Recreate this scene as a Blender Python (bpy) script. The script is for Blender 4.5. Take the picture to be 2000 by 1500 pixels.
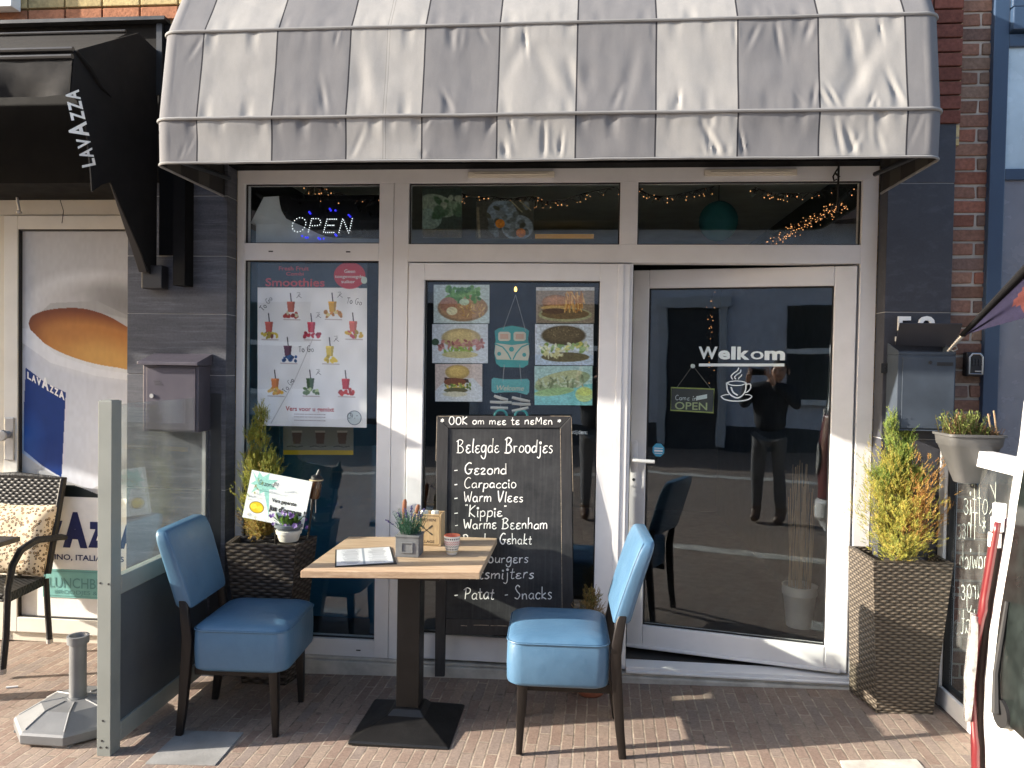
import bpy, bmesh, math, random
import numpy as np
from mathutils import Vector, Matrix, noise
for o in list(bpy.data.objects): bpy.data.objects.remove(o)
S = bpy.context.scene
COL = S.collection
rnd = random.Random(7)
# ------------------------------------------------------------------ camera
FOC, CX, CY = 1500.0, 1000.0, 750.0           # focal length and centre in photo pixels (2000x1500)
YAW, PITCH, ROLL = 0.09399, 0.02374, 0.01681
CAM = Vector((0.0, -3.98, 1.67))
_f = Vector((-math.sin(YAW)*math.cos(PITCH), math.cos(YAW)*math.cos(PITCH), -math.sin(PITCH)))
_r = Vector((math.cos(YAW), math.sin(YAW), 0)); _u = _r.cross(_f)
RR = _r*math.cos(ROLL)+_u*math.sin(ROLL); UU = _u*math.cos(ROLL)-_r*math.sin(ROLL)
cd = bpy.data.cameras.new('camera'); cam = bpy.data.objects.new('camera', cd); COL.objects.link(cam)
cd.sensor_width = 36.0; cd.lens = FOC/2000*36; cd.clip_start = 0.01; cd.clip_end = 500
mw = Matrix((RR, UU, -_f)).transposed().to_4x4(); mw.translation = CAM; cam.matrix_world = mw
S.camera = cam
# ------------------------------------------------------------------ light
SUN_TO = Vector((-1.0, -0.23, 0.375)).normalized()
W = bpy.data.worlds.new('World'); S.world = W; W.use_nodes = True
nt = W.node_tree; bg = nt.nodes['Background']; sky = nt.nodes.new('ShaderNodeTexSky')
sky.sky_type = 'NISHITA'; sky.sun_disc = False
sky.sun_elevation = math.asin(SUN_TO.z); sky.sun_rotation = math.atan2(SUN_TO.x, SUN_TO.y)
sky.dust_density = 2.0
nt.links.new(sky.outputs[0], bg.inputs[0]); bg.inputs[1].default_value = 0.15
sd = bpy.data.lights.new('sun', 'SUN'); sd.energy = 5.0; sd.angle = math.radians(0.55); sd.color = (1.0, 0.91, 0.79)
sun = bpy.data.objects.new('sun', sd); COL.objects.link(sun)
sun.rotation_euler = (-SUN_TO).to_track_quat('-Z', 'Y').to_euler(); sun.location = (-8, -4, 9)
S.view_settings.view_transform = 'Standard'; S.view_settings.look = 'None'
S.view_settings.exposure = 1.62; S.view_settings.gamma = 1.0
S.render.engine = 'CYCLES'
S.cycles.max_bounces = 10; S.cycles.transparent_max_bounces = 16; S.cycles.diffuse_bounces = 4; S.cycles.glossy_bounces = 5
# ------------------------------------------------------------------ placing: photo pixel -> point on a real plane
def ray(u, v): return RR*((u-CX)/FOC) - UU*((v-CY)/FOC) + _f
def F(u, v, y=0.0):
    d = ray(u, v); return CAM + d*((y-CAM.y)/d.y)
def FX(u, v, x):
    d = ray(u, v); return CAM + d*((x-CAM.x)/d.x)
def FZ(u, v, z):
    d = ray(u, v); return CAM + d*((z-CAM.z)/d.z)
GA, GB = 0.025, 0.045                          # the pavement rises gently to the right
def gz(x): return GA*x+GB
def G(u, v):
    d = ray(u, v); return CAM + d*((GB-CAM.z)/(d.z-GA*d.x))
# ------------------------------------------------------------------ mesh builder
class MB:
    def __init__(s): s.v=[]; s.f=[]; s.m=[]; s.uv=[]; s.c=[]
    def add(s, vs, fs, mat=0, uv=None, col=None):
        b=len(s.v); s.v += [tuple(p) for p in vs]
        for i,f in enumerate(fs):
            s.f.append(tuple(b+k for k in f)); s.m.append(mat)
            s.uv.append(uv[i] if uv else None); s.c.append(col[i] if isinstance(col,list) else col)
        return s
    def box(s,x0,x1,y0,y1,z0,z1,mat=0,T=None,col=None):
        vs=[Vector((x,y,z)) for z in (z0,z1) for y in (y0,y1) for x in (x0,x1)]
        if T is not None: vs=[T@p for p in vs]
        return s.add(vs,[(0,2,3,1),(4,5,7,6),(0,1,5,4),(2,6,7,3),(0,4,6,2),(1,3,7,5)],mat,None,col)
    def prism(s, poly, off, mat=0, col=None):  # polygon of 3-D points swept by vector off
        n=len(poly); off=Vector(off); a=[Vector(p) for p in poly]; b=[p+off for p in a]
        fs=[tuple(range(n)),tuple(range(2*n-1,n-1,-1))]+[((i+1)%n,i,n+i,n+(i+1)%n) for i in range(n)]
        return s.add(a+b,fs,mat,None,col)
    def tube(s, pts, r, n=8, mat=0, col=None, closed=False, flat=1.0):
        pts=[Vector(p) for p in pts]; N=len(pts); vs=[]; fs=[]; up=None
        for i,p in enumerate(pts):
            a=pts[i-1] if (i>0 or closed) else pts[0]; b=pts[(i+1)%N] if (i<N-1 or closed) else pts[-1]
            d=(b-a); d = d.normalized() if d.length>1e-9 else Vector((0,0,1))
            if up is None: up = Vector((0,0,1)) if abs(d.z)<.9 else Vector((1,0,0))
            x=d.cross(up); x = x.normalized() if x.length>1e-6 else Vector((1,0,0)); up=x.cross(d).normalized()
            rr=r[i] if isinstance(r,(list,tuple)) else r
            for k in range(n):
                t=2*math.pi*k/n; vs.append(p+x*(math.cos(t)*rr)+up*(math.sin(t)*rr*flat))
        for i in range(N if closed else N-1):
            j=(i+1)%N
            for k in range(n): fs.append((i*n+k,i*n+(k+1)%n,j*n+(k+1)%n,j*n+k))
        if not closed: fs += [tuple(range(n-1,-1,-1)), tuple((N-1)*n+k for k in range(n))]
        return s.add(vs,fs,mat,None,col)
    def loft(s, secs, mat=0, caps=True, closed=True, col=None):
        n=len(secs[0]); vs=[p for q in secs for p in q]; fs=[]
        for i in range(len(secs)-1):
            for k in range(n if closed else n-1):
                fs.append((i*n+k,i*n+(k+1)%n,(i+1)*n+(k+1)%n,(i+1)*n+k))
        if caps: fs += [tuple(range(n-1,-1,-1)), tuple((len(secs)-1)*n+k for k in range(n))]
        return s.add(vs,fs,mat,None,col)
    def lathe(s, prof, c=(0,0,0), n=24, mat=0, T=None, col=None):
        secs=[]
        for r,z in prof:
            q=[Vector((c[0]+r*math.cos(2*math.pi*k/n),c[1]+r*math.sin(2*math.pi*k/n),c[2]+z)) for k in range(n)]
            secs.append([T@p for p in q] if T is not None else q)
        return s.loft(secs,mat,True,True,col)
    def build(s, name, mats, parent=None, local=False, smooth=False, bevel=0, seg=2, recalc=False):
        me=bpy.data.meshes.new(name); me.from_pydata([tuple(p) for p in s.v],[],s.f)
        if not isinstance(mats,(list,tuple)): mats=[mats]
        for m in mats: me.materials.append(m)
        me.polygons.foreach_set('material_index', s.m)
        if any(u is not None for u in s.uv):
            L=me.uv_layers.new(name='UVMap'); k=0; dat=np.zeros(len(me.loops)*2)
            for f,u in zip(s.f,s.uv):
                for i in range(len(f)):
                    if u: dat[2*k]=u[i][0]; dat[2*k+1]=u[i][1]
                    k+=1
            L.data.foreach_set('uv',dat)
        if any(c is not None for c in s.c):
            A=me.color_attributes.new('Col','FLOAT_COLOR','CORNER'); dat=[]
            for f,c in zip(s.f,s.c):
                c=c or (.5,.5,.5)
                dat += [c[0],c[1],c[2],1.0]*len(f)
            A.data.foreach_set('color',dat)
        if smooth: me.polygons.foreach_set('use_smooth',[True]*len(me.polygons))
        if recalc:
            bm=bmesh.new(); bm.from_mesh(me); bmesh.ops.recalc_face_normals(bm,faces=bm.faces); bm.to_mesh(me); bm.free()
        me.update(); o=bpy.data.objects.new(name,me); COL.objects.link(o)
        if bevel:
            b=o.modifiers.new('bevel','BEVEL'); b.width=bevel; b.segments=seg; b.limit_method='ANGLE'; b.angle_limit=math.radians(40)
        if smooth:
            try: me.set_sharp_from_angle(angle=math.radians(42))
            except Exception: pass
        setp(o,parent,local); return o
LOCAL=set()
def setp(o,parent,local=False):
    if parent is None: return
    o.parent=parent
    if parent.type=='EMPTY' and not (local or parent.name in LOCAL):
        o.matrix_parent_inverse=(Matrix.Translation(parent.location)@parent.rotation_euler.to_matrix().to_4x4()).inverted()
def tag(o,label,cat,group=None,kind=None):
    if label: o['label']=label
    if cat: o['category']=cat
    if group: o['group']=group
    if kind: o['kind']=kind
    return o
def struct(o): o['kind']='structure'; return o
def thing(name,label,cat,loc=(0,0,0),rz=0,group=None,local=False):
    o=bpy.data.objects.new(name,None); COL.objects.link(o); o.location=loc; o.rotation_euler=(0,0,rz); o.empty_display_size=.1
    if local: LOCAL.add(o.name)
    return tag(o,label,cat,group)
def copy_tree(o,parent=None):
    c=o.copy(); COL.objects.link(c); c.parent=parent
    for ch in list(o.children): copy_tree(ch,c)
    return c
def rrect(w,d,r,n=5,cx=0,cy=0,z=0):
    r=max(1e-4,min(r,w/2-1e-4,d/2-1e-4)); out=[]
    for sx,sy,a0 in ((1,1,0),(-1,1,90),(-1,-1,180),(1,-1,270)):
        for k in range(n):
            a=math.radians(a0+90*k/(n-1)); out.append(Vector((cx+sx*(w/2-r)+r*math.cos(a),cy+sy*(d/2-r)+r*math.sin(a),z)))
    return out
# ------------------------------------------------------------------ materials
def lin(c): return tuple(((x/255)/12.92 if x/255<=.04045 else ((x/255+.055)/1.055)**2.4) for x in c)
class NT:
    def __init__(s,name):
        s.m=bpy.data.materials.new(name); s.m.use_nodes=True; s.t=s.m.node_tree; s.p=s.t.nodes['Principled BSDF']
    def n(s,t,**k):
        q=s.t.nodes.new('ShaderNode'+t)
        for a,b in k.items(): setattr(q,a,b)
        return q
    def l(s,a,b): s.t.links.new(a,b)
    def math(s,op,a,b=None,c=None):
        q=s.n('Math',operation=op)
        for i,x in enumerate((a,b,c)):
            if x is None: continue
            if isinstance(x,(int,float)): q.inputs[i].default_value=x
            else: s.l(x,q.inputs[i])
        return q.outputs[0]
    def noise(s,co,scale,detail=4,rough=.55):
        q=s.n('TexNoise'); q.inputs['Scale'].default_value=scale; q.inputs['Detail'].default_value=detail; q.inputs['Roughness'].default_value=rough
        s.l(co,q.inputs['Vector']); return q.outputs['Fac']
    def mapping(s,co,sc=(1,1,1),rot=(0,0,0),loc=(0,0,0)):
        q=s.n('Mapping'); q.inputs['Scale'].default_value=sc; q.inputs['Rotation'].default_value=rot; q.inputs['Location'].default_value=loc
        s.l(co,q.inputs['Vector']); return q.outputs[0]
    def ramp(s,f,stops,interp='LINEAR'):
        q=s.n('ValToRGB'); q.color_ramp.interpolation=interp; e=q.color_ramp.elements
        while len(e)<len(stops): e.new(.5)
        for x,(p,c) in zip(e,stops):
            x.position=p; x.color=(*c,1) if isinstance(c,tuple) else (c,c,c,1)
        s.l(f,q.inputs[0]); return q.outputs[0]
    def mix(s,f,a,b,bt='MIX'):
        q=s.n('Mix',data_type='RGBA',blend_type=bt)
        for i,x in ((0,f),(6,a),(7,b)):
            if isinstance(x,(int,float)): q.inputs[i].default_value=x
            elif isinstance(x,tuple): q.inputs[i].default_value=(*x[:3],1)
            else: s.l(x,q.inputs[i])
        return q.outputs[2]
    def bump(s,h,strength=.3,dist=.01):
        q=s.n('Bump'); q.inputs['Strength'].default_value=strength; q.inputs['Distance'].default_value=dist
        s.l(h,q.inputs['Height']); s.l(q.outputs[0],s.p.inputs['Normal'])
    def set(s,**k):
        for a,b in k.items():
            i=s.p.inputs[a.replace('_',' ')]
            if isinstance(b,tuple): i.default_value=(*b[:3],1)
            elif isinstance(b,(int,float)): i.default_value=b
            else: s.l(b,i)
def mat(name,col,rough=.5,metal=0,var=.12,vs=6,bump=0,bs=120,spec=.5,coat=0,stretch=(1,1,1),dirt=0,sheen=0):
    N=NT(name); co=N.n('TexCoord').outputs['Object']; m=N.mapping(co,stretch)
    f=N.noise(m,vs,5); c2=tuple(x*(1-var) for x in col); c3=tuple(min(1,x*(1+var)) for x in col)
    c=N.ramp(f,[(.3,c2),(.7,c3)])
    if dirt:
        g=N.noise(N.mapping(co,(1,1,1),loc=(3,1,7)),2.3,8,.7); c=N.mix(N.math('MULTIPLY',N.ramp(g,[(.5,0.),(.75,1.)]),dirt),c,tuple(x*.45 for x in col))
    r=N.math('MULTIPLY_ADD',N.noise(co,14,3),.25,rough-.12)
    N.set(Base_Color=c,Roughness=r,Metallic=metal,Specular_IOR_Level=spec,Coat_Weight=coat)
    if sheen: N.set(Sheen_Weight=sheen)
    if bump: N.bump(N.noise(m,bs,3),bump,.004)
    return N.m
def vcol(name,rough=.6,spec=.4,var=.0,bump=0,bs=200,trans=0):
    N=NT(name); a=N.n('VertexColor',layer_name='Col').outputs[0]
    if var:
        co=N.n('TexCoord').outputs['Object']; a=N.mix(1.0,a,N.ramp(N.noise(co,60,3),[(.25,1-var),(.75,1.0)]),'MULTIPLY')
        if bump: N.bump(N.noise(co,bs,3),bump,.003)
    N.set(Base_Color=a,Roughness=rough,Specular_IOR_Level=spec)
    if trans:
        t=N.n('BsdfTranslucent'); N.l(a,t.inputs[0]); mx=N.n('MixShader'); mx.inputs[0].default_value=trans
        N.l(N.p.outputs[0],mx.inputs[1]); N.l(t.outputs[0],mx.inputs[2]); N.l(mx.outputs[0],N.t.nodes['Material Output'].inputs[0])
    return N.m
def glass(name,tint=(.93,.96,.95),f0=.06,rough=0.0,smear=0.0):
    N=NT(name); lw=N.n('LayerWeight'); lw.inputs[0].default_value=.5
    fr=N.math('MULTIPLY_ADD',N.math('POWER',lw.outputs['Facing'],5.0),1-f0,f0)
    t=N.n('BsdfTransparent'); t.inputs[0].default_value=(*tint,1); g=N.n('BsdfGlossy'); g.inputs['Roughness'].default_value=rough
    g.inputs[0].default_value=(.80,.90,1,1)
    bq=N.n('Bump'); bq.inputs['Strength'].default_value=.35; bq.inputs['Distance'].default_value=.0016; N.l(N.noise(N.n('TexCoord').outputs['Object'],2.6,2),bq.inputs['Height']); N.l(bq.outputs[0],g.inputs['Normal'])
    mx=N.n('MixShader'); N.l(fr,mx.inputs[0]); N.l(t.outputs[0],mx.inputs[1]); N.l(g.outputs[0],mx.inputs[2]); out=mx.outputs[0]
    if smear:
        co=N.n('TexCoord').outputs['Object']; d=N.n('BsdfDiffuse'); d.inputs[0].default_value=(.6,.6,.58,1)
        f=N.math('MULTIPLY',N.ramp(N.noise(N.mapping(co,(3,3,1.2)),2.5,8,.72),[(.45,0.1),(.8,1.)]),smear)
        m2=N.n('MixShader'); N.l(f,m2.inputs[0]); N.l(out,m2.inputs[1]); N.l(d.outputs[0],m2.inputs[2]); out=m2.outputs[0]
    N.l(out,N.t.nodes['Material Output'].inputs[0]); return N.m
def emit(name,col,st):
    N=NT(name); N.set(Base_Color=col,Emission_Color=col,Emission_Strength=st); return N.m
# ------------------------------------------------------------------ lettering
def txt(mb,s,h,org,ex=(1,0,0),ey=(0,0,1),off=0.0,shear=0.0,sx=1.0,mat=0,align='LEFT',width=None,space=1.0,col=None):
    """printed lettering: text outlines filled flat; h = cap height in metres; width = force total width"""
    cu=bpy.data.curves.new('t','FONT'); cu.body=s; cu.size=1.0; cu.shear=shear; cu.offset=off; cu.resolution_u=3; cu.space_character=space
    o=bpy.data.objects.new('t',cu); COL.objects.link(o)
    dg=bpy.context.evaluated_depsgraph_get(); me=bpy.data.meshes.new_from_object(o.evaluated_get(dg))
    P=[(v.co.x,v.co.y) for v in me.vertices]; fs=[tuple(p.vertices) for p in me.polygons]
    bpy.data.objects.remove(o); bpy.data.curves.remove(cu); bpy.data.meshes.remove(me)
    if not P: return
    k=h/0.70; x0=min(p[0] for p in P); x1=max(p[0] for p in P)
    kx=k*sx if width is None else width/(x1-x0)
    sh={'LEFT':x0,'CENTER':(x0+x1)/2,'RIGHT':x1}[align]
    org=Vector(org); ex=Vector(ex); ey=Vector(ey)
    mb.add([org+ex*((x-sh)*kx)+ey*(y*k) for x,y in P],fs,mat,None,col)
def C(cx,cy,rx,ry,a0=0,a1=360,n=10):
    return [(cx+rx*math.cos(math.radians(a0+(a1-a0)*i/n)),cy+ry*math.sin(math.radians(a0+(a1-a0)*i/n))) for i in range(n+1)]
HW={ # chalk hand: letter -> (advance, strokes); x-height .5, capitals 1
'a':(.5,[[(.4,.42),(.22,.5),(.05,.3),(.08,.06),(.24,.02),(.38,.2),(.41,.48),(.4,.1),(.47,0)]]),
'b':(.48,[[(.06,.95),(.05,.02)],[(.05,.3),(.22,.5),(.4,.4),(.4,.12),(.22,0),(.05,.08)]]),
'c':(.46,[[(.4,.4),(.22,.5),(.05,.32),(.07,.08),(.25,0),(.42,.1)]]),
'd':(.5,[[(.38,.4),(.2,.48),(.04,.28),(.08,.05),(.24,.02),(.38,.2),(.43,.98),(.4,.0)]]),
'e':(.46,[[(.4,.46),(.22,.5),(.08,.38),(.2,.27),(.3,.27)],[(.2,.27),(.05,.15),(.14,0),(.3,0),(.42,.1)]]),
'f':(.34,[[(.36,.92),(.22,1.),(.14,.8),(.12,-.3),(.0,-.4)],[(.0,.45),(.3,.48)]]),
'g':(.5,[[(.4,.42),(.22,.5),(.05,.3),(.12,.05),(.3,.08),(.4,.3),(.42,.48),(.4,-.2),(.26,-.42),(.08,-.36),(.02,-.2)]]),
'h':(.48,[[(.06,.98),(.05,0),(.07,.3),(.22,.48),(.36,.4),(.38,0)]]),
'i':(.18,[[(.08,.5),(.07,.06),(.14,0)],C(.09,.72,.05,.05,n=6)]),
'j':(.28,[[(.18,.5),(.18,-.2),(.06,-.42),(-.1,-.32)],C(.19,.74,.06,.06,n=6)]),
'k':(.44,[[(.06,1.),(.05,0)],[(.36,.5),(.06,.22),(.4,0)]]),
'l':(.2,[[(.1,1.),(.07,.1),(.16,0)]]),
'm':(.7,[[(.05,.5),(.05,0)],[(.05,.3),(.2,.48),(.3,.4),(.31,0)],[(.31,.3),(.46,.48),(.58,.38),(.6,0)]]),
'n':(.48,[[(.05,.5),(.05,0)],[(.05,.3),(.22,.48),(.36,.4),(.38,.0)]]),
'o':(.48,[C(.23,.25,.19,.25,80,455,12)]),
'p':(.48,[[(.06,.5),(.05,-.42)],[(.05,.3),(.22,.5),(.4,.4),(.38,.1),(.2,0),(.05,.1)]]),
'r':(.36,[[(.06,.5),(.05,0)],[(.05,.28),(.16,.46),(.32,.46)]]),
's':(.4,[[(.34,.44),(.2,.5),(.07,.38),(.2,.26),(.32,.14),(.2,0),(.03,.05)]]),
't':(.36,[[(.16,.85),(.14,.1),(.24,0),(.34,.06)],[(.0,.52),(.32,.54)]]),
'u':(.48,[[(.05,.5),(.05,.12),(.18,0),(.34,.12),(.38,.48),(.38,.08),(.46,0)]]),
'v':(.4,[[(.02,.5),(.17,0),(.36,.5)]]),
'w':(.6,[[(.02,.5),(.1,.03),(.27,.4),(.4,.02),(.54,.5)]]),
'y':(.46,[[(.05,.5),(.1,.1),(.25,.05),(.38,.48),(.34,-.25),(.18,-.42),(.02,-.3)]]),
'z':(.42,[[(.04,.46),(.34,.5),(.06,.02),(.4,0)]]),
'2':(.44,[[(.04,.4),(.2,.52),(.34,.4),(.06,.02),(.4,.02)]]),
'q':(.5,[[(.4,.42),(.22,.5),(.05,.3),(.12,.05),(.3,.08),(.4,.3),(.42,.48),(.4,-.42)]]),
'A':(.6,[[(.02,0),(.27,1.),(.52,0)],[(.1,.38),(.44,.38)]]),
'B':(.66,[[(.12,.98),(.08,0)],[(-.02,.86),(.25,1.02),(.5,.86),(.3,.58),(.12,.52),(.38,.5),(.54,.24),(.34,.02),(-.04,.02)]]),
'C':(.6,[[(.54,.9),(.34,1.),(.08,.7),(.06,.26),(.26,0),(.52,.12)]]),
'G':(.66,[[(.54,.92),(.32,1.),(.08,.7),(.06,.26),(.28,0),(.5,.14),(.5,.42)],[(.3,.42),(.66,.42)]]),
'H':(.6,[[(.06,1.),(.05,0)],[(.48,1.),(.47,0)],[(.05,.5),(.48,.5)]]),
'K':(.56,[[(.06,1.),(.05,0)],[(.46,.95),(.06,.45),(.5,0)]]),
'M':(.7,[[(.05,0),(.1,.95),(.32,.35),(.54,.95),(.6,0)]]),
'N':(.6,[[(.05,0),(.07,.9),(.45,.05),(.48,.95)]]),
'O':(.62,[C(.29,.48,.25,.48,80,450,14)]),
'P':(.56,[[(.12,1.),(.08,0)],[(-.06,.82),(.2,1.02),(.48,.88),(.4,.56),(.1,.46)]]),
'R':(.58,[[(.1,1.),(.08,0)],[(-.02,.9),(.25,1.),(.46,.82),(.3,.55),(.1,.5)],[(.24,.5),(.5,0)]]),
'S':(.56,[[(.48,.86),(.3,1.),(.1,.8),(.26,.52),(.44,.3),(.26,0),(.0,.08)]]),
'T':(.56,[[(.27,.95),(.25,0)],[(.0,.92),(.54,.98)]]),
'U':(.56,[[(.04,.95),(.05,.3),(.22,0),(.42,.2),(.46,.95)]]),
'V':(.56,[[(.02,1.),(.24,0),(.5,1.)]]),
'W':(.72,[[(.02,.95),(.14,.02),(.34,.6),(.5,.02),(.68,.95)]]),
'E':(.5,[[(.42,.92),(.2,1.),(.06,.75),(.28,.54),(.06,.3),(.18,0),(.44,.1)]]),
'D':(.62,[[(.1,.95),(.08,.02),(.4,.1),(.54,.5),(.36,.9),(.02,.95)]]),
'I':(.25,[[(.1,1),(.1,0)]]),
'-':(.4,[[(.02,.3),(.28,.34)]]),
'"':(.2,[[(.04,.85),(.06,.98)],[(.14,.85),(.16,.98)]]),
'*':(.4,[[(.18,.75),(.18,.25)],[(.02,.62),(.34,.38)],[(.02,.38),(.34,.62)]]),
"'":(.14,[[(.06,.85),(.08,1.)]]),
'.':(.16,[[(.05,.02),(.08,.04)]]),',':(.16,[[(.08,.05),(.03,-.1)]]),'!':(.2,[[(.1,1),(.09,.3)],[(.09,.05),(.1,.08)]]),
'4':(.5,[[(.2,.8),(.04,.3),(.4,.32)],[(.3,.6),(.28,0)]]),
'8':(.4,[C(.17,.72,.11,.2,0,360,8),C(.17,.28,.15,.26,0,360,8)]),
'&':(.5,[[(.4,0),(.08,.7),(.2,.9),(.3,.7),(.04,.25),(.16,0),(.4,.3)]]),
' ':(.34,[])}
def smooth_line(p,k=4):
    if len(p)<3: return p
    out=[]
    for i in range(len(p)-1):
        a=p[max(i-1,0)];b=p[i];c=p[i+1];d=p[min(i+2,len(p)-1)]
        for j in range(k):
            t=j/k; t2=t*t; t3=t2*t
            out.append(tuple(.5*((2*b[m])+(-a[m]+c[m])*t+(2*a[m]-5*b[m]+4*c[m]-d[m])*t2+(-a[m]+3*b[m]-3*c[m]+d[m])*t3) for m in (0,1)))
    out.append(p[-1]); return out
def ribbon(mb,pts,w,mat=0,col=None):
    """flat stroke through 3-D points lying on one plane facing the viewer of the text"""
    pts=[Vector(p) for p in pts]; N=len(pts); vs=[]; 
    nrm=ribbon.n
    for i,p in enumerate(pts):
        d=(pts[min(i+1,N-1)]-pts[max(i-1,0)])
        if d.length<1e-9: d=Vector((1,0,0))
        s=d.normalized().cross(nrm)*(w/2); vs += [p+s,p-s]
    mb.add(vs,[(2*i,2*i+1,2*i+3,2*i+2) for i in range(N-1)],mat,None,col)
ribbon.n=Vector((0,-1,0))
def hand(mb,s,h,org,ex=(1,0,0),ey=(0,0,1),w=.004,width=None,mat=0,jit=.02,seed=1,col=None,align='LEFT'):
    """handwriting as chalk strokes; h = capital height"""
    R=random.Random(seed+len(s)*13); org=Vector(org); ex=Vector(ex).normalized(); ey=Vector(ey).normalized()
    adv=sum(HW.get(c,HW[' '])[0]+.06 for c in s); kx=h if width is None else width/adv
    x=-adv*kx*{'LEFT':0,'CENTER':.5,'RIGHT':1}[align]; old=ribbon.n; ribbon.n=ex.cross(ey)
    for ch in s:
        a,st=HW.get(ch,HW[' ']); dy=R.uniform(-jit,jit)*h*1.6; sc=1+R.uniform(-.10,.10); sl=R.uniform(-.06,.10)
        for q in st:
            q=smooth_line([(px+sl*py+R.uniform(-jit,jit)*.7,py*sc+R.uniform(-jit,jit)*.5) for px,py in q])
            ribbon(mb,[org+ex*(x+px*kx)+ey*(py*h+dy) for px,py in q],w*R.uniform(.7,1.2),mat,col)
        x+=(a+.06)*kx
    ribbon.n=old
# ------------------------------------------------------------------ printed pictures: a fine grid of faces, coloured point by point
class Canvas:
    def __init__(s,w,h,col):
        s.w,s.h=w,h; s.a=np.zeros((h,w,3)); s.a[:]=np.array(col)/255.
        s.X,s.Y=np.meshgrid((np.arange(w)+.5)/w,(np.arange(h)+.5)/h); s.rng=np.random.default_rng(5)
    def put(s,m,col,al=1.0):
        m=np.clip(m,0,1)[...,None]*al; s.a=s.a*(1-m)+np.array(col)/255.*m
    def ell(s,cx,cy,rx,ry,col,rot=0,soft=.06,al=1,clip=None):
        c,n=math.cos(rot),math.sin(rot); asp=s.h/s.w
        dx=(s.X-cx); dy=(s.Y-cy)*asp; u=(dx*c+dy*n)/rx; v=(-dx*n+dy*c)/(ry*asp)
        m=np.clip((1-np.sqrt(u*u+v*v))/soft,0,1)
        if clip is not None: m=m*clip
        s.put(m,col,al)
    def poly(s,p,col,al=1):
        m=np.zeros_like(s.X,bool); n=len(p)
        for i in range(n):
            (x1,y1),(x2,y2)=p[i],p[(i+1)%n]
            if y1==y2: continue
            c=((s.Y<y1)!=(s.Y<y2))&(s.X<(x2-x1)*(s.Y-y1)/(y2-y1)+x1); m^=c
        s.put(m.astype(float),col,al)
    def line(s,p,w,col,al=1):
        asp=s.h/s.w; m=np.zeros_like(s.X)
        for (x1,y1),(x2,y2) in zip(p[:-1],p[1:]):
            y1*=asp;y2*=asp; dx,dy=x2-x1,y2-y1; L=dx*dx+dy*dy+1e-12
            t=np.clip(((s.X-x1)*dx+(s.Y*asp-y1)*dy)/L,0,1)
            d=np.hypot(s.X-x1-t*dx,s.Y*asp-y1-t*dy); m=np.maximum(m,np.clip((w-d)/(w*.5),0,1))
        s.put(m,col,al)
    def field(s,k):
        g=s.rng.random((k+2,k+2)); x=s.X*k; y=s.Y*k; i=x.astype(int); j=y.astype(int); fx=x-i; fy=y-j
        fx=fx*fx*(3-2*fx); fy=fy*fy*(3-2*fy)
        return (g[j,i]*(1-fx)+g[j,i+1]*fx)*(1-fy)+(g[j+1,i]*(1-fx)+g[j+1,i+1]*fx)*fy
    def grain(s,k,amp,clip=None):
        f=(s.field(k)-.5)*2*amp; 
        if clip is not None: f=f*clip
        s.a=np.clip(s.a*(1+f[...,None]),0,1)
    def blobs(s,n,box,r,cols,seed=1,ry=None):
        R=random.Random(seed)
        for i in range(n):
            s.ell(R.uniform(box[0],box[2]),R.uniform(box[1],box[3]),r*R.uniform(.6,1.3),(ry or r)*R.uniform(.6,1.3),R.choice(cols),R.uniform(0,3),.3)
    def mesh(s,name,P00,P10,P01,m,thick=(0,.002,0),parent=None,local=False):
        """P00 top-left, P10 top-right, P01 bottom-left; a thin sheet with the picture on its face"""
        P00,P10,P01=Vector(P00),Vector(P10),Vector(P01); ex=P10-P00; ey=P01-P00; w,h=s.w,s.h
        U,V=np.meshgrid(np.linspace(0,1,w),np.linspace(0,1,h))
        co=np.array(P00)[None]+U.reshape(-1,1)*np.array(ex)+V.reshape(-1,1)*np.array(ey)
        idx=np.arange(w*h).reshape(h,w); q=np.stack([idx[:-1,:-1],idx[1:,:-1],idx[1:,1:],idx[:-1,1:]],-1).reshape(-1,4)
        back=np.array([P00,P10,P10+ey,P01])+np.array(thick); b=w*h
        co=np.vstack([co,back]); fs=[tuple(int(k) for k in r) for r in q]
        fs += [(b,b+1,b+2,b+3)]
        for i,(ring,k) in enumerate(((idx[0,:],(b,b+1)),(idx[:,-1],(b+1,b+2)),(idx[-1,::-1],(b+2,b+3)),(idx[::-1,0],(b+3,b)))):
            fs.append(tuple([int(r) for r in ring][::-1]+[k[0],k[1]]))
        me=bpy.data.meshes.new(name); me.from_pydata(co.tolist(),[],fs); me.materials.append(m)
        A=me.color_attributes.new('Col','FLOAT_COLOR','POINT'); c=np.ones((w*h+4,4)); a=s.a.reshape(-1,3)
        c[:w*h,:3]=np.where(a<=.04045,a/12.92,((a+.055)/1.055)**2.4); c[w*h:,:3]=.7
        A.data.foreach_set('color',c.reshape(-1).astype(np.float32)); me.update()
        o=bpy.data.objects.new(name,me); COL.objects.link(o); setp(o,parent,local); return o
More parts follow.
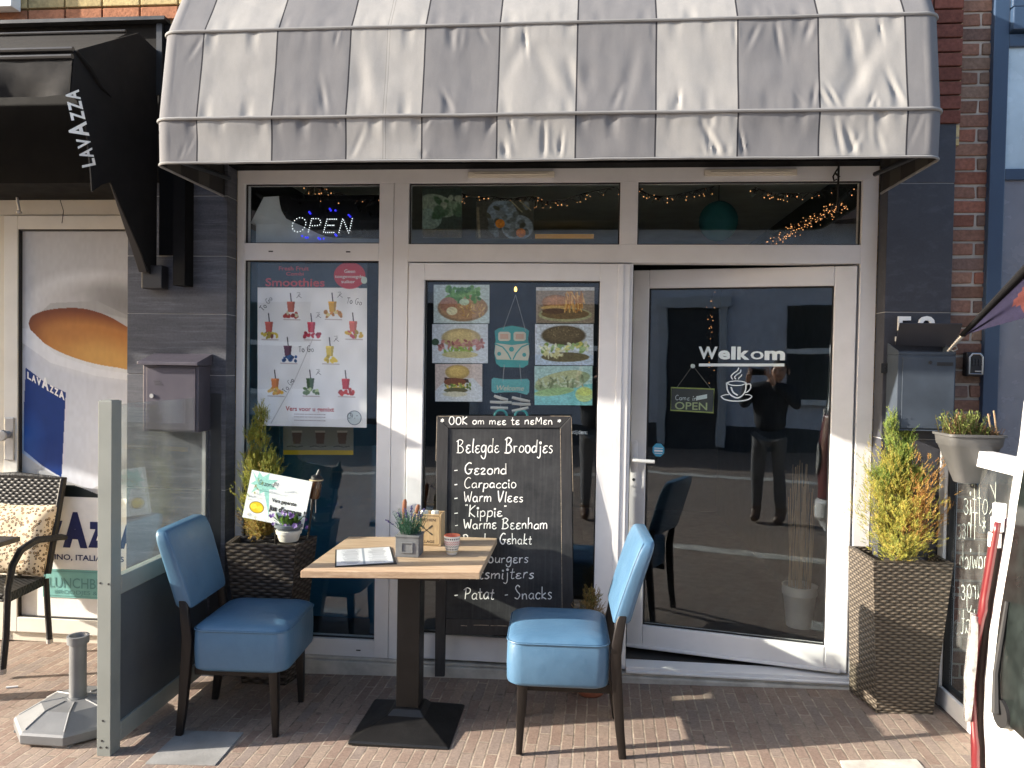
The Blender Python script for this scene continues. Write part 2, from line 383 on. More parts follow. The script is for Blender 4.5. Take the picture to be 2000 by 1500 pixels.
# ------------------------------------------------------------------ materials in use
m_upvc=mat('white_plastic_profile',(.66,.66,.665),.38,var=.04,bump=.02,bs=40,dirt=.20)
m_gasket=mat('black_rubber',(.012,.012,.013),.6)
m_glass=glass('window_glass',(.965,.985,.98),.062)
m_screen=glass('screen_glass',(.90,.93,.91),.05,smear=.15)
m_black_fabric=mat('black_canvas',(.0075,.0075,.0085),.85,var=.2,bump=.25,bs=500,spec=.2)
m_black_paint=mat('black_paint',(.012,.012,.014),.45,var=.15)
m_dark_board=mat('black_facia',(.0035,.0035,.004),.7,spec=.15)
m_concrete=mat('concrete',(.43,.41,.37),.9,var=.25,vs=9,bump=.4,bs=60,dirt=.6,spec=.2)
m_steel=mat('galvanised_steel',(.42,.43,.44),.38,metal=.85,var=.12)
m_greypaint=mat('grey_coated_aluminium',(.20,.215,.20),.42,var=.06,spec=.5)
m_panelgrey=mat('dark_grey_panel',(.072,.080,.086),.38,var=.08)
def mk_leather():
    N=NT('blue_leatherette'); co=N.n('TexCoord').outputs['Object']
    n=N.noise(co,9,5,.6); w=N.noise(N.mapping(co,(1,2.2,1)),14,4,.65); g=N.noise(co,420,2)
    N.set(Base_Color=N.ramp(n,[(.3,(.056,.126,.212)),(.7,(.070,.150,.243))]),Roughness=N.math('MULTIPLY_ADD',n,.22,.28),Specular_IOR_Level=.5)
    N.bump(N.math('ADD',N.math('MULTIPLY',w,.8),N.math('MULTIPLY',g,.10)),.26,.012); return N.m
m_blue=mk_leather()
m_wenge=mat('dark_stained_wood',(.011,.0085,.0075),.42,var=.4,vs=10,stretch=(3,3,.3),bump=.1,bs=40,spec=.35)
m_iron=mat('black_cast_iron',(.008,.0077,.0077),.42,var=.3,vs=12,bump=.12,bs=90,spec=.35)
def mk_board():
    N=NT('chalkboard'); co=N.n('TexCoord').outputs['Object']
    a=N.noise(N.mapping(co,(26,1,1.3)),2.2,6,.7); b=N.noise(N.mapping(co,(1,1,1.4),loc=(2,0,5)),3.5,7,.7)
    f=N.math('ADD',N.math('MULTIPLY',N.ramp(a,[(.48,0.),(.85,1.)]),.5),N.math('MULTIPLY',N.ramp(b,[(.42,0.),(.85,1.)]),.7))
    N.set(Base_Color=N.mix(f,(.0165,.018,.021),(.075,.077,.08)),Roughness=.65,Specular_IOR_Level=.3); return N.m
m_chalkboard=mk_board()
m_board_wood=mat('black_board_wood',(.020,.020,.022),.55,var=.35,vs=12,stretch=(6,6,.6),bump=.15,bs=60)
m_chalk=mat('chalk',(.80,.80,.78),.95,var=.12,vs=300)
m_purplegrey=mat('grey_letterbox_paint',(.075,.068,.086),.34,var=.06,metal=.25,spec=.6)
m_zinc=mat('blue_grey_steel',(.042,.054,.072),.6,spec=.25,var=.25,vs=5,dirt=.35)
m_darkmetal=mat('dark_metal',(.035,.038,.042),.4,metal=.4)
m_bluepaint=mat('blue_window_paint',(.030,.055,.10),.35,var=.06)
m_rattan_black=None
m_red=mat('printed_red',(.52,.05,.07),.6); m_navy=mat('printed_navy',(.012,.020,.10),.5); m_ink=mat('printed_black',(.02,.02,.025),.6)
m_teal=mat('printed_teal',(.18,.44,.42),.5); m_tealink=mat('printed_dark_teal',(.10,.26,.26),.6); m_white=mat('printed_white',(.80,.80,.78),.6)
m_decal=mat('frosted_decal',(.66,.74,.74),.6); m_paper=mat('paper',(.74,.74,.73),.6,var=.03)
m_print=vcol('printed_picture',.55,.3)
m_printgloss=vcol('printed_gloss',.28,.5)
m_leaf=vcol('foliage',.6,.3,.25,trans=.25)
m_soil=mat('soil',(.035,.025,.018),.95,bump=.8,bs=120,var=.4)
m_terracotta=mat('copper_red_glaze',(.42,.15,.09),.35,var=.15,vs=40,metal=.3,bump=.5,bs=45)
m_cream=mat('cream_paint',(.60,.56,.47),.55,var=.05,dirt=.2)
m_plaster=mat('grey_plaster',(.62,.62,.68),.9,bump=.1,dirt=.2)
m_skin=mat('skin',(.42,.24,.17),.5); m_navycloth=mat('dark_jacket_cloth',(.012,.014,.022),.8,bump=.3,bs=300); m_jeans=mat('grey_jeans',(.10,.10,.11),.85,bump=.3,bs=300)
m_boot=mat('brown_boot_leather',(.09,.05,.03),.5); m_hair=mat('dark_hair',(.02,.015,.012),.6)
m_van=mat('white_van_paint',(.80,.80,.79),.25,var=.02,coat=.6)
m_vanglass=mat('dark_rear_glass',(.016,.021,.020),.3,var=.5,vs=30,spec=.22)
m_lamp_red=mat('red_lamp_plastic',(.11,.010,.013),.35,coat=.15); m_lamp_clear=mat('clear_lamp_plastic',(.30,.295,.285),.22,var=.5,vs=60,coat=.6,bump=.15,bs=60)
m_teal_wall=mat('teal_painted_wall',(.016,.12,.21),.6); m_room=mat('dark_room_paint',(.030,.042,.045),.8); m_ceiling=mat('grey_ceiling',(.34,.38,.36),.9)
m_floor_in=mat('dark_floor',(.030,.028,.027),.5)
m_bulb=emit('warm_bulb',(1,.45,.17),.5); m_wled=emit('white_led',(.9,.95,1.),.6); m_bled=emit('blue_led',(.03,.03,1.),.4); m_glow=emit('warm_lamp_glow',(1,.62,.12),1.6)
def mk_tile(name,c1,c2,stretch,vs,rough):
    N=NT(name); co=N.n('TexCoord').outputs['Object']
    a=N.noise(N.mapping(co,stretch),vs,7,.65); b=N.noise(co,90,4,.7); s=N.noise(N.mapping(co,(stretch[0]*.7,1,stretch[2]*1.5),loc=(4,2,9)),vs*2.2,6,.7)
    c=N.ramp(a,[(.33,c1),(.5,tuple((x+y)/2 for x,y in zip(c1,c2))),(.68,c2)])
    c=N.mix(N.math('MULTIPLY',N.ramp(s,[(.52,0.),(.68,1.)]),.5),c,tuple(min(1,x*2.1) for x in c2))
    c=N.mix(.35,c,N.ramp(b,[(.3,tuple(x*.7 for x in c1)),(.7,c2)])); N.set(Base_Color=c,Roughness=rough,Specular_IOR_Level=.4); N.bump(b,.12,.002); return N.m
m_slate=mk_tile('streaked_slate_tile',(.026,.029,.040),(.088,.092,.108),(.8,1,6.5),3.0,.5)
m_slate2=mk_tile('plain_dark_tile',(.033,.034,.043),(.043,.045,.055),(1,1,1),8,.55)
m_grout=mat('pale_grout',(.34,.34,.34),.9)
# brick paving, bricks laid with their long side away from the facade
def mk_paving():
    N=NT('brick_paving'); co=N.n('TexCoord').outputs['Object']
    wob=N.n('TexNoise'); wob.inputs['Scale'].default_value=7.; wob.inputs['Detail'].default_value=2; N.l(co,wob.inputs['Vector'])
    sub=N.n('VectorMath',operation='SUBTRACT'); N.l(wob.outputs['Color'],sub.inputs[0]); sub.inputs[1].default_value=(.5,.5,.5)
    sc=N.n('VectorMath',operation='SCALE'); N.l(sub.outputs[0],sc.inputs[0]); sc.inputs['Scale'].default_value=.011
    ad=N.n('VectorMath',operation='ADD'); N.l(co,ad.inputs[0]); N.l(sc.outputs[0],ad.inputs[1])
    m=N.mapping(ad.outputs[0],(1,1,1),(0,0,math.radians(90+1.5)))
    def brick(c1,c2,mo,ms=.0044):
        b=N.n('TexBrick',offset=.5,offset_frequency=2,squash=1); b.inputs['Scale'].default_value=1; b.inputs['Mortar Size'].default_value=ms
        b.inputs['Mortar Smooth'].default_value=.35; b.inputs['Brick Width'].default_value=.205; b.inputs['Row Height'].default_value=.0515; b.inputs['Bias'].default_value=0
        for k,c in (('Color1',c1),('Color2',c2),('Mortar',mo)): b.inputs[k].default_value=(*c,1)
        N.l(m,b.inputs['Vector']); return b
    b=brick((0,0,0),(1,1,1),(.5,.5,.5)); base=N.ramp(b.outputs['Color'],[(0.,(.215,.150,.120)),(.3,(.26,.190,.152)),(.55,(.285,.218,.175)),(.8,(.215,.175,.155)),(1.,(.315,.245,.192))])
    n1=N.noise(co,1.1,5,.6); base=N.mix(N.ramp(n1,[(.35,0.),(.7,.55)]),base,(.165,.125,.105))
    n2=N.noise(co,75,5,.75); base=N.mix(.6,base,N.ramp(n2,[(.25,(.30,.26,.24)),(.5,(.8,.8,.8)),(.78,(1.35,1.3,1.25))]),'MULTIPLY')
    n4=N.noise(N.mapping(co,(1,1,1),loc=(5,5,0)),5.5,7,.7); base=N.mix(N.math('MULTIPLY',N.ramp(n4,[(.5,0.),(.72,1.)]),.35),base,(.30,.25,.20))
    mor=N.ramp(N.noise(co,9,5,.7),[(.34,(.10,.078,.062)),(.66,(.37,.31,.245))])
    col=N.mix(b.outputs['Fac'],base,mor); n5=N.noise(N.mapping(co,(1,1,1),loc=(9,2,0)),2.4,8,.72); col=N.mix(N.math('MULTIPLY',N.ramp(n5,[(.52,0.),(.74,1.)]),.42),col,(.085,.066,.056))
    vo=N.n('TexVoronoi'); vo.inputs['Scale'].default_value=5.5; N.l(co,vo.inputs['Vector']); col=N.mix(N.math('MULTIPLY',N.ramp(vo.outputs['Distance'],[(.055,1.),(.085,0.)]),.55),col,(.06,.05,.045))
    N.set(Base_Color=col,Roughness=.85,Specular_IOR_Level=.3)
    h=N.math('ADD',N.math('MULTIPLY',b.outputs['Fac'],-1.0),N.math('MULTIPLY',n2,.35)); h=N.math('ADD',h,N.math('MULTIPLY',b.outputs['Color'],.35))
    N.bump(h,.75,.005); return N.m
m_paving=mk_paving()
def mk_wicker(name,dark,mid,light,row,colw,rough=.5):
    N=NT(name); uv=N.n('UVMap').outputs[0]; sp=N.n('SeparateXYZ'); N.l(uv,sp.inputs[0])
    wb=N.noise(N.n('TexCoord').outputs['Object'],40,2); v=N.math('MULTIPLY_ADD',wb,.35,N.math('MULTIPLY',sp.outputs[1],1/row)); u=N.math('MULTIPLY',sp.outputs[0],1/colw)
    r=N.math('FLOOR',v); par=N.math('MODULO',r,2.0); fr=N.math('FRACT',v)
    st=N.math('SINE',N.math('MULTIPLY',fr,math.pi)); st=N.math('POWER',st,.6)
    ov=N.math('MULTIPLY_ADD',N.math('COSINE',N.math('MULTIPLY',N.math('ADD',u,par),math.pi)),.5,.5)
    h=N.math('MULTIPLY',st,N.math('MULTIPLY_ADD',ov,.8,.2))
    wn=N.n('TexWhiteNoise',noise_dimensions='1D'); N.l(r,wn.inputs['W'])
    c=N.ramp(h,[(.05,dark),(.45,mid),(.95,light)]); c=N.mix(.35,c,N.ramp(wn.outputs['Value'],[(0.,.55),(1.,1.3)]),'MULTIPLY')  # shade in weave gaps and under strands is put into the colour
    N.set(Base_Color=c,Roughness=rough,Specular_IOR_Level=.2); N.bump(h,.9,.006); return N.m
m_wicker_brown=mk_wicker('brown_wicker',(.018,.014,.011),(.095,.078,.060),(.165,.136,.102),.0135,.024)
m_wicker_dark=mk_wicker('dark_brown_wicker',(.012,.010,.009),(.065,.052,.043),(.115,.095,.08),.017,.034,.4)
m_wicker_black=mk_wicker('black_wicker',(.005,.005,.005),(.016,.016,.017),(.028,.028,.028),.016,.020,.5)
def mk_wood(name,c1,c2,c3,axis=(1,12,12)):
    N=NT(name); co=N.n('TexCoord').outputs['Object']; m=N.mapping(co,axis)
    a=N.noise(m,4.5,7,.62); b=N.noise(N.mapping(co,tuple(k*3 for k in axis)),9,4,.6)
    c=N.ramp(a,[(.3,c1),(.5,c2),(.7,c3)]); c=N.mix(.4,c,N.ramp(b,[(.3,.6),(.7,1.15)]),'MULTIPLY')
    N.set(Base_Color=c,Roughness=.5,Specular_IOR_Level=.4); N.bump(b,.12,.002); return N.m
m_oak=mk_wood('oak_tabletop',(.36,.245,.155),(.47,.335,.22),(.54,.41,.285))
m_boxwood=mk_wood('light_craft_wood',(.40,.26,.13),(.48,.33,.18),(.55,.40,.24),(6,6,1))
def mk_leopard():
    N=NT('leopard_print'); co=N.n('TexCoord').outputs['Object']
    v=N.n('TexVoronoi',feature='F1'); v.inputs['Scale'].default_value=52; v.inputs['Randomness'].default_value=1; N.l(co,v.inputs['Vector'])
    d=N.math('ADD',v.outputs['Distance'],N.math('MULTIPLY_ADD',N.noise(co,110,2),.35,-.17))
    c=N.ramp(d,[(.0,(.36,.24,.12)),(.24,(.40,.27,.14)),(.27,(.05,.03,.02)),(.40,(.07,.045,.03)),(.44,(.62,.50,.34))])
    N.set(Base_Color=c,Roughness=.8); return N.m
m_leopard=mk_leopard()
def mk_wallbrick(name,c1,c2,mo,w=.21,h=.065,sc=1.0):
    N=NT(name); co=N.n('TexCoord').outputs['Object']; sp=N.n('SeparateXYZ'); N.l(co,sp.inputs[0]); cb=N.n('CombineXYZ'); N.l(sp.outputs[0],cb.inputs[0]); N.l(sp.outputs[2],cb.inputs[1])
    b=N.n('TexBrick',offset=.5); b.inputs['Scale'].default_value=1; b.inputs['Mortar Size'].default_value=.006; b.inputs['Mortar Smooth'].default_value=.2
    b.inputs['Brick Width'].default_value=w; b.inputs['Row Height'].default_value=h; b.inputs['Bias'].default_value=0
    for k,c in (('Color1',c1),('Color2',c2),('Mortar',mo)): b.inputs[k].default_value=(*c,1)
    N.l(cb.outputs[0],b.inputs['Vector']); n=N.noise(co,60,5,.7)
    c=N.mix(.5,b.outputs['Color'],N.ramp(n,[(.3,.55),(.7,1.25)]),'MULTIPLY'); N.set(Base_Color=c,Roughness=.9)
    N.bump(N.math('ADD',N.math('MULTIPLY',b.outputs['Fac'],-1),N.math('MULTIPLY',n,.4)),.7,.006); return N.m
m_yellowbrick=mk_wallbrick('yellow_brick',(.50,.37,.17),(.58,.45,.24),(.30,.26,.20))
m_redbrick=mk_wallbrick('red_brick',(.17,.075,.055),(.22,.10,.07),(.36,.32,.28))
m_brick=vcol('hand_made_brick',.9,.2,.45,.7,90); m_mortar=mat('pale_mortar',(.42,.38,.33),.95,var=.2,bump=.5,bs=150)
# ================================================================== SETTING
g=MB(); X0,X1,Y0,Y1=-45,45,-40,.6
g.add([(X0,Y0,gz(X0)),(X1,Y0,gz(X1)),(X1,Y1,gz(X1)),(X0,Y1,gz(X0))],[(0,1,2,3)])
struct(g.build('pavement',m_paving))
g=MB()
for y,w in ((-2.62,.20),(-7.6,.30)):
    g.add([(X0,y-w/2,gz(X0)+.004),(X1,y-w/2,gz(X1)+.004),(X1,y+w/2,gz(X1)+.004),(X0,y+w/2,gz(X0)+.004)],[(0,1,2,3)])
struct(g.build('gutter_strip',m_concrete))
# ------------------------------------------------------------------ cafe building
cafe=thing('cafe_building','cafe front with white plastic window frames and an ajar glazed door under the striped awning','building',(-.2,.3,.05))
PIL=-.11
w=MB()
w.box(-2.9,1.76,-.10,.25,2.76,6.0,0)
w.box(-2.45,-1.91,.0,.30,-.05,2.76,0); w.box(1.44,1.76,.0,.30,.02,2.76,0)
wall=w.build('wall',m_yellowbrick,cafe)
# a few real bricks in view above the black hood: yellow course over an orange course
b=MB(); R=random.Random(3)
x=-3.6
while x<-1.9:
    k=R.uniform(.85,1.1); b.box(x,x+.2,-.125,-.10,3.522,3.585,0,None,(.56*k,.44*k,.22*k)); b.box(x+.07,x+.27,-.125,-.10,3.595,3.66,0,None,(.54*k,.42*k,.20*k))
    k=R.uniform(.85,1.1); b.box(x,x+.2,-.123,-.10,3.45,3.512,0,None,(.46*k,.20*k,.11*k)); x+=.209
b.build('brick_course',m_brick,cafe,bevel=.003); b=MB()
x=1.60
for r in range(14):
    k=R.uniform(.8,1.1); z=2.86+r*.0675; b.box(1.42,1.62-.004,-.122,-.10,z,z+.06,0,None,(.20*k,.075*k,.055*k)); b.box(1.622,1.755,-.122,-.10,z,z+.06,0,None,(.21*k,.08*k,.06*k))
b.build('brick_edge',m_brick,cafe,bevel=.003)
# tiled pilasters: every tile its own slab with a pale joint between
def pilaster(x0,x1,joints,m,ret,xr,label=None):
    p=MB(); 
    for z0,z1 in zip(joints[:-1],joints[1:]): p.box(x0,x1,PIL,0.0,z0+.002,z1-.002,0)
    p.box(x0+.002,x1-.002,PIL+.004,-.001,joints[0],joints[-1],1)
    return p.build('pilaster',[m,m_grout],cafe,bevel=.0015)
jl=[-.02]+[F(350,v,PIL).z for v in (955,732,613,500,383)]+[2.95]
pilaster(-2.42,-1.872,jl,m_slate,1,-1.85)
jr=[.06]+[F(1790,v,PIL).z for v in (858,610,358)]+[2.86]
pilaster(1.437,1.742,jr,m_slate2,-1,1.43)
# concrete plinth below the frames
p=MB(); p.box(-1.872,1.437,-.035,.12,-.03,.085); p.box(-1.872,1.437,-.02,.12,.085,.10)
p.build('plinth',m_concrete,cafe,bevel=.006)
l=MB(); l.box(-1.872,1.437,-.10,.1,2.69,3.9); l.build('lintel',m_dark_board,cafe)  # black colour also stands for the shaded wall behind the awning
# white frame
fr=MB()
ZT=2.69
fr.box(-1.87,1.435,0,.08,2.62,ZT)
fr.box(-1.87,-1.83,0,.08,.10,2.62)
fr.box(-1.092,-1.016,0,.08,.10,2.62); fr.box(-1.012,-.935,0,.08,.10,2.62); fr.box(-1.016,-1.012,.006,.08,.10,2.62)
fr.box(.165,.255,0,.08,2.30,2.62)
fr.box(1.357,1.435,0,.08,.10,2.62)
fr.box(-1.83,-1.092,0,.08,2.213,2.304)
fr.box(-.935,1.357,0,.08,2.207,2.30)
fr.box(-1.83,-1.092,0,.08,.10,.19)
fr.box(-.935,-.928,.01,.08,.10,2.207)
frame=fr.build('window_frame',m_upvc,cafe,bevel=.003)
# gaskets round each fixed pane, and panes
def gasket(mb,x0,x1,z0,z1,y,t=.006):
    mb.box(x0,x1,y,y+.012,z1-t,z1); mb.box(x0,x1,y,y+.012,z0,z0+t); mb.box(x0,x0+t,y,y+.012,z0+t,z1-t); mb.box(x1-t,x1,y,y+.012,z0+t,z1-t)
panes=[(-1.83,-1.092,2.304,2.62),(-1.83,-1.092,.19,2.213),(-.935,.165,2.30,2.62),(.255,1.357,2.30,2.62)]
for q in panes:
    gk=MB(); gasket(gk,*q,.021); gk.build('gasket',m_gasket,frame)
    pn=MB(); pn.box(q[0]+.002,q[1]-.002,.034,.040,q[2]+.002,q[3]-.002); pn.build('pane',m_glass,frame)
v=MB()
for u0,u1,vv in ((915,1083,343),(1375,1555,339)):
    a=F(u0,vv,0); c=F(u1,vv,0); v=MB(); z=a.z
    v.box(a.x,c.x,-.022,-.001,z-.014,z+.016); v.box(a.x+.03,c.x-.03,-.028,-.022,z-.004,z+.004); v.build('ventilation_grille',m_cream,frame,bevel=.003)
for u,vv in ((529,491),(680,492),(700,1270)):
    s=MB(); a=F(u,vv,0); s.box(a.x-.012,a.x+.012,-.002,.004,a.z-.003,a.z+.003); s.build('drain_slot',m_gasket,frame)
# fixed sash in the middle
sa=MB(); y0,y1=-.014,.062
sa.box(-.926,-.843,y0,y1,.115,2.200); sa.box(.07,.222,y0,y1,.115,2.200); sa.box(-.843,.07,y0,y1,2.112,2.200); sa.box(-.843,.07,y0,y1,.115,.245)
sa.box(.222,.238,-.003,.07,.11,2.203); sa.box(.16,.19,-.019,-.0142,.115,2.2)
sash=sa.build('fixed_sash',m_upvc,cafe,bevel=.005)
gk=MB(); gasket(gk,-.843,.07,.245,2.112,.012); gk.build('gasket',m_gasket,sash)
pn=MB(); pn.box(-.841,.068,.026,.032,.247,2.110); pn.build('pane',m_glass,sash)
# door leaf: hinged on the right, ajar into the room
DH=Vector((1.345,0.005,0)); DA=math.radians(12.0); DW=1.115; DZ0,DZ1=.145,2.198
dx=Vector((-math.cos(DA),math.sin(DA),0)); dn=Vector((math.sin(DA),math.cos(DA),0))   # along the leaf from the hinge, and into the room
DT=Matrix((( dx.x,dn.x,0,DH.x),(dx.y,dn.y,0,DH.y),(0,0,1,0),(0,0,0,1)))
def D(s,d,z): return DH+dx*s+dn*d+Vector((0,0,z))
def FD(u,v,d=0.0):                                   # photo pixel -> point on the door's outer face
    r=ray(u,v); o=DH+dn*d; t=(o-CAM).dot(dn)/r.dot(dn); return CAM+r*t
dg0,dg1=.105,DW-.085; zg0,zg1=DZ0+.125,DZ1-.098
dl=MB(); T=DT
dl.box(0,dg0,0,.065,DZ0,DZ1,0,T); dl.box(dg1,DW,0,.065,DZ0,DZ1,0,T); dl.box(dg0,dg1,0,.065,zg1,DZ1,0,T); dl.box(dg0,dg1,0,.065,DZ0,zg0,0,T)
dl.box(.03,DW,-.012,-.0005,DZ0-.001,DZ0+.018,0,T)
door=dl.build('door',m_upvc,cafe,bevel=.005)
gk=MB()
for q in ((dg0,dg1,zg1-.006,zg1),(dg0,dg1,zg0,zg0+.006),(dg0,dg0+.006,zg0+.006,zg1-.006),(dg1-.006,dg1,zg0+.006,zg1-.006)): gk.box(q[0],q[1],.018,.03,q[2],q[3],0,T)
gk.build('gasket',m_gasket,door)
pn=MB(); pn.box(dg0+.002,dg1-.002,.030,.036,zg0+.002,zg1-.002,0,T); pn.build('pane',m_glass,door)
hb=MB(); a=FD(1239,905); sx=(a-DH).dot(dx); za=FD(1239,952).z; zb=FD(1239,860).z
hb.loft([[T@Vector((sx+q.x*k,dd,(za+zb)/2+q.y*k)) for q in rrect(.034,zb-za,.015,4)] for dd,k in ((-.001,1),(-.010,1),(-.013,.9))])
zl=FD(1260,898).z
hb.tube([D(sx,-.012,zl),D(sx,-.045,zl),D(sx-.012,-.055,zl),D(sx-.115,-.055,zl-.002)],.0105,10)
hb.build('door_handle',m_upvc,door,smooth=True)
kh=MB(); kh.tube([D(sx,-.0125,za+.045),D(sx,-.016,za+.045)],.008,10); kh.build('lock_cylinder',m_darkmetal,door)
th=MB(); th.box(.24,1.357,-.012,.10,.10,.128); th.box(.24,1.357,-.03,-.012,.10,.112); th.build('threshold',m_upvc,cafe,bevel=.004)
# lettering on the door glass
ex=-dx; ey=Vector((0,0,1)); dd=.028
def on(u,v): return FD(u,v,dd)
wl=MB(); a=on(1364,700); b_=on(1533,700); ribbon.n=-dn
wid=(b_-a).dot(ex); parts=[('W',.0,.235,.03),('e',.235,.145,.04),('l',.385,.055,.05),('k',.455,.15,.04),('o',.61,.155,.008),('m',.77,.24,.045)]
for ch,x,wd,of in parts: txt(wl,ch,.062,a+ex*(x*wid),ex,ey,off=of,width=wd*wid*.96)
c=on(1365,710); d=on(1532,710); wl.prism([c,d,d-ey*.015,c-ey*.015],dn*.001)
def cup(mb):                                        # steaming cup emblem
    def q(px,py): return on(px,py)
    def st(p,w): ribbon(mb,[q(*k) for k in smooth_line(p,5)],w)
    st([(1419,747),(1421,762),(1428,772),(1440,777),(1450,772),(1456,762),(1457,747)],.007)
    st([(1419,748),(1428,752),(1438,753),(1449,752),(1457,748),(1449,745),(1438,744),(1428,745),(1419,748)],.005)
    st([(1457,751),(1465,750),(1466,758),(1460,765),(1454,767)],.006)
    st([(1408,774),(1415,780),(1430,783),(1448,783),(1462,780),(1469,774)],.006); st([(1408,774),(1416,771),(1424,771)],.004); st([(1469,774),(1463,771),(1455,771)],.004)
    st([(1428,756),(1432,766),(1441,772)],.008)
    st([(1431,741),(1428,735),(1433,729),(1440,724),(1443,718)],.006); st([(1437,741),(1435,736),(1440,731),(1446,727),(1447,722)],.005); st([(1443,741),(1443,738),(1447,735),(1449,731)],.005)
cup(wl)
wl.build('welcome_lettering',m_decal,door)
st_=MB(); c=FD(1286,879,.027); st_.prism([c+ex*(.034*math.cos(math.pi/8+k*math.pi/4))+ey*(.038*math.sin(math.pi/8+k*math.pi/4)) for k in range(8)],dn*.001)
for dz,wd,hh in ((.010,.045,.004),(-.004,.045,.010),(-.018,.040,.004)): st_.box(-wd/2,wd/2,-.0012,-.0002,-hh/2,hh/2,1,Matrix(((ex.x,dn.x,0,c.x),(ex.y,dn.y,0,c.y),(0,0,1,c.z+dz),(0,0,0,1))))
st_.build('alarm_sticker',[mat('sticker_blue',(.05,.33,.52),.4),m_white],door)
# opening-hours lettering left on the middle pane, mostly behind the board
oh=MB(); a=F(1117,848,.025); txt(oh,'Openingstijden:',.021,F(1147,848,.025),off=.008,align='RIGHT'); oh.build('hours_lettering',m_decal,sash)
# room behind the glass
rm=MB()
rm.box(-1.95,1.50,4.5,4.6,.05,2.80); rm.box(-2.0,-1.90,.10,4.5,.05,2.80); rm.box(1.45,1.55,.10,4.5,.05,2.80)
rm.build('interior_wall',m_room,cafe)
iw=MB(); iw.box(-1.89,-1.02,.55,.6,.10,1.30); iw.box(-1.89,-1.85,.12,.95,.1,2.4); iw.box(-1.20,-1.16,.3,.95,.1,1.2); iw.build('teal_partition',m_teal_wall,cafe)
ic=MB(); pa=[F(500,475,.11),F(500,438,.11),F(489,436,.11),F(515,385,.11),F(545,383,.11),F(741,383,.11),F(741,475,.11)]; ic.prism(pa,(0,.2,0)); ic.build('added_pale_panel',mat('pale_panel',(.62,.70,.78),.6),cafe)  # pale panel added behind the glass, in place of a grey-blue reflection
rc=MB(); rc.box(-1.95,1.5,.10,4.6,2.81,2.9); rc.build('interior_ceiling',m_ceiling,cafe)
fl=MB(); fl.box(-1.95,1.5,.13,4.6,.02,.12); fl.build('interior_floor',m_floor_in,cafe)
# ------------------------------------------------------------------ house number on the right pilaster
def digit(s,u,w,label):
    mb=MB(); m2=MB(); txt(m2,s,.125,F(u,668,PIL-.016),off=.010,width=w)
    for f in m2.f: mb.prism([m2.v[k] for k in f],(0,.014,0))
    tag(mb.build('house_number',m_white),label,'house number')
digit('5',1750,.072,'white house number 5 on the dark pilaster above the open letterbox lid')
digit('8',1792,.080,'rounded white house digit peeping over the open letterbox lid, right of the 5')
# ------------------------------------------------------------------ neighbouring shop on the left
YL=.30
shop=thing('neighbour_shop','neighbouring white shop door and cream frame beneath the black hood','building',(-3.2,.4,0))
def L(u,v,d=0): return F(u,v,YL+d)
xa=L(10,700).x; xb=L(37,700).x; xc=L(278,700).x+.10; zt=L(100,370).z; zh=L(100,420).z; zg=L(100,448).z; zb=L(100,1207).z; zc=L(100,1236).z; zd=L(100,1256).z
f=MB(); f.box(-7,xc,YL+.0,YL+.08,zh,zt+.06); f.box(-7,xa-.004,YL,YL+.08,zd,zh); f.box(xa-.004,xc,YL+.012,YL+.08,zd,zc-.003)
f.box(-7,xc,YL-.015,YL,L(100,384).z,L(100,372).z)
shop_frame=f.build('door_frame',m_cream,shop,bevel=.004)
dr=MB(); dr.box(xa,xb,YL-.012,YL+.06,zc,zh-.004); dr.box(xb,xc,YL-.012,YL+.06,zg,zh-.004); dr.box(xb,xc,YL-.012,YL+.06,zc,zb)
sd_=dr.build('door',mat('off_white_door_profile',(.66,.65,.60),.4,var=.04,dirt=.15),shop,bevel=.004)
pl=MB(); pl.box(xb,xc,YL+.02,YL+.05,zb,zg); pl.build('door_panel',m_paper,sd_)
gk=MB(); gk.box(xb,xb+.009,YL-.004,YL+.02,zb,zg); gk.box(xb+.009,xc,YL-.004,YL+.02,zg-.009,zg); gk.box(xb+.009,xc,YL-.004,YL+.02,zb,zb+.007); gk.build('gasket',m_gasket,sd_)
h=MB(); a=L(23,857); za=L(23,898).z; zb2=L(23,815).z
h.box(a.x-.030,a.x+.030,YL-.024,YL-.0125,za,zb2); h.tube([(a.x,YL-.025,L(23,848).z),(a.x,YL-.07,L(23,848).z)],.022,14); h.tube([(a.x,YL-.07,L(23,848).z),(a.x,YL-.085,L(23,848).z)],[.034,.030],14)
h.build('door_handle',m_steel,sd_,bevel=.004)
st=MB(); zs=zd-.01; st.box(-7,-2.42,.06,YL+.3,-.25,zs,0); st.build('doorstep',m_concrete,shop,bevel=.012)
wl=MB(); wl.box(-7,-2.30,YL+.081,YL+.3,zs,zt+.06); wl.box(-7,-2.9,-.10,.25,2.76,6); wl.build('wall',m_yellowbrick,shop)
sg=MB(); sg.box(-3.9,F(33,5,-.16).x,-.20,-.13,F(20,12,-.2).z,3.95); sg.build('wall_sign',m_white,shop,bevel=.004)
hk=MB(); a=L(45,382,-.02); hk.tube([a,a+Vector((0,-.05,-.015)),L(38,412,-.06)],.008,8); hk.lathe([(.0,-.012),(.014,-.01),(.016,0),(.0,.012)],tuple(L(37,413,-.06)),10)
tag(hk.build('wall_hook',m_steel,smooth=True),'short steel hook with a ball end on the cream frame, farthest left','hook')
hk=MB(); a=L(118,380,-.02); hk.tube([a+Vector((.01*math.cos(t),-.012,.012*math.sin(t))) for t in np.linspace(0,2*math.pi,12)],.0045,6); hk.tube([a+Vector((0,-.012,-.012)),L(124,412,-.03),L(121,436,-.03)],.0022,5)
tag(hk.build('wall_hook',m_darkmetal,smooth=True),'small eye hook with a loose string on the cream frame','hook')
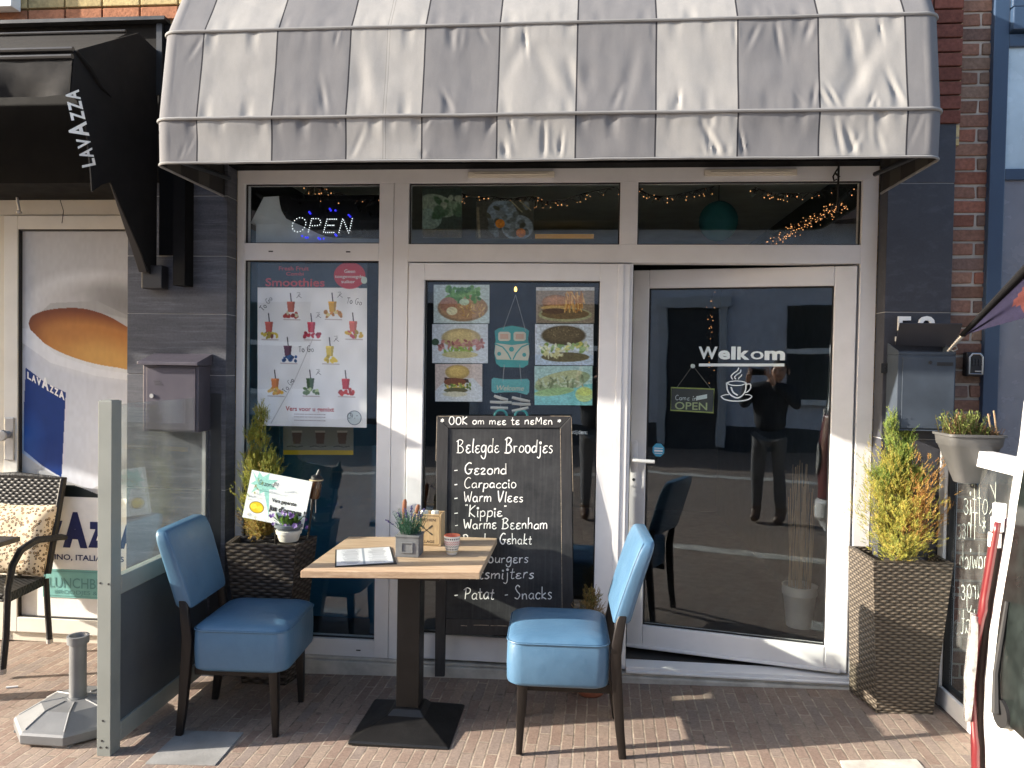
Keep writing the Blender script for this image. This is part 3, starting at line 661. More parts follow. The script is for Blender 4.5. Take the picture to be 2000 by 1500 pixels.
# ------------------------------------------------------------------ brick house on the right: pillar of real bricks and a blue window
house=thing('brick_house','brown brick house edge with a blue framed window, right of the dark pilaster','building',(2.0,0,.1))
bp=MB(); R=random.Random(11); YB=-.07; x0=1.750; x1=1.965; z=-.02; row=0
pal=[(.26,.145,.105),(.31,.165,.118),(.21,.135,.11),(.30,.13,.09),(.26,.175,.13),(.33,.185,.13)]
while z<4.0:
    hh=.0555; zz=z+R.uniform(-.002,.002)
    segs=[(x0,1.975)] if row%2==0 else [(x0,x0+.102+R.uniform(-.004,.004)),None]
    if row%2: segs[1]=(segs[0][1]+.012,1.972)
    for s0,s1 in segs:
        c=R.choice(pal); k=R.uniform(.8,1.15); j=lambda a=.003:R.uniform(-a,a)
        bp.add([Vector(p) for p in ((s0+j(),YB+j(),zz+j()),(s1+j(),YB+j(),zz+j()),(s1+j(),YB+j(),zz+hh+j()),(s0+j(),YB+j(),zz+hh+j()),(s0,YB+.03,zz),(s1,YB+.03,zz),(s1,YB+.03,zz+hh),(s0,YB+.03,zz+hh))],
               [(0,1,2,3),(0,4,5,1),(1,5,6,2),(2,6,7,3),(3,7,4,0)],0,None,tuple(q*k for q in c))
    z+=.0685; row+=1
bp.box(1.744,6.0,YB+.009,.3,-.1,6.0,1)
bp.build('wall',[m_brick,m_mortar],house,bevel=.004)
bw=MB(); xw=F(1940,60,-.09).x
bw.box(xw,xw+.07,-.10,-.03,.9,3.7); bw.box(xw+.07,4,-.098,-.03,F(1980,352,-.09).z,F(1980,330,-.09).z); bw.box(xw+.07,4,-.098,-.03,F(1980,92,-.09).z,F(1980,75,-.09).z+.02)
bw.box(xw+.07,4,-.13,-.03,F(1980,72,-.09).z+.02,F(1980,20,-.09).z); bw.box(xw+.07,4,-.12,-.03,F(1980,18,-.09).z,3.7); bw.box(xw+.07,4,-.098,-.03,.9,.97)
wfr=bw.build('window_frame',m_bluepaint,house,bevel=.004)
pn=MB(); pn.box(xw+.07,4,-.082,-.078,F(1980,330,-.09).z,F(1980,92,-.09).z); pn.build('pane',mat('pale_blind',(.42,.53,.60),.25),wfr)
pn=MB(); pn.box(xw+.07,4,-.082,-.078,.97,F(1980,352,-.09).z); pn.build('pane',mat('grey_blind',(.17,.18,.21),.25),wfr)
rb=MB(); a=F(1862,48,YB-.01)
rb.tube([a+Vector((0,0,.02)),a+Vector((-.006,-.004,-.01)),a+Vector((.008,-.006,-.04)),a+Vector((.028,-.004,-.062))],.006,6,flat=.4); rb.tube([a,a+Vector((.010,-.004,-.02)),a+Vector((.001,-.008,-.05)),a+Vector((.001,-.004,-.135))],.006,6,flat=.4)
tag(rb.build('tie_ribbon',m_white,smooth=True),'short white ribbon knotted to the brickwork right of the striped awning','ribbon')
# ------------------------------------------------------------------ the other side of the street (seen mirrored in the glass)
opp=thing('street_building','grey plastered terrace across the street, mirrored in the cafe glass','building',(0,-12,0)); YO=-11.8
ow=MB(); ow.box(-30,30,YO-6,YO,.5,4.6); ow.build('wall',m_plaster,opp)
op=MB(); op.box(-30,30,YO-5.9,YO+.04,-1,.5); op.build('plinth',mat('dark_plinth',(.05,.05,.055),.8),opp)
orf=MB(); orf.prism([(-30,YO+.5,4.6),(-30,YO-6.5,4.6),(-30,YO-3,7.6)],(60,0,0)); orf.build('roof',mat('dark_roof_tile',(.10,.055,.04),.8,bump=.4),opp)
for xd in (-2.9,-10.5,4.9,11):
    d=MB(); d.box(xd-.72,xd-.55,YO+.001,YO+.10,.05,2.95,1); d.box(xd+.55,xd+.72,YO+.001,YO+.10,.05,2.95,1); d.box(xd-.78,xd+.78,YO+.001,YO+.14,2.95,3.18,1); d.box(xd-.55,xd+.55,YO+.001,YO+.03,.05,2.95,0)
    d.build('door',[mat('dark_door',(.02,.022,.03),.4),mat('pale_surround',(.5,.5,.52),.8)],opp)
for xd in (-6.6,-.2,1.6,-14,7.9,-17):
    d=MB(); d.box(xd-.8,xd+.8,YO+.001,YO+.05,1.1,2.95,0); d.box(xd-.8,xd+.8,YO+.05,YO+.08,2.0,2.1,1); d.box(xd-.9,xd+.9,YO+.001,YO+.12,1.0,1.099,1)
    d.build('window',[mat('dark_window',(.03,.035,.04),.15),m_white],opp)
# ================================================================== OBJECTS
# ------------------------------------------------------------------ striped awning over the cafe
aw=thing('striped_awning','grey and pale grey striped canopy awning with black seams over the cafe front','awning',(-.22,-.1,2.53))
AX0,AX1=-1.890,1.402; AR=.065
prof=[]                                    # cloth stretched flat from hoop to hoop
hoops=[(-.770,2.530),(-.778,2.715),(-.715,3.115),(-.535,3.43),(-.11,3.62)]
for p_,q_ in zip(hoops[:-1],hoops[1:]): prof += [(p_[0]+(q_[0]-p_[0])*k/16,p_[1]+(q_[1]-p_[1])*k/16) for k in range(16)]
prof.append(hoops[-1])
pl=[0]
for a,b in zip(prof[:-1],prof[1:]): pl.append(pl[-1]+math.hypot(b[0]-a[0],b[1]-a[1]))
def sat(z):
    return next((s for s,p in zip(pl,prof) if p[1]>=z),pl[-1])
sr=[0,sat(2.715),sat(3.115),sat(3.43),pl[-1]]
def at(s):
    for i in range(len(pl)-1):
        if pl[i+1]>=s:
            t=(s-pl[i])/max(1e-9,pl[i+1]-pl[i]); return (prof[i][0]+(prof[i+1][0]-prof[i][0])*t, prof[i][1]+(prof[i+1][1]-prof[i][1])*t)
    return prof[-1]
seams=[AX0]+[F(u,268,-.775).x for u in (384,530,675,823,970,1124,1280,1441,1600,1772)]+[AX1]
GREY=(.158,.158,.165); PALE=(.268,.265,.260); SEAM=(.035,.035,.04)
NS=170; ss=[pl[-1]*i/NS for i in range(NS+1)]
# path round the canopy in plan: left wall -> left side -> rounded corner -> front -> corner -> right side
path=[]   # (x, depth fraction: 0 front .. 1 wall, colour key)
def addp(x,k,c): path.append((x,k,c))
arc=[(AR-AR*math.cos(t),AR-AR*math.sin(t)) for t in np.linspace(0,math.pi/2,8)]   # (x offset from side, y offset from front)
front=[]
def colr(x):
    for i in range(len(seams)-1):
        if x<seams[i+1]: return GREY if i%2==0 else PALE
    return GREY
xs=set(np.linspace(AX0+AR,AX1-AR,400).tolist())
stitch=[F(u,268,-.775).x for u in (750,1357)]
for q in seams[1:-1]: xs |= {q-.0035,q+.0035}
for q in stitch: xs |= {q-.0068,q-.0045,q+.0045,q+.0068}
xs=sorted(x for x in xs if not any(abs(x-q)<.0068 and abs(abs(x-q)-.0045)>1e-9 for q in stitch) and not any(0<abs(x-q)<.0034 or abs(x-q)<1e-9 for q in seams[1:-1]))
fa=MB(); cols=[]
side=np.linspace(1,0,16)[:-1]
DR=random.Random(77); dents=[]
for i in range(52):
    k=DR.choice([0,1,1,1,2,2]); r=sr[k] if k else 0; side_=DR.choice([-1,1]) if k==1 else (1 if k==0 else -1)
    ln=DR.uniform(.02,.085); s0_=r+side_*(ln*.9+.004); an=DR.uniform(-.55,.55)
    dents.append((DR.uniform(AX0+.1,AX1-.1),s0_,ln,DR.uniform(.006,.014),an,DR.uniform(.0008,.0032)))
for i in range(9):
    dents.append((DR.uniform(AX0+.2,AX1-.2),DR.uniform(sr[1]+.08,sr[2]-.05),DR.uniform(.08,.17),DR.uniform(.018,.035),DR.uniform(-.5,.5),DR.uniform(.0010,.0030)))
def pucker(x,s):
    n=Vector((x*7,s*3.2,1.7)); d=.0035*noise.noise(n)+.0012*noise.noise(n*2.7)
    d+=.0030*abs(noise.noise(Vector((x*5+s*6,s*5-x*1.4,4.))))
    for r,dr in ((sr[1],-1),(sr[2],-1),(sr[1],1),(sr[2],1)):        # small puckers where the cloth is caught by a hoop
        t=(s-r)*dr
        if 0<=t<.11:
            e=math.exp(-t/.035); k=noise.noise(Vector((x*16,r*5+dr,9.)))
            d-= e*.010*max(0,k-.05)*3
    for dxx,dss,ln,wd,an,am in dents:
        if abs(x-dxx)<.2 and abs(s-dss)<.3:
            p_=(x-dxx)*math.cos(an)+(s-dss)*math.sin(an); q_=-(x-dxx)*math.sin(an)+(s-dss)*math.cos(an)
            e_=(p_/wd)**2+(q_/ln)**2
            if e_<9: d-=am*math.exp(-e_)*2.2-am*math.exp(-((p_/wd-1.4)**2+(q_/ln)**2))
    sag=0
    for a,b in zip(sr[:-1],sr[1:]):
        if a<=s<=b: sag=math.sin(math.pi*(s-a)/(b-a))
    return d*(.25+.75*min(1,sag*2.))-.006*sag
verts=[]; ncol=0; meta=[]
cols_x=[]
for k in side: cols_x.append(('L',k))
for k in range(8): cols_x.append(('LC',k))
for x in xs[1:-1]: cols_x.append(('F',x))
for k in range(7,-1,-1): cols_x.append(('RC',k))
for k in side[::-1]: cols_x.append(('R',k))
for typ,val in cols_x:
    for s in ss:
        y,z=at(s); yf=max(-.11-y,.0); ar=min(1,yf/.2)
        if typ in 'LR':
            yy=y+AR*ar+(yf-AR*ar)*val; x=AX0 if typ=='L' else AX1; x+=(.006*noise.noise(Vector((yy*9,z*5,3))))
        elif typ in ('LC','RC'):
            ox,oy=arc[val]; x=(AX0+ox) if typ=='LC' else (AX1-ox); yy=y+oy*ar
        else:
            x=val; d=pucker(x,s); e=min(1,min(x-AX0,AX1-x)/.25)
            y2,z2=at(min(pl[-1],s+.01)); y1_,z1_=at(max(0,s-.01)); ty,tz=y2-y1_,z2-z1_; ll=math.hypot(ty,tz) or 1
            yy=y-tz/ll*d*e; z=z+ty/ll*d*e
            if s<.02: z+=.0015*math.sin(x*5)+.0015*noise.noise(Vector((x*8,0,0)))
        verts.append((x,yy,z))
N1=NS+1; fs=[]; fc=[]
for i in range(len(cols_x)-1):
    t0,v0=cols_x[i]; t1,v1=cols_x[i+1]
    if t0=='F' and t1=='F':
        mx=(v0+v1)/2; c=SEAM if (v1-v0)<.0075 and any(abs(mx-q)<.002 for q in seams) else ((.17,.167,.162) if any(.0045<abs(mx-q)<.0068 for q in stitch) else colr(mx))
    elif t0 in('L','R'):
        kk=v0; c=(PALE if int((1-kk)*.7/.16)%2==1 else GREY)
    else: c=GREY if t0 in('LC','RC') or t1 in ('LC','RC') else colr(v0 if t0=='F' else v1)
    for j in range(NS):
        fs.append((i*N1+j,(i+1)*N1+j,(i+1)*N1+j+1,i*N1+j+1)); fc.append(c)
fa.add(verts,fs,0,None,fc)
def mk_canvas():
    N=NT('striped_canvas'); a=N.n('VertexColor',layer_name='Col').outputs[0]; co=N.n('TexCoord').outputs['Object']
    n=N.noise(N.mapping(co,(1,1,.25)),45,5,.7); n2=N.noise(co,3.2,7,.65); we=N.noise(N.mapping(co,(1,1,6)),260,2)
    c=N.mix(.8,a,N.ramp(n,[(.25,.93),(.75,1.04)]),'MULTIPLY'); c=N.mix(.8,c,N.ramp(n2,[(.3,.95),(.7,1.03)]),'MULTIPLY'); c=N.mix(.5,c,N.ramp(we,[(.3,.85),(.7,1.1)]),'MULTIPLY')
    N.set(Base_Color=c,Roughness=.95,Specular_IOR_Level=.06)
    cr=N.noise(N.mapping(co,(1.,1.,.6),rot=(0,.6,0)),11,6,.55)
    N.bump(N.math('ADD',N.math('MULTIPLY',cr,.7),N.math('MULTIPLY',we,.07)),.15,.012); return N.m
m_canvas=mk_canvas()
m_underside=vcol('canvas_underside',.95,.05); LN=m_underside.node_tree; q_=LN.nodes['Principled BSDF'].inputs['Base Color']; mq=LN.nodes.new('ShaderNodeMix'); mq.data_type='RGBA'; mq.blend_type='MULTIPLY'; mq.inputs[0].default_value=1; mq.inputs[7].default_value=(.22,.21,.20,1); LN.links.new(q_.links[0].from_socket,mq.inputs[6]); LN.links.new(mq.outputs[2],q_)  # inner face repeats the stripes at much darker values
cl=fa.build('canopy',[m_canvas,m_underside],aw,smooth=True)
so=cl.modifiers.new('cloth','SOLIDIFY'); so.thickness=.0025; so.offset=-1; so.material_offset=1
def hoop(s,r,off,name,m):
    y,z=at(s); yf=-.11-y; p=[]
    p.append(Vector((AX0-off,-.11,2.62 if z<3 else 2.75)))
    for k in range(8): ox,oy=arc[k]; p.append(Vector((AX0+ox-off*(1-k/7),y+oy-off*(k/7),z)))
    for x in np.linspace(AX0+AR+.05,AX1-AR-.05,40): p.append(Vector((x,y-off+.0015*noise.noise(Vector((x*6,s,0))),z+.003*noise.noise(Vector((x*3,s,5))))))
    for k in range(7,-1,-1): ox,oy=arc[k]; p.append(Vector((AX1-ox+off*(1-k/7),y+oy-off*(k/7),z)))
    p.append(Vector((AX1+off,-.11,2.62 if z<3 else 2.75)))
    mb=MB(); mb.tube(p[1:-1],r,8); return mb.build(name,m,aw,smooth=True)
m_piping=mat('grey_piping',(.19,.19,.19),.7)
for s in sr[1:4]: hoop(s,.0075,.002,'hoop',m_piping)
hm=MB(); y,z=at(0)
hm.tube([Vector((AX0,-.12,z-.002))]+[Vector((AX0+a[0],y+a[1],z-.002)) for a in arc]+[Vector((x,y-.002,z-.002+.0015*math.sin(x*5)+.0015*noise.noise(Vector((x*8,0,0))))) for x in np.linspace(AX0+AR+.03,AX1-AR-.03,60)]+[Vector((AX1-a[0],y+a[1],z-.002)) for a in arc[::-1]]+[Vector((AX1,-.12,z-.002))],.006,6)
hm.build('hem',m_piping,aw,smooth=True)
fm=MB()
for x in (AX0+.03,AX1-.03): fm.tube([(x,-.12,2.62),(x,-.70,2.57)],.012,8)
fm.tube([(AX0+.03,-.70,2.57),(AX1-.03,-.70,2.57)],.012,8); fm.build('frame',m_darkmetal,aw)
# wrought hook under the lintel, right
hk=MB(); a=F(1637,362,-.05); b_=F(1638,326,-.05)
hk.tube([a+Vector((0,0,-.13)),a,b_+Vector((0,0,.02))],.0055,7); c=F(1629,352,-.05)
hk.tube([b_+Vector((.001,-.002,0)),F(1632,336,-.05),F(1627,345,-.05),F(1629,353,-.05),F(1634,350,-.05)],.0045,6); hk.tube([F(1631,338,-.05),F(1640,346,-.05)],.005,6)
tag(hk.build('hanging_hook',m_iron,smooth=True),'black wrought iron hook hanging under the awning above the right window','hook')
# ------------------------------------------------------------------ black hood awning of the neighbour
bk=thing('black_awning','black canvas hood awning with folded valance over the neighbour door','awning',(-3,-.12,3.2))
XB=-2.25
def E(u,v): return FX(u,v,XB)
bar=E(145,99); hem=E(138,186); ridge=Vector((XB-.06,-.30,3.30)); XL0=-9.0  # hood extended unseen to the far left to shade the neighbour door
f=MB()
# top slope
nx=40; top=[]; 
for i in range(nx+1):
    t=i/nx; a=Vector((XL0,-.30,3.30)).lerp(ridge,t); b_=Vector((XL0,bar.y,bar.z)).lerp(bar,t)
    top.append([a.lerp(b_,k/6)+Vector((0,0,-.012*math.sin(math.pi*k/6)+.004*noise.noise(Vector((a.x*6,k,1))))) for k in range(7)])
f.add([p for c in top for p in c],[(i*7+j,i*7+j+1,(i+1)*7+j+1,(i+1)*7+j) for i in range(nx) for j in range(6)])
# front valance with hanging folds
val=[]; nv=260
for i in range(nv+1):
    x=XL0+(bar.x-XL0)*i/nv; dz=hem.z-bar.z
    for j in range(13):
        t=j/12; fold=.055*t**1.2*noise.noise(Vector((x*4.2,.3*t,7)))+.02*t*noise.noise(Vector((x*9+t,.5,2)))
        val.append(Vector((x,bar.y-.012*math.sin(math.pi*t)+fold-.02*t,bar.z+dz*t+.012*t*noise.noise(Vector((x*5,1,3))))))
f.add(val,[(i*13+j,i*13+j+1,(i+1)*13+j+1,(i+1)*13+j) for i in range(nv) for j in range(12)])
f.build('hood_cloth',m_black_fabric,bk,smooth=True)
# end panel with its own hanging valance
ep=MB(); piv=Vector((XB,-.16,2.09))
pts=[ridge+Vector((.06,0,0)),Vector((XB,-.125,3.28)),Vector((XB,-.125,2.09)),piv,E(216,356),E(200,360),E(180,374),E(177,330),E(168,250),E(152,196),hem,bar]
c=sum(pts,Vector())/len(pts); n=len(pts)
ep.prism(pts,(-.006,0,0)); 
fold=[E(145,104),E(218,190),E(214,186),E(190,186),E(165,140)]
ep.tube([E(147,100),E(170,130),E(196,170),E(217,189)],[.012,.02,.014,.004],8,flat=.6)
e_=ep.build('end_panel',m_black_fabric,bk)
lt=MB(); a=E(186,322); b_=E(150,164); exx=(b_-a).normalized(); nn=Vector((1,0,0)); eyy=nn.cross(exx); 
wd=(b_-a).length; x=0
for ch,k,hh in (('L',.10,.095),('A',.13,.095),('V',.13,.095),('A',.20,.13),('Z',.12,.095),('Z',.12,.095),('A',.13,.095)):
    txt(lt,ch,hh,a+exx*(x*wd)+nn*.003+eyy*.004,exx,eyy,off=.03,width=k*wd*.92); x+=k*1.02
lt.build('lettering',m_white,e_)
ar=MB(); p0=Vector((XB-.03,bar.y+.03,bar.z-.02)); p1=Vector((XB-.03,-.17,2.12)); d=(p1-p0); q=[]
ar.prism([p0+Vector((-.02,0,.0)),p0+Vector((-.02,.06,0)),p1+Vector((-.02,.05,0.02)),p1+Vector((-.02,-.035,-.0))],(.045,0,0))
ar.box(XB-.05,XB+.06,-.18,-.112,2.04,2.16)
ar.build('arm',m_black_paint,bk,bevel=.004)
bo=MB(); bo.box(XL0,XB+.01,-.122,-.112,2.60,3.424); bo.box(XL0,XB+.06,-.17,-.112,3.425,3.443,1)
bo.box(XB+.012,-2.12,-.125,-.112,2.22,3.42); bo.box(-2.118,-2.055,-.20,-.112,2.055,2.62); bo.box(XL0,XB+.01,-.112,YL,2.602,2.63); 
bo.box(XB+.0,XB+.03,-.14,-.126,3.05,3.42,1)
bo.build('wall_board',[m_dark_board,m_darkmetal],bk)
br=MB(); 
for z,y in ((bar.z+.004,bar.y-.006),(bar.z-.03,bar.y-.012)): br.tube([(XL0,y,z),(bar.x,y,z)],.011,8)
br.tube([(XL0,-.31,3.306),(ridge.x,-.31,3.306)],.008,8)
br.build('front_bar',m_black_paint,bk,smooth=True)
# ------------------------------------------------------------------ glass wind screens
def bolt(mb,p,ax): mb.tube([Vector(p),Vector(p)+Vector(ax)*.004],.007,8)
sc=thing('wind_screen','grey wind screen with clear upper glass and dark lower panel, left of the chairs','wind screen',(-1.98,-.45,0))
zg_=gz(-1.98)
po=MB(); po.box(-2.018,-1.958,-.955,-.885,zg_,1.495); po.box(-2.012,-1.964,-.949,-.891,1.495,1.498)
post=po.build('post',m_greypaint,sc,bevel=.004)
for u,v in ((196,1139),(212,1141),(201,1408),(199,1447),(196,1460),(208,1460)): 
    bt=MB(); p=F(u,v,-.9555); bt.tube([p,p+Vector((0,-.001,0))],.0048,8); bt.build('screw_hole',m_gasket,post)
p2=MB(); p2.box(-1.955,-1.895,-.112,-.065,-.02,1.50); p2.build('post',m_darkmetal,sc,bevel=.003)
rl=MB(); rl.box(-2.00,-1.955,-.885,-.112,.665,.745); rl.build('rail',m_greypaint,sc,bevel=.004); rl=MB(); rl.box(-2.0,-1.955,-.885,-.112,.03,.115); rl.build('rail',m_greypaint,sc,bevel=.004)
lp=MB(); lp.box(-1.985,-1.965,-.885,-.112,.115,.665); lp.build('lower_panel',m_panelgrey,sc)
gp=MB(); gp.box(-1.982,-1.974,-.885,-.114,.745,1.478); gp.build('glass_pane',m_screen,sc)
ga=MB(); ga.box(-1.988,-1.968,-.135,-.112,.745,1.48); ga.build('glazing_bar',m_steel,sc)
hx=MB(); a=FX(437,840,-1.894); hx.lathe([(.0,-.022),(.012,-.02),(.014,0),(.012,.02),(.0,.022)],(a.x,a.y,a.z),8); hx.tube([(a.x,a.y,a.z),F(452,842,-.0)],.002,5); hx.build('latch',m_steel,sc)
s2=thing('wind_screen','white framed glass wind screen with mirrored chalk writing, behind the tall right planter','wind screen',(1.75,-.4,.09))
XR=1.735; zr=gz(XR)
fr=MB(); zt=1.335
fr.box(XR-.03,XR+.03,-.185,-.125,zr,zt-.07); fr.box(XR-.03,XR+.03,-1.05,-.125,zt-.07,zt); fr.box(XR-.03,XR+.03,-1.05,-.185,zr+.005,zr+.095); fr.box(XR-.03,XR+.03,-1.05,-.99,zr+.095,zt-.07)
fr.build('frame',m_upvc,s2,bevel=.004)
gp=MB(); gp.box(XR-.004,XR+.004,-.99,-.185,zr+.095,zt-.07); gp.build('glass_pane',m_screen,s2)
gk=MB(); gk.box(XR-.016,XR+.016,-.205,-.185,zr+.095,zt-.07); gk.box(XR-.016,XR+.016,-.99,-.205,zr+.095,zr+.11); gk.build('gasket',m_gasket,s2)
wr=MB()
exm=Vector((0,1,0))                    # writing faces the far side: seen mirrored from here
for s,u0,u1,v,hp in (('Koffie',1945,1880,1003,58),('* Thee',1925,1868,1052,55),('Sandwich',1955,1872,1112,50),('Burgers',1935,1858,1170,52),("Patat's",1930,1862,1238,52)):
    pa=FX(u0,v,XR+.006); pb=FX(u1,v,XR+.006); pt=FX(u1,v-hp,XR+.006)
    hand(wr,s,abs(pt.z-pb.z),pa,(pb-pa).normalized(),(0,0,1),.0042,width=(pb-pa).length,seed=4)
wr.build('chalk_writing',m_chalk,s2)
# ------------------------------------------------------------------ letterboxes and small wall things
lb=thing('letterbox','closed purple grey letterbox on the slate tiles behind the glass wind screen','letterbox',(-2.14,-.2,1.3))
y0,y1=-.235,-.112; a=F(279,842,y0); b_=F(388,715,y0)
bx=MB(); bx.box(a.x,b_.x,y0,y1,a.z,b_.z); body=bx.build('body',m_purplegrey,lb,bevel=.003)
ld=MB(); e0=b_.z+.002; ld.prism([(a.x-.012,y0-.035,e0),(a.x-.012,y1,e0),(a.x-.012,y1,e0+.062),(a.x-.012,y0-.035,e0+.016)],(b_.x-a.x+.024,0,0)); ld.build('lid',m_purplegrey,lb,bevel=.002)
dr=MB(); dr.box(a.x+.022,b_.x-.014,y0-.006,y0-.001,a.z+.01,b_.z-.012); d_=dr.build('door',m_purplegrey,lb,bevel=.0015)
lk=MB(); c=F(297,773,y0-.007); lk.tube([c,c+Vector((0,-.006,0))],.011,14); lk.build('lock',m_steel,d_)
mk=MB(); c=F(300,745,y0-.0068)
for k in range(3): mk.box(c.x+.004*k,c.x+.035+.008*k,y0-.0075,y0-.0062,c.z-.009*k,c.z-.009*k+.003)
mk.build('sticker_print',m_ink,d_)
l2=thing('letterbox','blue grey steel letterbox with its lid propped open below the house number','letterbox',(1.6,-.2,1.4))
y0=-.245; a=F(1750,838,y0); b_=F(1868,682,y0)
bx=MB(); bx.box(a.x,b_.x,y0,y1,a.z,b_.z-.03); bx.prism([(a.x,y0,b_.z-.03),(a.x,y1,b_.z-.03),(a.x,y1,b_.z+.03),(a.x,y0,b_.z-.012)],(.006,0,0)); bx.prism([(b_.x-.006,y0,b_.z-.03),(b_.x-.006,y1,b_.z-.03),(b_.x-.006,y1,b_.z+.03),(b_.x-.006,y0,b_.z-.012)],(.006,0,0)); bx.box(a.x+.006,b_.x-.006,y0,y0+.02,b_.z-.03,b_.z-.014)
bx.box(a.x-.003,b_.x+.003,y0-.008,y1,a.z-.006,a.z-.0005)
bx.build('body',m_zinc,l2,bevel=.003)
ds=MB(); ds.box(a.x+.02,b_.x-.012,y0+.02,y1,b_.z-.029,b_.z-.02); ds.build('slot',m_gasket,l2)
dr=MB(); dr.box(a.x+.020,b_.x-.006,y0-.005,y0-.001,a.z+.006,b_.z-.038); d_=dr.build('door',m_zinc,l2,bevel=.0015)
lk=MB(); c=F(1817,708,y0-.006); lk.tube([c,c+Vector((0,-.004,0))],.008,12); e0=F(1846,711,y0-.006); lk.box(e0.x-.036,e0.x+.034,y0-.0075,y0-.0055,e0.z-.008,e0.z+.008); lk.build('lock',m_gasket,d_)
ld=MB(); p=[F(1749,674,-.145),F(1866,678,-.145),F(1880,633,-.20),F(1758,632,-.20)]; ld.prism(p,(0,.006,.004)); ld.build('lid',mat('dark_lid_inside',(.035,.035,.042),.5),l2)
kb=thing('key_safe','black key safe with a grey shackle on the brick pillar','key safe',(1.84,-.1,1.7))
a=F(1888,735,-.12); b_=F(1922,688,-.12); 
bx=MB(); bx.box(a.x,b_.x,-.115,YB-.002,a.z,b_.z); bx.build('body',m_black_paint,kb,bevel=.008,seg=3)
kf=MB(); cx=(a.x+b_.x)/2+.006; kf.tube([(a.x+.012,-.117,a.z+.012),(a.x+.012,-.117,b_.z-.025),(a.x+.026,-.117,b_.z-.008),(b_.x-.016,-.117,b_.z-.008),(b_.x-.004,-.117,b_.z-.022),(b_.x-.004,-.117,a.z+.012)],.0045,6,closed=True); kf.box(cx-.005,cx+.03,-.119,-.1155,a.z+.022,a.z+.028); kf.build('shackle',m_steel,kb)
bt=MB()
for i in range(4):
    for j in range(2): bt.box(a.x+.026+i*.014,a.x+.036+i*.014,-.119,-.1155,b_.z-.045-j*.018,b_.z-.032-j*.018)
bt.build('button',m_darkmetal,kb)
db=MB(); c=F(1726,719,PIL); db.box(c.x-.017,c.x+.017,PIL-.014,PIL-.0005,c.z-.024,c.z+.024); db.tube([(c.x,PIL-.0142,c.z),(c.x,PIL-.018,c.z)],.008,10)
tag(db.build('doorbell',m_darkmetal,bevel=.002),'small dark doorbell button on the right pilaster beside the door','doorbell')
# ------------------------------------------------------------------ rolled flag on a slanted pole
fl=thing('flag','navy and red flag on a slanted pole with metal tip above the key safe','flag',(1.66,-.28,1.72))
p0=F(1851,686,-.27); p1=F(1880,655,-.32); p2=F(2010,522,-.62); p3=p2+(p2-p1)*1.6
po=MB(); po.tube([p0,p1],[.006,.011],10); po.tube([F(1853,680,-.275),F(1868,676,-.29),F(1870,682,-.29),F(1862,686,-.285)],.0035,6,closed=True); po.build('pole_tip',m_steel,fl,smooth=True)
po=MB(); po.tube([p1,p2,p3],[.017,.030,.05],12,flat=.6); po.build('pole_sleeve',m_black_fabric,fl,smooth=True)
q=F(2012,618,-.62); cl=MB(); nu,nv=40,16; vs=[]; fcs=[]; fc=[]
qa=p1+(p3-p1)*.02; d0=(q-p2)/ ((p2-p1).length)
for i in range(nu+1):
    t=i/nu; a=p1.lerp(p3,t); dd_=(q-p2)*min(1.6,t*2.6)
    for j in range(nv+1):
        k=j/nv; vs.append(a+dd_*k+Vector((0,-.02*k*math.sin(9*t+k*3)-.012*math.sin(k*14+t*4)*k,0)))
for i in range(nu):
    for j in range(nv):
        fcs.append((i*(nv+1)+j,(i+1)*(nv+1)+j,(i+1)*(nv+1)+j+1,i*(nv+1)+j+1)); t=i/nu;k=j/nv
        fc.append((.075,.022,.020) if (t>.34+.10*noise.noise(Vector((k*3,0,0))) and k>.12 and k<.86+.1*math.sin(t*9)) else (.016,.014,.034))
cl.add(vs,fcs,0,None,fc); c_=cl.build('cloth',vcol('flag_cloth',.8,.15,.3,.3,300,trans=.08),fl,smooth=True)
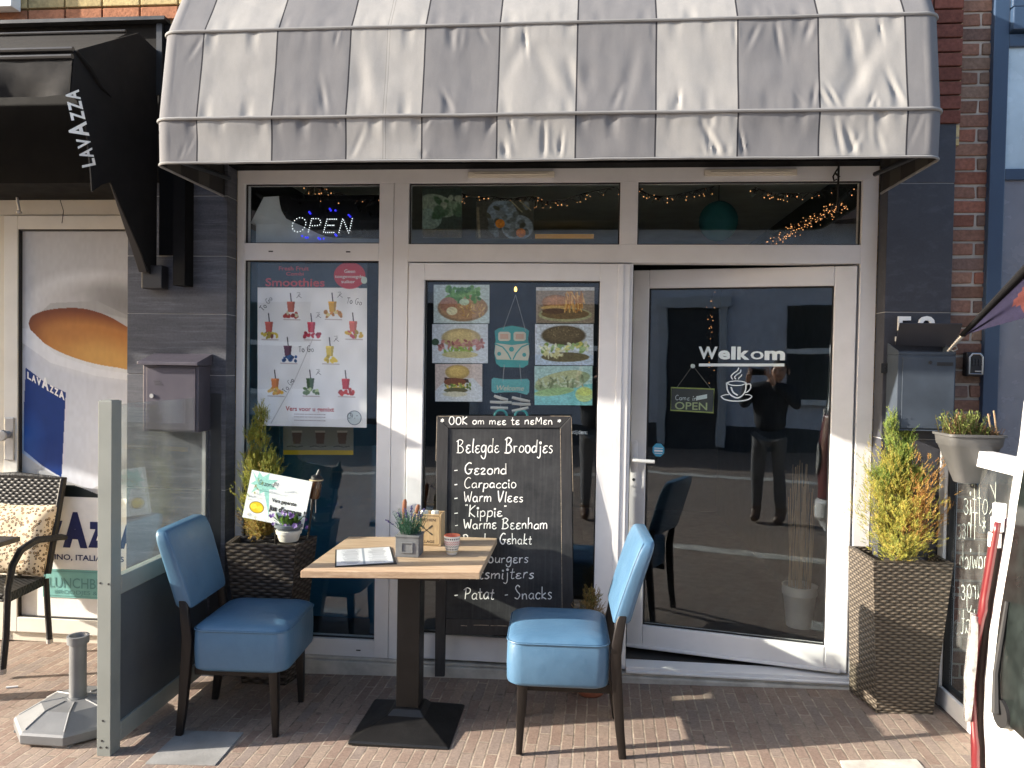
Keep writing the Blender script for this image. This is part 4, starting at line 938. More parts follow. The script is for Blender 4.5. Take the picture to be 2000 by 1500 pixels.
# ------------------------------------------------------------------ blue chairs
def make_chair():
    t=thing('dining_chair','x','chair',(0,0,0),0,'blue chairs at the bistro table',local=True)      # faces -x
    w,d=.415,.445; cx=-.045; z0,z1=.298,.480
    def sec(ins,z,bow=0): 
        q=rrect(w-2*ins,d-2*ins,.055,6,cx,0,z); return [Vector((p.x-(.022*(1-(p.y/(d/2))**2) if p.x<cx-.1 else 0),p.y,p.z)) for p in q]
    s=MB(); s.loft([sec(.014,z0),sec(.003,z0+.008),sec(0,z0+.02),sec(-.002,z0+.09),sec(0,z1-.014),sec(.004,z1-.003),sec(.003,z1+.003),sec(.010,z1+.012),sec(.03,z1+.022),sec(.07,z1+.031),sec(.12,z1+.036),sec(.18,z1+.038)])
    seat=s.build('seat',m_blue,t,smooth=True)
    p=MB(); q=sec(-.001,z1-.001); p.tube([Vector((a.x,a.y,a.z)) for a in q],.003,6,closed=True); p.build('piping',m_blue,seat,smooth=True)
    b=MB(); secs=[]; H0,H1=.565,.905
    for k,(z,ins) in enumerate(((H0,.010),(H0+.012,.001),(H0+.05,0),(H0+.10,0),(H0+.17,0),(H0+.24,0),(H1-.05,.002),(H1-.02,.008),(H1-.006,.018),(H1,.028))):
        xx=.190+(z-.47)*.23+.03*((z-.47)/.45)**2; th=.078-.014*(z-.47)/.45
        q=rrect(th-ins*.8,.385+.045*(z-H0)/(H1-H0)-2*ins,.020,5,0,0,0)
        secs.append([Vector((xx+p.x+.10*(p.y*p.y)*-1*.9,p.y,z+ .012*(1-(p.y/.21)**2)*(1 if z>.8 else 0))) for p in q])
    b.loft(secs); back=b.build('backrest',m_blue,t,smooth=True)
    for sy in (-1,1):
        p=MB(); p.tube([Vector((max(v.x for v in s_)-.008 if 0 else s_[7 if sy>0 else 12].x,s_[7 if sy>0 else 12].y,s_[0].z)) for s_ in secs[1:-1]],.002,5)
        p.build('piping',m_blue,back,smooth=True)
    def leg(pts): 
        m=MB(); m.loft([rrect(a,b_,.006,3,x,y,z) for x,y,z,a,b_ in pts]); return m.build('leg',m_wenge,t,smooth=True)
    for sy in (-1,1):
        y=sy*.178
        leg([(-.205,y,0,.026,.026),(-.200,y,.15,.035,.035),(-.195,y,.30,.042,.042)])
        leg([(.226,y*1.04,0,.032,.028),(.212,y*1.04,.12,.038,.032),(.200,y*1.06,.26,.044,.034),(.190,y*1.08,.38,.046,.034),(.188,y*1.09,.44,.046,.032),(.196,y*1.09,.50,.042,.030),(.208,y*1.05,.58,.040,.026),(.222,y*1.0,.62,.030,.022)])
    for sy in (-1,1): a=MB(); a.box(-.18,.17,sy*.155-.01,sy*.155+.01,.262,.299); a.build('seat_rail',m_wenge,t)
    return t
ch1=make_chair(); ch1['label']='blue leatherette chair right of the table, facing left, its back to the open door'
ch2=copy_tree(ch1); ch2['label']='blue leatherette chair left of the table, beside the wind screen'
ch1.location=(-.045,-.620,gz(-.04)+.002); ch1.rotation_euler=(0,0,math.radians(2.0))
ch2.location=(-1.545,-.560,gz(-1.55)+.002); ch2.rotation_euler=(0,0,math.radians(180+3.0))
# ------------------------------------------------------------------ bistro table
TZ=.755
tc=[FZ(587,1115,TZ+gz(-.8)),FZ(937,1118,TZ+gz(-.8)),FZ(972,1049,TZ+gz(-.8)),FZ(681,1048,TZ+gz(-.8))]
TZ=TZ+gz(-.8)
ctr=sum(tc,Vector())/4
tb=thing('bistro_table','square bistro table with oak top on a black pedestal between the blue chairs','table',(ctr.x,ctr.y,gz(ctr.x)))
t=MB(); t.prism([p-Vector((0,0,.030)) for p in tc],(0,0,.030)); t.build('tabletop',m_oak,tb,bevel=.0025,recalc=True)
bx0,by0=-.765,-.572; zb=gz(bx0)
c=MB(); c.box(bx0-.052,bx0+.052,by0-.052,by0+.052,zb+.10,TZ-.05); c.box(bx0-.16,bx0+.16,by0-.16,by0+.16,TZ-.045,TZ-.031); c.build('column',m_iron,tb,bevel=.004)
RB=math.radians(0); s=MB()
def sq(h,z): return rrect(2*h,2*h*.98,.006 if h>.1 else .004,2,bx0,by0,z)
s.loft([sq(.222,zb),sq(.222,zb+.010),sq(.214,zb+.016),sq(.085,zb+.075),sq(.064,zb+.098),sq(.056,zb+.102)]); s.build('base',m_iron,tb,bevel=.002)
# things on the table
cv=Canvas(120,150,(222,222,224)); 
Rm=random.Random(6)
for y0_,y1_ in ((.08,.42),(.56,.92)):
    for c in range(30):
        x0=.05+.03*c; l=Rm.uniform(.35,1); cv.poly([(x0,y0_+(1-l)*(y1_-y0_)*.5),(x0+.013,y0_+(1-l)*(y1_-y0_)*.5),(x0+.013,y1_-(1-l)*(y1_-y0_)*.3),(x0,y1_-(1-l)*(y1_-y0_)*.3)],Rm.choice([(120,122,130),(150,150,158),(100,100,110)]))
cv.poly([(0,.47),(1,.47),(1,.51),(0,.51)],(150,156,166))
me_=thing('menu_card','open laminated menu card lying on the left of the oak tabletop','menu',tuple(FZ(712,1088,TZ)))
q=[FZ(654,1107,TZ+.003),FZ(775,1101,TZ+.003),FZ(763,1068,TZ+.003),FZ(655,1074,TZ+.003)]
m=MB(); m.prism([p-Vector((0,0,.0025)) for p in q],(0,0,.004)); m.build('cover',m_gasket,me_,recalc=True)
cc=sum(q,Vector())/4; q2=[cc+(p-cc)*.95+Vector((0,0,.0022)) for p in q]
cv.mesh('printed_sheet',q2[3],q2[0],q2[2],m_printgloss,(0,0,-.0005),me_)
# lavender in a grey box
lv=thing('lavender_pot','grey wooden box with artificial lavender on the oak tabletop','pot plant',tuple(FZ(796,1086,TZ)))
a=FZ(772,1088,TZ); b_=FZ(819,1088,TZ); wv=b_.x-a.x; px=(a.x+b_.x)/2; py=a.y+wv/2
m=MB(); hw=wv/2
m.box(px-hw,px+hw,py-hw,py+hw,TZ+.001,TZ+.092); m.box(px-hw-.003,px+hw+.003,py-hw-.003,py+hw+.003,TZ+.0921,TZ+.100)
for q in ((-.028,.028,.064,.070),(-.028,.028,.020,.026),(-.028,-.022,.026,.064),(.022,.028,.026,.064)): m.box(px+q[0],px+q[1],py-hw-.004,py-hw-.0005,TZ+q[2],TZ+q[3])
m.build('box',mat('weathered_grey_wood',(.15,.15,.155),.8,var=.3,vs=14,bump=.3,bs=90),lv,bevel=.0015)
m=MB(); R=random.Random(21)
for i in range(120):
    an=R.uniform(0,6.28); rr=R.uniform(0,1)**.5*.042; tilt=Vector((math.cos(an)*R.uniform(.1,.65),math.sin(an)*R.uniform(.1,.5),1)).normalized(); L_=R.uniform(.045,.12)
    p=Vector((px+math.cos(an)*rr,py+math.sin(an)*rr,TZ+.095)); e=p+tilt*L_
    m.tube([p,p.lerp(e,.5)+Vector((R.uniform(-.004,.004),R.uniform(-.004,.004),0)),e],[.0010,.0010,.0006],3,col=(.06,.14,.09))
    for k in range(9):
        s=p.lerp(e,R.uniform(.1,1)); dr=Vector((R.uniform(-1,1),R.uniform(-1,1),R.uniform(.2,1.1))).normalized(); sd=dr.cross(Vector((0,.3,1))).normalized()*.0016; l=R.uniform(.012,.022); g_=R.uniform(.7,1.3)
        m.add([s-sd,s+sd,s+dr*l],[(0,1,2)],0,None,(.07*g_,.19*g_,.12*g_))
m.build('foliage',m_leaf,lv)
for dx_,dy_,hh,tx in ((-.012,0,.215,-.10),(.004,.01,.225,-.02),(.030,-.01,.205,.16),(.038,.01,.215,.20),(-.03,.012,.19,-.3),(-.045,-.01,.165,-.55),(.018,0,.19,.05)):
    p=Vector((px+dx_*.4,py+dy_,TZ+.10)); e=p+Vector((tx*.12+dx_*.6,dy_,hh-.10))
    m=MB(); m.tube([p,e],.0011,4,col=(.08,.16,.10)); 
    for k in range(34):
        t=R.uniform(.62,1.0); s=p.lerp(e,t)+Vector((R.uniform(-1,1),R.uniform(-1,1),0))*.0075*(1.15-t*.6); r_=R.uniform(.0018,.0034); g_=R.uniform(.6,1.3)
        m.add([s+Vector((r_,0,0)),s+Vector((-r_,0,0)),s+Vector((0,r_,0)),s+Vector((0,-r_,0)),s+Vector((0,0,r_*1.7)),s+Vector((0,0,-r_))],[(0,2,4),(2,1,4),(1,3,4),(3,0,4),(2,0,5),(1,2,5),(3,1,5),(0,3,5)],0,None,(.10*g_,.075*g_,.26*g_))
    m.build('flower',m_leaf,lv)
# cutlery box
kb=thing('cutlery_box','light wooden kitchen box with utensils and two jars behind the lavender','box',tuple(FZ(838,1066,TZ)))
a=FZ(822,1066,TZ); b_=FZ(864,1064,TZ); x0,x1=a.x-.045,b_.x; y0=a.y; dep=.10; hb=F(850,1005,y0).z-TZ
m=MB(); m.box(x0,x1,y0,y0+.008,TZ+.001,TZ+hb); m.box(x0,x1,y0+dep-.008,y0+dep,TZ+.001,TZ+hb); m.box(x0,x0+.008,y0+.008,y0+dep-.008,TZ+.001,TZ+hb); m.box(x1-.008,x1,y0+.008,y0+dep-.008,TZ+.001,TZ+hb); m.box(x0+.008,x1-.008,y0+.008,y0+dep-.008,TZ+.001,TZ+.01)
bx=m.build('box',m_boxwood,kb,bevel=.0015)
m=MB(); cx=(x0+x1)/2; yy=y0-.0006
txt(m,'KITCHEN',.013,(cx,yy,TZ+hb-.034),off=.012,align='CENTER',width=.088); txt(m,'VILLAGE',.013,(cx,yy,TZ+.016),off=.012,align='CENTER',width=.080)
ribbon.n=Vector((0,-1,0)); zc=TZ+hb*.5
for s in (-1,1):
    ribbon(m,[(cx-s*.026,yy,zc-.020),(cx+s*.026,yy,zc+.020)],.004); ribbon(m,[(cx+s*.012,yy-.0002,zc+.009),(cx+s*.030,yy-.0002,zc+.024)],.009); ribbon(m,[(cx-s*.016,yy-.0002,zc-.012),(cx-s*.03,yy-.0002,zc-.023)],.007)
i_=.007
pts=[(x0+i_+.008,TZ+i_),(x1-i_-.008,TZ+i_),(x1-i_,TZ+i_+.008),(x1-i_,TZ+hb-i_-.008),(x1-i_-.008,TZ+hb-i_),(x0+i_+.008,TZ+hb-i_),(x0+i_,TZ+hb-i_-.008),(x0+i_,TZ+i_+.008),(x0+i_+.008,TZ+i_)]
ribbon(m,[(x,yy-.0004,z) for x,z in pts],.0022); m.build('printed_lettering',mat('burnt_print',(.07,.05,.035),.8),bx)
for k,u in enumerate((829,850)):
    j=MB(); p=F(u,1003,y0+.05); p.z=TZ+hb-.002; j.lathe([(.019,-.08),(.020,-.02),(.020,.004),(.017,.012),(.0,.013)],tuple(p),16); tag(j.build('salt_jar',mat('milky_jar',(.55,.55,.50),.2),smooth=True),('pale lidded jar in the wooden kitchen box, nearer the lavender','pale lidded jar at the right edge of the wooden kitchen box')[k],'jar')
for k,(u,v,lean) in enumerate(((791,975,0),(817,985,.02))):
    p=F(u,v,y0+.05); s=MB(); base=Vector((p.x-.012-lean,y0+.05,TZ+.03))
    s.loft([[base.lerp(p,t)+Vector((wd*math.cos(q),wd*.35*math.sin(q),0)) for q in np.linspace(0,2*math.pi,9)[:-1]] for t,wd in ((0,.006),(.55,.006),(.72,.011),(.92,.011),(1,.006))])
    tag(s.build('wooden_spoon',mat('red_brown_wood',(.22,.075,.035),.5,var=.2),smooth=True),('red brown wooden utensil standing among the lavender stems','red brown utensil handle standing between lavender and jars')[k],'utensil')
# patterned cup
cp=thing('cup','small white cup with orange rim and red and black pattern on the table','cup',tuple(FZ(881,1086,TZ)))
c0=FZ(881,1085,TZ); cx_,cy_=c0.x,c0.y+.02
m=MB(); prf=[(.0,.001),(.020,.001),(.025,.006),(.032,.035),(.036,.065),(.0385,.090),(.0375,.0925),(.035,.090),(.033,.06),(.026,.012),(.0,.010)]
n=32; 
secs=[[Vector((cx_+r*math.cos(2*math.pi*k/n),cy_+r*math.sin(2*math.pi*k/n),TZ+z)) for k in range(n)] for r,z in prf]; m.loft(secs[:6],0,False); m.loft(secs[5:],1,False)
cb=m.build('body',[mat('cup_white',(.72,.69,.64),.3),mat('cup_orange',(.62,.13,.05),.35)],cp,smooth=True)
m=MB()
def cr(z):
    for (r0,z0),(r1,z1) in zip(prf[1:5],prf[2:6]):
        if z0<=z<=z1: return r0+(r1-r0)*(z-z0)/(z1-z0)
    return .03
def cpt(a,z): r=cr(z)+.0005; return Vector((cx_+r*math.cos(a),cy_+r*math.sin(a),TZ+z))
for zrow,mt,kind in ((.078,0,'d'),(.062,1,'v'),(.052,1,'v'),(.041,0,'v'),(.030,0,'d'),(.019,2,'z')):
    for k in range(26):
        a=2*math.pi*k/26; da=2*math.pi/26; 
        if kind=='d': m.add([cpt(a+da*.1,zrow),cpt(a+da*.45,zrow-.0045),cpt(a+da*.8,zrow),cpt(a+da*.45,zrow+.0045)],[(0,1,2,3)],mt)
        elif kind=='v': m.add([cpt(a,zrow+.004),cpt(a+da*.5,zrow-.003),cpt(a+da,zrow+.004),cpt(a+da,zrow+.0065),cpt(a+da*.5,zrow),cpt(a,zrow+.0065)],[(0,1,4,5),(1,2,3,4)],mt)
        else: m.add([cpt(a,zrow-.003),cpt(a+da*.9,zrow-.003),cpt(a+da*.45,zrow+.004)],[(0,1,2)],mt)
m.build('printed_pattern',[m_ink,m_red,mat('print_yellow',(.5,.36,.06),.5)],cb)
# ------------------------------------------------------------------ chalk A-board
ab=thing('chalk_board','tall black A-frame chalkboard with white handwritten sandwich menu','chalkboard',(-.41,-.08,.06))
BY0,BY1,ZB0=-.115,-.030,gz(-.5)     # foot and head of the leaning face
ZB1=F(980,811,BY1).z
def onb(u,v,d=0.0):                  # photo pixel -> point on the leaning face
    n=Vector((0,-(ZB1-ZB0),-(BY1-BY0)*-1)).normalized(); n=Vector((0,-(ZB1-ZB0),(BY1-BY0))).normalized()
    o=Vector((0,BY0,ZB0))+n*d; r=ray(u,v); t=(o-CAM).dot(n)/r.dot(n); return CAM+r*t
BN=Vector((0,-(ZB1-ZB0),(BY1-BY0))).normalized()
def plank(mb,p,t=.022): mb.prism([onb(*q) for q in p],-BN*t)
tl,tr=(853,812),(1116,812)
f=MB(); plank(f,[(849,1322),(868,1322),(876,836),(853,812)]); plank(f,[(1100,1330),(1121,1330),(1116,812),(1094,836)]); plank(f,[tl,tr,(1094,836),(876,836)]); plank(f,[(869.5,1240),(1098.5,1243),(1098,1212),(871,1208)])
f.build('frame',m_board_wood,ab,bevel=.003,recalc=True)
p=MB(); p.prism([onb(u,v,-.006) for u,v in ((876.3,836.3),(1093.7,836.3),(1098,1212),(871,1208))],-BN*.008); bd=p.build('board',m_chalkboard,ab,recalc=True)
lg=MB(); 
for q in (-.735,-.08): lg.prism([(q-.02,-.006,ZB1-.06),(q+.02,-.006,ZB1-.06),(q+.02,-.014,.12),(q-.02,-.014,.12)],(0,-.010,0))
lg.build('rear_leg',m_board_wood,ab)
ck=MB(); exb=Vector((1,0,0)); eyb=BN.cross(exb)*-1
if eyb.z<0: eyb=-eyb
def wr(s,u0,u1,v,hp,w=.0052,seed=1,d=-.005):
    a=onb(u0,v,d); b_=onb(u1,v,d); c=onb(u0,v-hp,d); hand(ck,s,(c-a).length,a,(b_-a).normalized(),eyb,w,width=(b_-a).length,seed=seed)
wr('* OOK om mee te neMen *',860,1098,829,15,.0046,3,.0012)
wr('Belegde Broodjes',893,1082,884,27,.0058,5)
for s,u0,u1,v,hp in (('- Ge2ond',886,992,926,22),('- Carpaccio',887,1010,953,20),('- Warm Vlees',887,1024,980,20),('- "Kippie"',887,990,1009,22),('- Warme Beenham',888,1071,1033,21),('- Runder Gehakt',888,1040,1063,20),('- Hamburgers',888,1034,1099,22),('- Uitsmijters',888,1045,1130,22),('- Patat  - Snacks',887,1080,1170,24)):
    wr(s,u0,u1,v,hp,.0053,len(s))
ck.build('chalk_writing',m_chalk,bd)
sm=MB(); R=random.Random(9)
for u0,u1,v in ((925,955,1221),(958,990,1222),(995,1008,1222),(900,912,1222)): a=onb(u0,v,.0008); b_=onb(u1,v+.6,.0008); ribbon(sm,[a,(a+b_)/2+Vector((0,0,.001)),b_],.0035)
ribbon.n=Vector((0,-1,0))
for q in ([(1094.5,838),(1098,1205)],[(853.5,813),(851,900)],[(1116,815),(1119,960)],[(856,813),(905,812.5)],[(1075,812.5),(1114,813)]): ribbon(sm,[onb(*k,.001) for k in q],.0022)
sm.build('worn_edge',mat('bare_wood_wear',(.30,.25,.19),.9,var=.5,vs=60),ab)
# ------------------------------------------------------------------ planters and conifers
def planter(name,label,top,bot,zt_,zb_,m,lip=.02):
    t=thing(name,label,'planter',tuple(sum(bot,Vector())/4))
    top=[Vector((p.x,p.y,zt_)) for p in top]; bot=[Vector((p.x,p.y,zb_)) for p in bot]; cen=sum(top,Vector())/4
    inn=[p+(cen-p).normalized()*.028 for p in top]; low=[p-Vector((0,0,.045)) for p in inn]
    b=MB()
    for k in range(4):
        j=(k+1)%4; N_=10
        for i in range(N_):
            a0=bot[k].lerp(top[k],i/N_);a1=bot[j].lerp(top[j],i/N_);b0=bot[k].lerp(top[k],(i+1)/N_);b1=bot[j].lerp(top[j],(i+1)/N_)
            for ii in range(6):
                q=[a0.lerp(a1,ii/6),a0.lerp(a1,(ii+1)/6),b0.lerp(b1,(ii+1)/6),b0.lerp(b1,ii/6)]
                w0=(a1-a0).length; mid=.0
                uvq=[((ii/6-.5)*(a1-a0).length+k,a0.z),(((ii+1)/6-.5)*(a1-a0).length+k,a0.z),(((ii+1)/6-.5)*(b1-b0).length+k,b0.z),((ii/6-.5)*(b1-b0).length+k,b0.z)]
                b.add(q,[(0,1,2,3)],0,[uvq])
        u0=k+.5; b.add([top[k],top[j],inn[j],inn[k]],[(0,1,2,3)],0,[[(u0,zt_),(u0+.4,zt_),(u0+.4,zt_+.03),(u0,zt_+.03)]]); b.add([inn[k],inn[j],low[j],low[k]],[(0,1,2,3)],0,[[(u0,zt_),(u0+.4,zt_),(u0+.4,zt_+.05),(u0,zt_+.05)]])
    b.add(bot,[(3,2,1,0)],0,[[(0,0),(1,0),(1,1),(0,1)]])
    b.build('body',m,t)
    s=MB(); s.add([p+Vector((0,0,.008)) for p in low],[(0,1,2,3)]); s.build('soil',m_soil,t)
    return t,cen
def conifer(name,label,base,spires,n,palf,seed,sub=.055):
    """dwarf spruce: many needle sprigs on several spires. spires: (x,y,height,radius)"""
    R=random.Random(seed); t=thing(name,label,'conifer',tuple(base)); b=MB(); tr=MB()
    tr.tube([base-Vector((0,0,.03)),base+Vector((spires[0][0]*.5,spires[0][1]*.5,spires[0][2]*.5)),base+Vector((spires[0][0],spires[0][1],spires[0][2]*.92))],[.012,.008,.002],7); 
    for sx,sy,h,r in spires[1:]: tr.tube([base+Vector((sx*.3,sy*.3,.04)),base+Vector((sx,sy,h*.9))],[.006,.0015],5)
    tr.build('trunk',mat('conifer_bark',(.07,.045,.03),.9),t)
    tot=sum(h*r for _,_,h,r in spires)
    def sprig(p,d,L_,c):
        e=p+d*L_; sd=d.orthogonal().normalized(); s2_=d.cross(sd)
        b.add([p+sd*.0011,p-sd*.0006+s2_*.001,p-sd*.0006-s2_*.001,e],[(0,1,3),(1,2,3),(2,0,3)],0,None,(c[0]*.8,c[1]*.7,c[2]*.7))
        for m in range(10):
            f=(m+.6)/10; q=p.lerp(e,f); an=m*2.4+R.uniform(-.4,.4); o=(sd*math.cos(an)+s2_*math.sin(an)); nd=(o+d*R.uniform(.5,1.1)).normalized(); w_=nd.cross(d).normalized()*.0015; ln=R.uniform(.008,.015)*(1.05-.35*f); v_=R.uniform(.7,1.3)
            b.add([q-w_,q+w_,q+nd*ln],[(0,1,2)],0,None,tuple(x*v_ for x in c))
    for sx,sy,h,r in spires:
        for i in range(90):
            k=R.uniform(.45,1.0); a=R.uniform(0,6.28); w_=.004+.05*(1-k); p=base+Vector((sx+math.cos(a)*w_*R.random(),sy+math.sin(a)*w_*R.random(),h*k-.03)); sprig(p,Vector((math.cos(a)*.55,math.sin(a)*.55,1)).normalized(),sub*R.uniform(.5,.85),palf(a,k,.5,R,p))
        nb_=int(n*h*r/tot/20)
        for i in range(nb_):
            k=R.random()**1.15; z=k*h*.9; a=R.uniform(0,2*math.pi)
            env=r*math.sin(min(1,k*3.2+.5)*math.pi/2)*max(0.03,1-k)**.8*R.uniform(.55,1.28)
            c0=base+Vector((sx*min(1,k*1.4),sy*min(1,k*1.4),z)); up=.35+1.5*k+R.uniform(-.15,.6); d=Vector((math.cos(a),math.sin(a),up)).normalized()
            blen=min(.30,env/max(.25,math.hypot(d.x,d.y))); tipk=R.uniform(.85,1.15); hue=R.random()
            for m in range(20):
                tq=.25+.75*(m+R.random())/20; bend=Vector((0,0,.25*blen*tq*tq)); p=c0+d*(blen*tq)+bend+Vector((R.uniform(-1,1),R.uniform(-1,1),R.uniform(-1,1)))*(.010+.022*(1-abs(tq-.55)))
                dd_=(d*(1.1)+Vector((R.uniform(-.7,.7),R.uniform(-.7,.7),R.uniform(-.1,.8)))).normalized()
                sprig(p,dd_,sub*R.uniform(.45,.95)*(1.05-.35*tq),palf(a,z/h,hue,R,p))
    b.build('crown',m_leaf,t); return t
def pal_right(a,k,hue,R,p):
    side=(p.x-1.50)*4.5; brown=.9*noise.noise(Vector((p.x*10,p.y*10,p.z*7)))+side*1.25+(.08 if .1<k<.75 else -.6)+(hue-.5)*.5
    if brown>.22: return R.choice([(.48,.26,.07),(.42,.21,.06),(.52,.33,.10),(.46,.33,.08)])
    if k>.68: return R.choice([(.17,.27,.05),(.22,.32,.06),(.30,.36,.07)])
    return R.choice([(.44,.40,.07),(.52,.43,.09),(.36,.36,.06),(.28,.31,.06)])
def pal_left(a,k,hue,R,p):
    brown=.8*noise.noise(Vector((p.x*9,p.y*9,p.z*6+4)))+(.42-k*1.3)+(hue-.5)*.4
    if brown>.15: return R.choice([(.42,.26,.06),(.46,.31,.09),(.36,.24,.06),(.40,.33,.07)])
    return R.choice([(.34,.36,.06),(.42,.40,.07),(.27,.32,.06),(.46,.42,.09)])
# right
zt_=.80; zb_=gz(1.5)
top=[FZ(1706,1096,zt_),FZ(1863,1100,zt_),FZ(1840,1068,zt_),FZ(1657,1066,zt_)]; top[2]=top[1]+(top[3]-top[0])*.97
bot=[G(1707,1393),G(1822,1396),Vector(),Vector()]; bot[0].x+=.012; 
dv=(top[3]-top[0]).normalized(); bot[3]=bot[0]+Vector((-.045,.235,0)); bot[2]=bot[1]+Vector((-.045,.235,0))
pr,cr_=planter('wicker_planter','tall brown wicker planter tapering to the ground, right of the door',top,bot,zt_,zb_+.001,m_wicker_brown)
conifer('conifer','yellow green conifer with brown patches in the tall right planter',Vector((F(1752,1080,-.22).x,-.235,zt_-.03)),[(-.045,.0,.735,.075),(.0,.0,.56,.215),(.022,.02,.665,.085),(.06,-.03,.46,.17),(-.08,.0,.46,.15)],5200,pal_right,5,.06)
# left
zt_=F(508,1063,-.20).z
top=[F(440,1060,-.22),F(578,1064,-.22),F(622,1050,-.02),F(460,1048,-.02)]; zt_=.755+gz(-1.6)
top=[FZ(440,1061,zt_),FZ(577,1066,zt_),FZ(620,1046,zt_),FZ(462,1046,zt_)]
bot=[G(472,1336),G(557,1339),Vector(),Vector()]; bot[3]=bot[0]+Vector((.0,.13,0)); bot[2]=bot[1]+Vector((.03,.13,0))
pl_,cl_=planter('wicker_planter','dark brown wicker planter in the corner behind the left blue chair',top,bot,zt_,gz(-1.6)+.001,m_wicker_dark)
conifer('conifer','tall narrow green conifer behind the orange juice sign in the left planter',Vector((F(512,1050,-.08).x,-.105,zt_-.03)),[(.0,.0,.75,.07),(-.05,.0,.65,.07),(-.02,.0,.46,.15),(.05,.0,.48,.13),(.03,-.01,.28,.15)],4200,pal_left,8,.055)
# juice sign standing in the planter
js=thing('juice_sign','tilted white sign board advertising fresh orange juice in the left planter','sign',tuple(F(540,1030,-.2)))
q=[F(492,918,-.205),F(610,941,-.205),F(598,1040,-.215),F(473,1010,-.215)]
cv=Canvas(230,170,(226,230,230))
cv.poly([(.02,.02),(.11,.14),(.13,.0),(.20,.10),(.30,.0),(.30,.13),(.46,.10),(.36,.22),(.47,.30),(.34,.33),(.36,.45),(.44,.98),(.40,.80),(.27,.40),(.20,.46),(.18,.35),(.06,.47),(.12,.30),(.02,.28),(.1,.2)],(150,205,195))
cv.ell(.20,.74,.125,.125,(90,70,10),.1,.08); cv.ell(.20,.74,.115,.115,(225,190,30),.1,.08); cv.ell(.15,.73,.055,.06,(240,215,70)); cv.ell(.25,.75,.055,.06,(240,210,60))
cv.grain(60,.05)
cv.mesh('board',q[0],q[1],q[3],m_print,(0,.006,0),js)
exs=(q[1]-q[0]).normalized(); eys=(q[0]-q[3]).normalized()
m=MB()
def sp(x,y): return q[0]+(q[1]-q[0])*x+(q[3]-q[0])*y+Vector((0,-.0012,0))
hand(m,'GEZond!!!'.replace('Z','z').replace('GE','Ge'),.026,sp(.15,.265),exs,eys,.0026,width=.105,seed=2); txt(m,'Vers geperste',.018,sp(.42,.56),exs,eys,off=.035,width=.13); txt(m,"jus d'orange !!",.026,sp(.40,.74),exs,eys,off=.05,width=.20)
m.build('lettering',m_ink,js)
m=MB(); m.tube([q[3].lerp(q[2],.5)+Vector((0,.01,.05)),Vector((q[3].x*.5+q[2].x*.5,-.19,zt_-.03))],.006,6); m.build('stake',m_wenge,js)
# small pot with pansies on the planter rim
fp=thing('flower_pot','small cream and grey pot of purple flowers on the rim of the dark planter','flower pot',tuple(F(563,1058,-.24)))
c0=F(564,1060,-.215); c0.z=zt_+.001
m=MB(); m.lathe([(.0,.001),(.046,.001),(.052,.016),(.053,.018),(.057,.038),(.063,.039),(.065,.056),(.058,.058),(.0,.056)],tuple(c0),28); m.build('outer_pot',mat('cream_ceramic',(.62,.60,.54),.35),fp,smooth=True)
m=MB(); m.lathe([(.0,.0575),(.056,.0575),(.062,.070),(.072,.074),(.073,.087),(.068,.089),(.064,.083),(.0,.083)],tuple(c0),28); m.build('inner_pot',mat('blue_grey_plastic',(.11,.13,.15),.45),fp,smooth=True)
m=MB(); fw=MB(); R=random.Random(14)
for i in range(150):
    a=R.uniform(0,6.28); p=c0+Vector((math.cos(a)*R.uniform(0,.05),math.sin(a)*R.uniform(0,.05),.083)); d=Vector((math.cos(a)*R.uniform(.1,.9),math.sin(a)*R.uniform(.1,.9),R.uniform(.5,1.2))).normalized(); l=R.uniform(.03,.075); e=p+d*l; sd=d.cross(Vector((0,0,1))).normalized()*R.uniform(.007,.012); mid=p.lerp(e,.68); g_=R.uniform(.7,1.3); up_=Vector((0,0,.003))
    m.add([p,mid+sd,e,mid-sd,mid+up_],[(0,1,4),(1,2,4),(2,3,4),(3,0,4)],0,None,(.10*g_,.20*g_,.035*g_))
for i in range(30):
    a=R.uniform(0,6.28); rr=R.uniform(.01,.075); p=c0+Vector((math.cos(a)*rr+(.03 if i%3 else -.02),math.sin(a)*rr*.8-.01,R.uniform(.09,.15)-.5*max(0,rr-.05))); r_=R.uniform(.009,.016); nrm=Vector((R.uniform(-.5,.5),-1,R.uniform(-.2,.8))).normalized(); u1=nrm.orthogonal().normalized(); v1=nrm.cross(u1); g_=R.uniform(.7,1.3)
    ring=[p+(u1*math.cos(k*2*math.pi/10)+v1*math.sin(k*2*math.pi/10))*r_*(1 if k%2 else .72) for k in range(10)]
    fw.add(ring+[p-nrm*.004],[(k,(k+1)%10,10) for k in range(10)],0,None,R.choice([(.20*g_,.10*g_,.36*g_),(.30*g_,.20*g_,.48*g_),(.14*g_,.07*g_,.26*g_)]))
m.build('leaves',m_leaf,fp); fw.build('flower',m_leaf,fp)
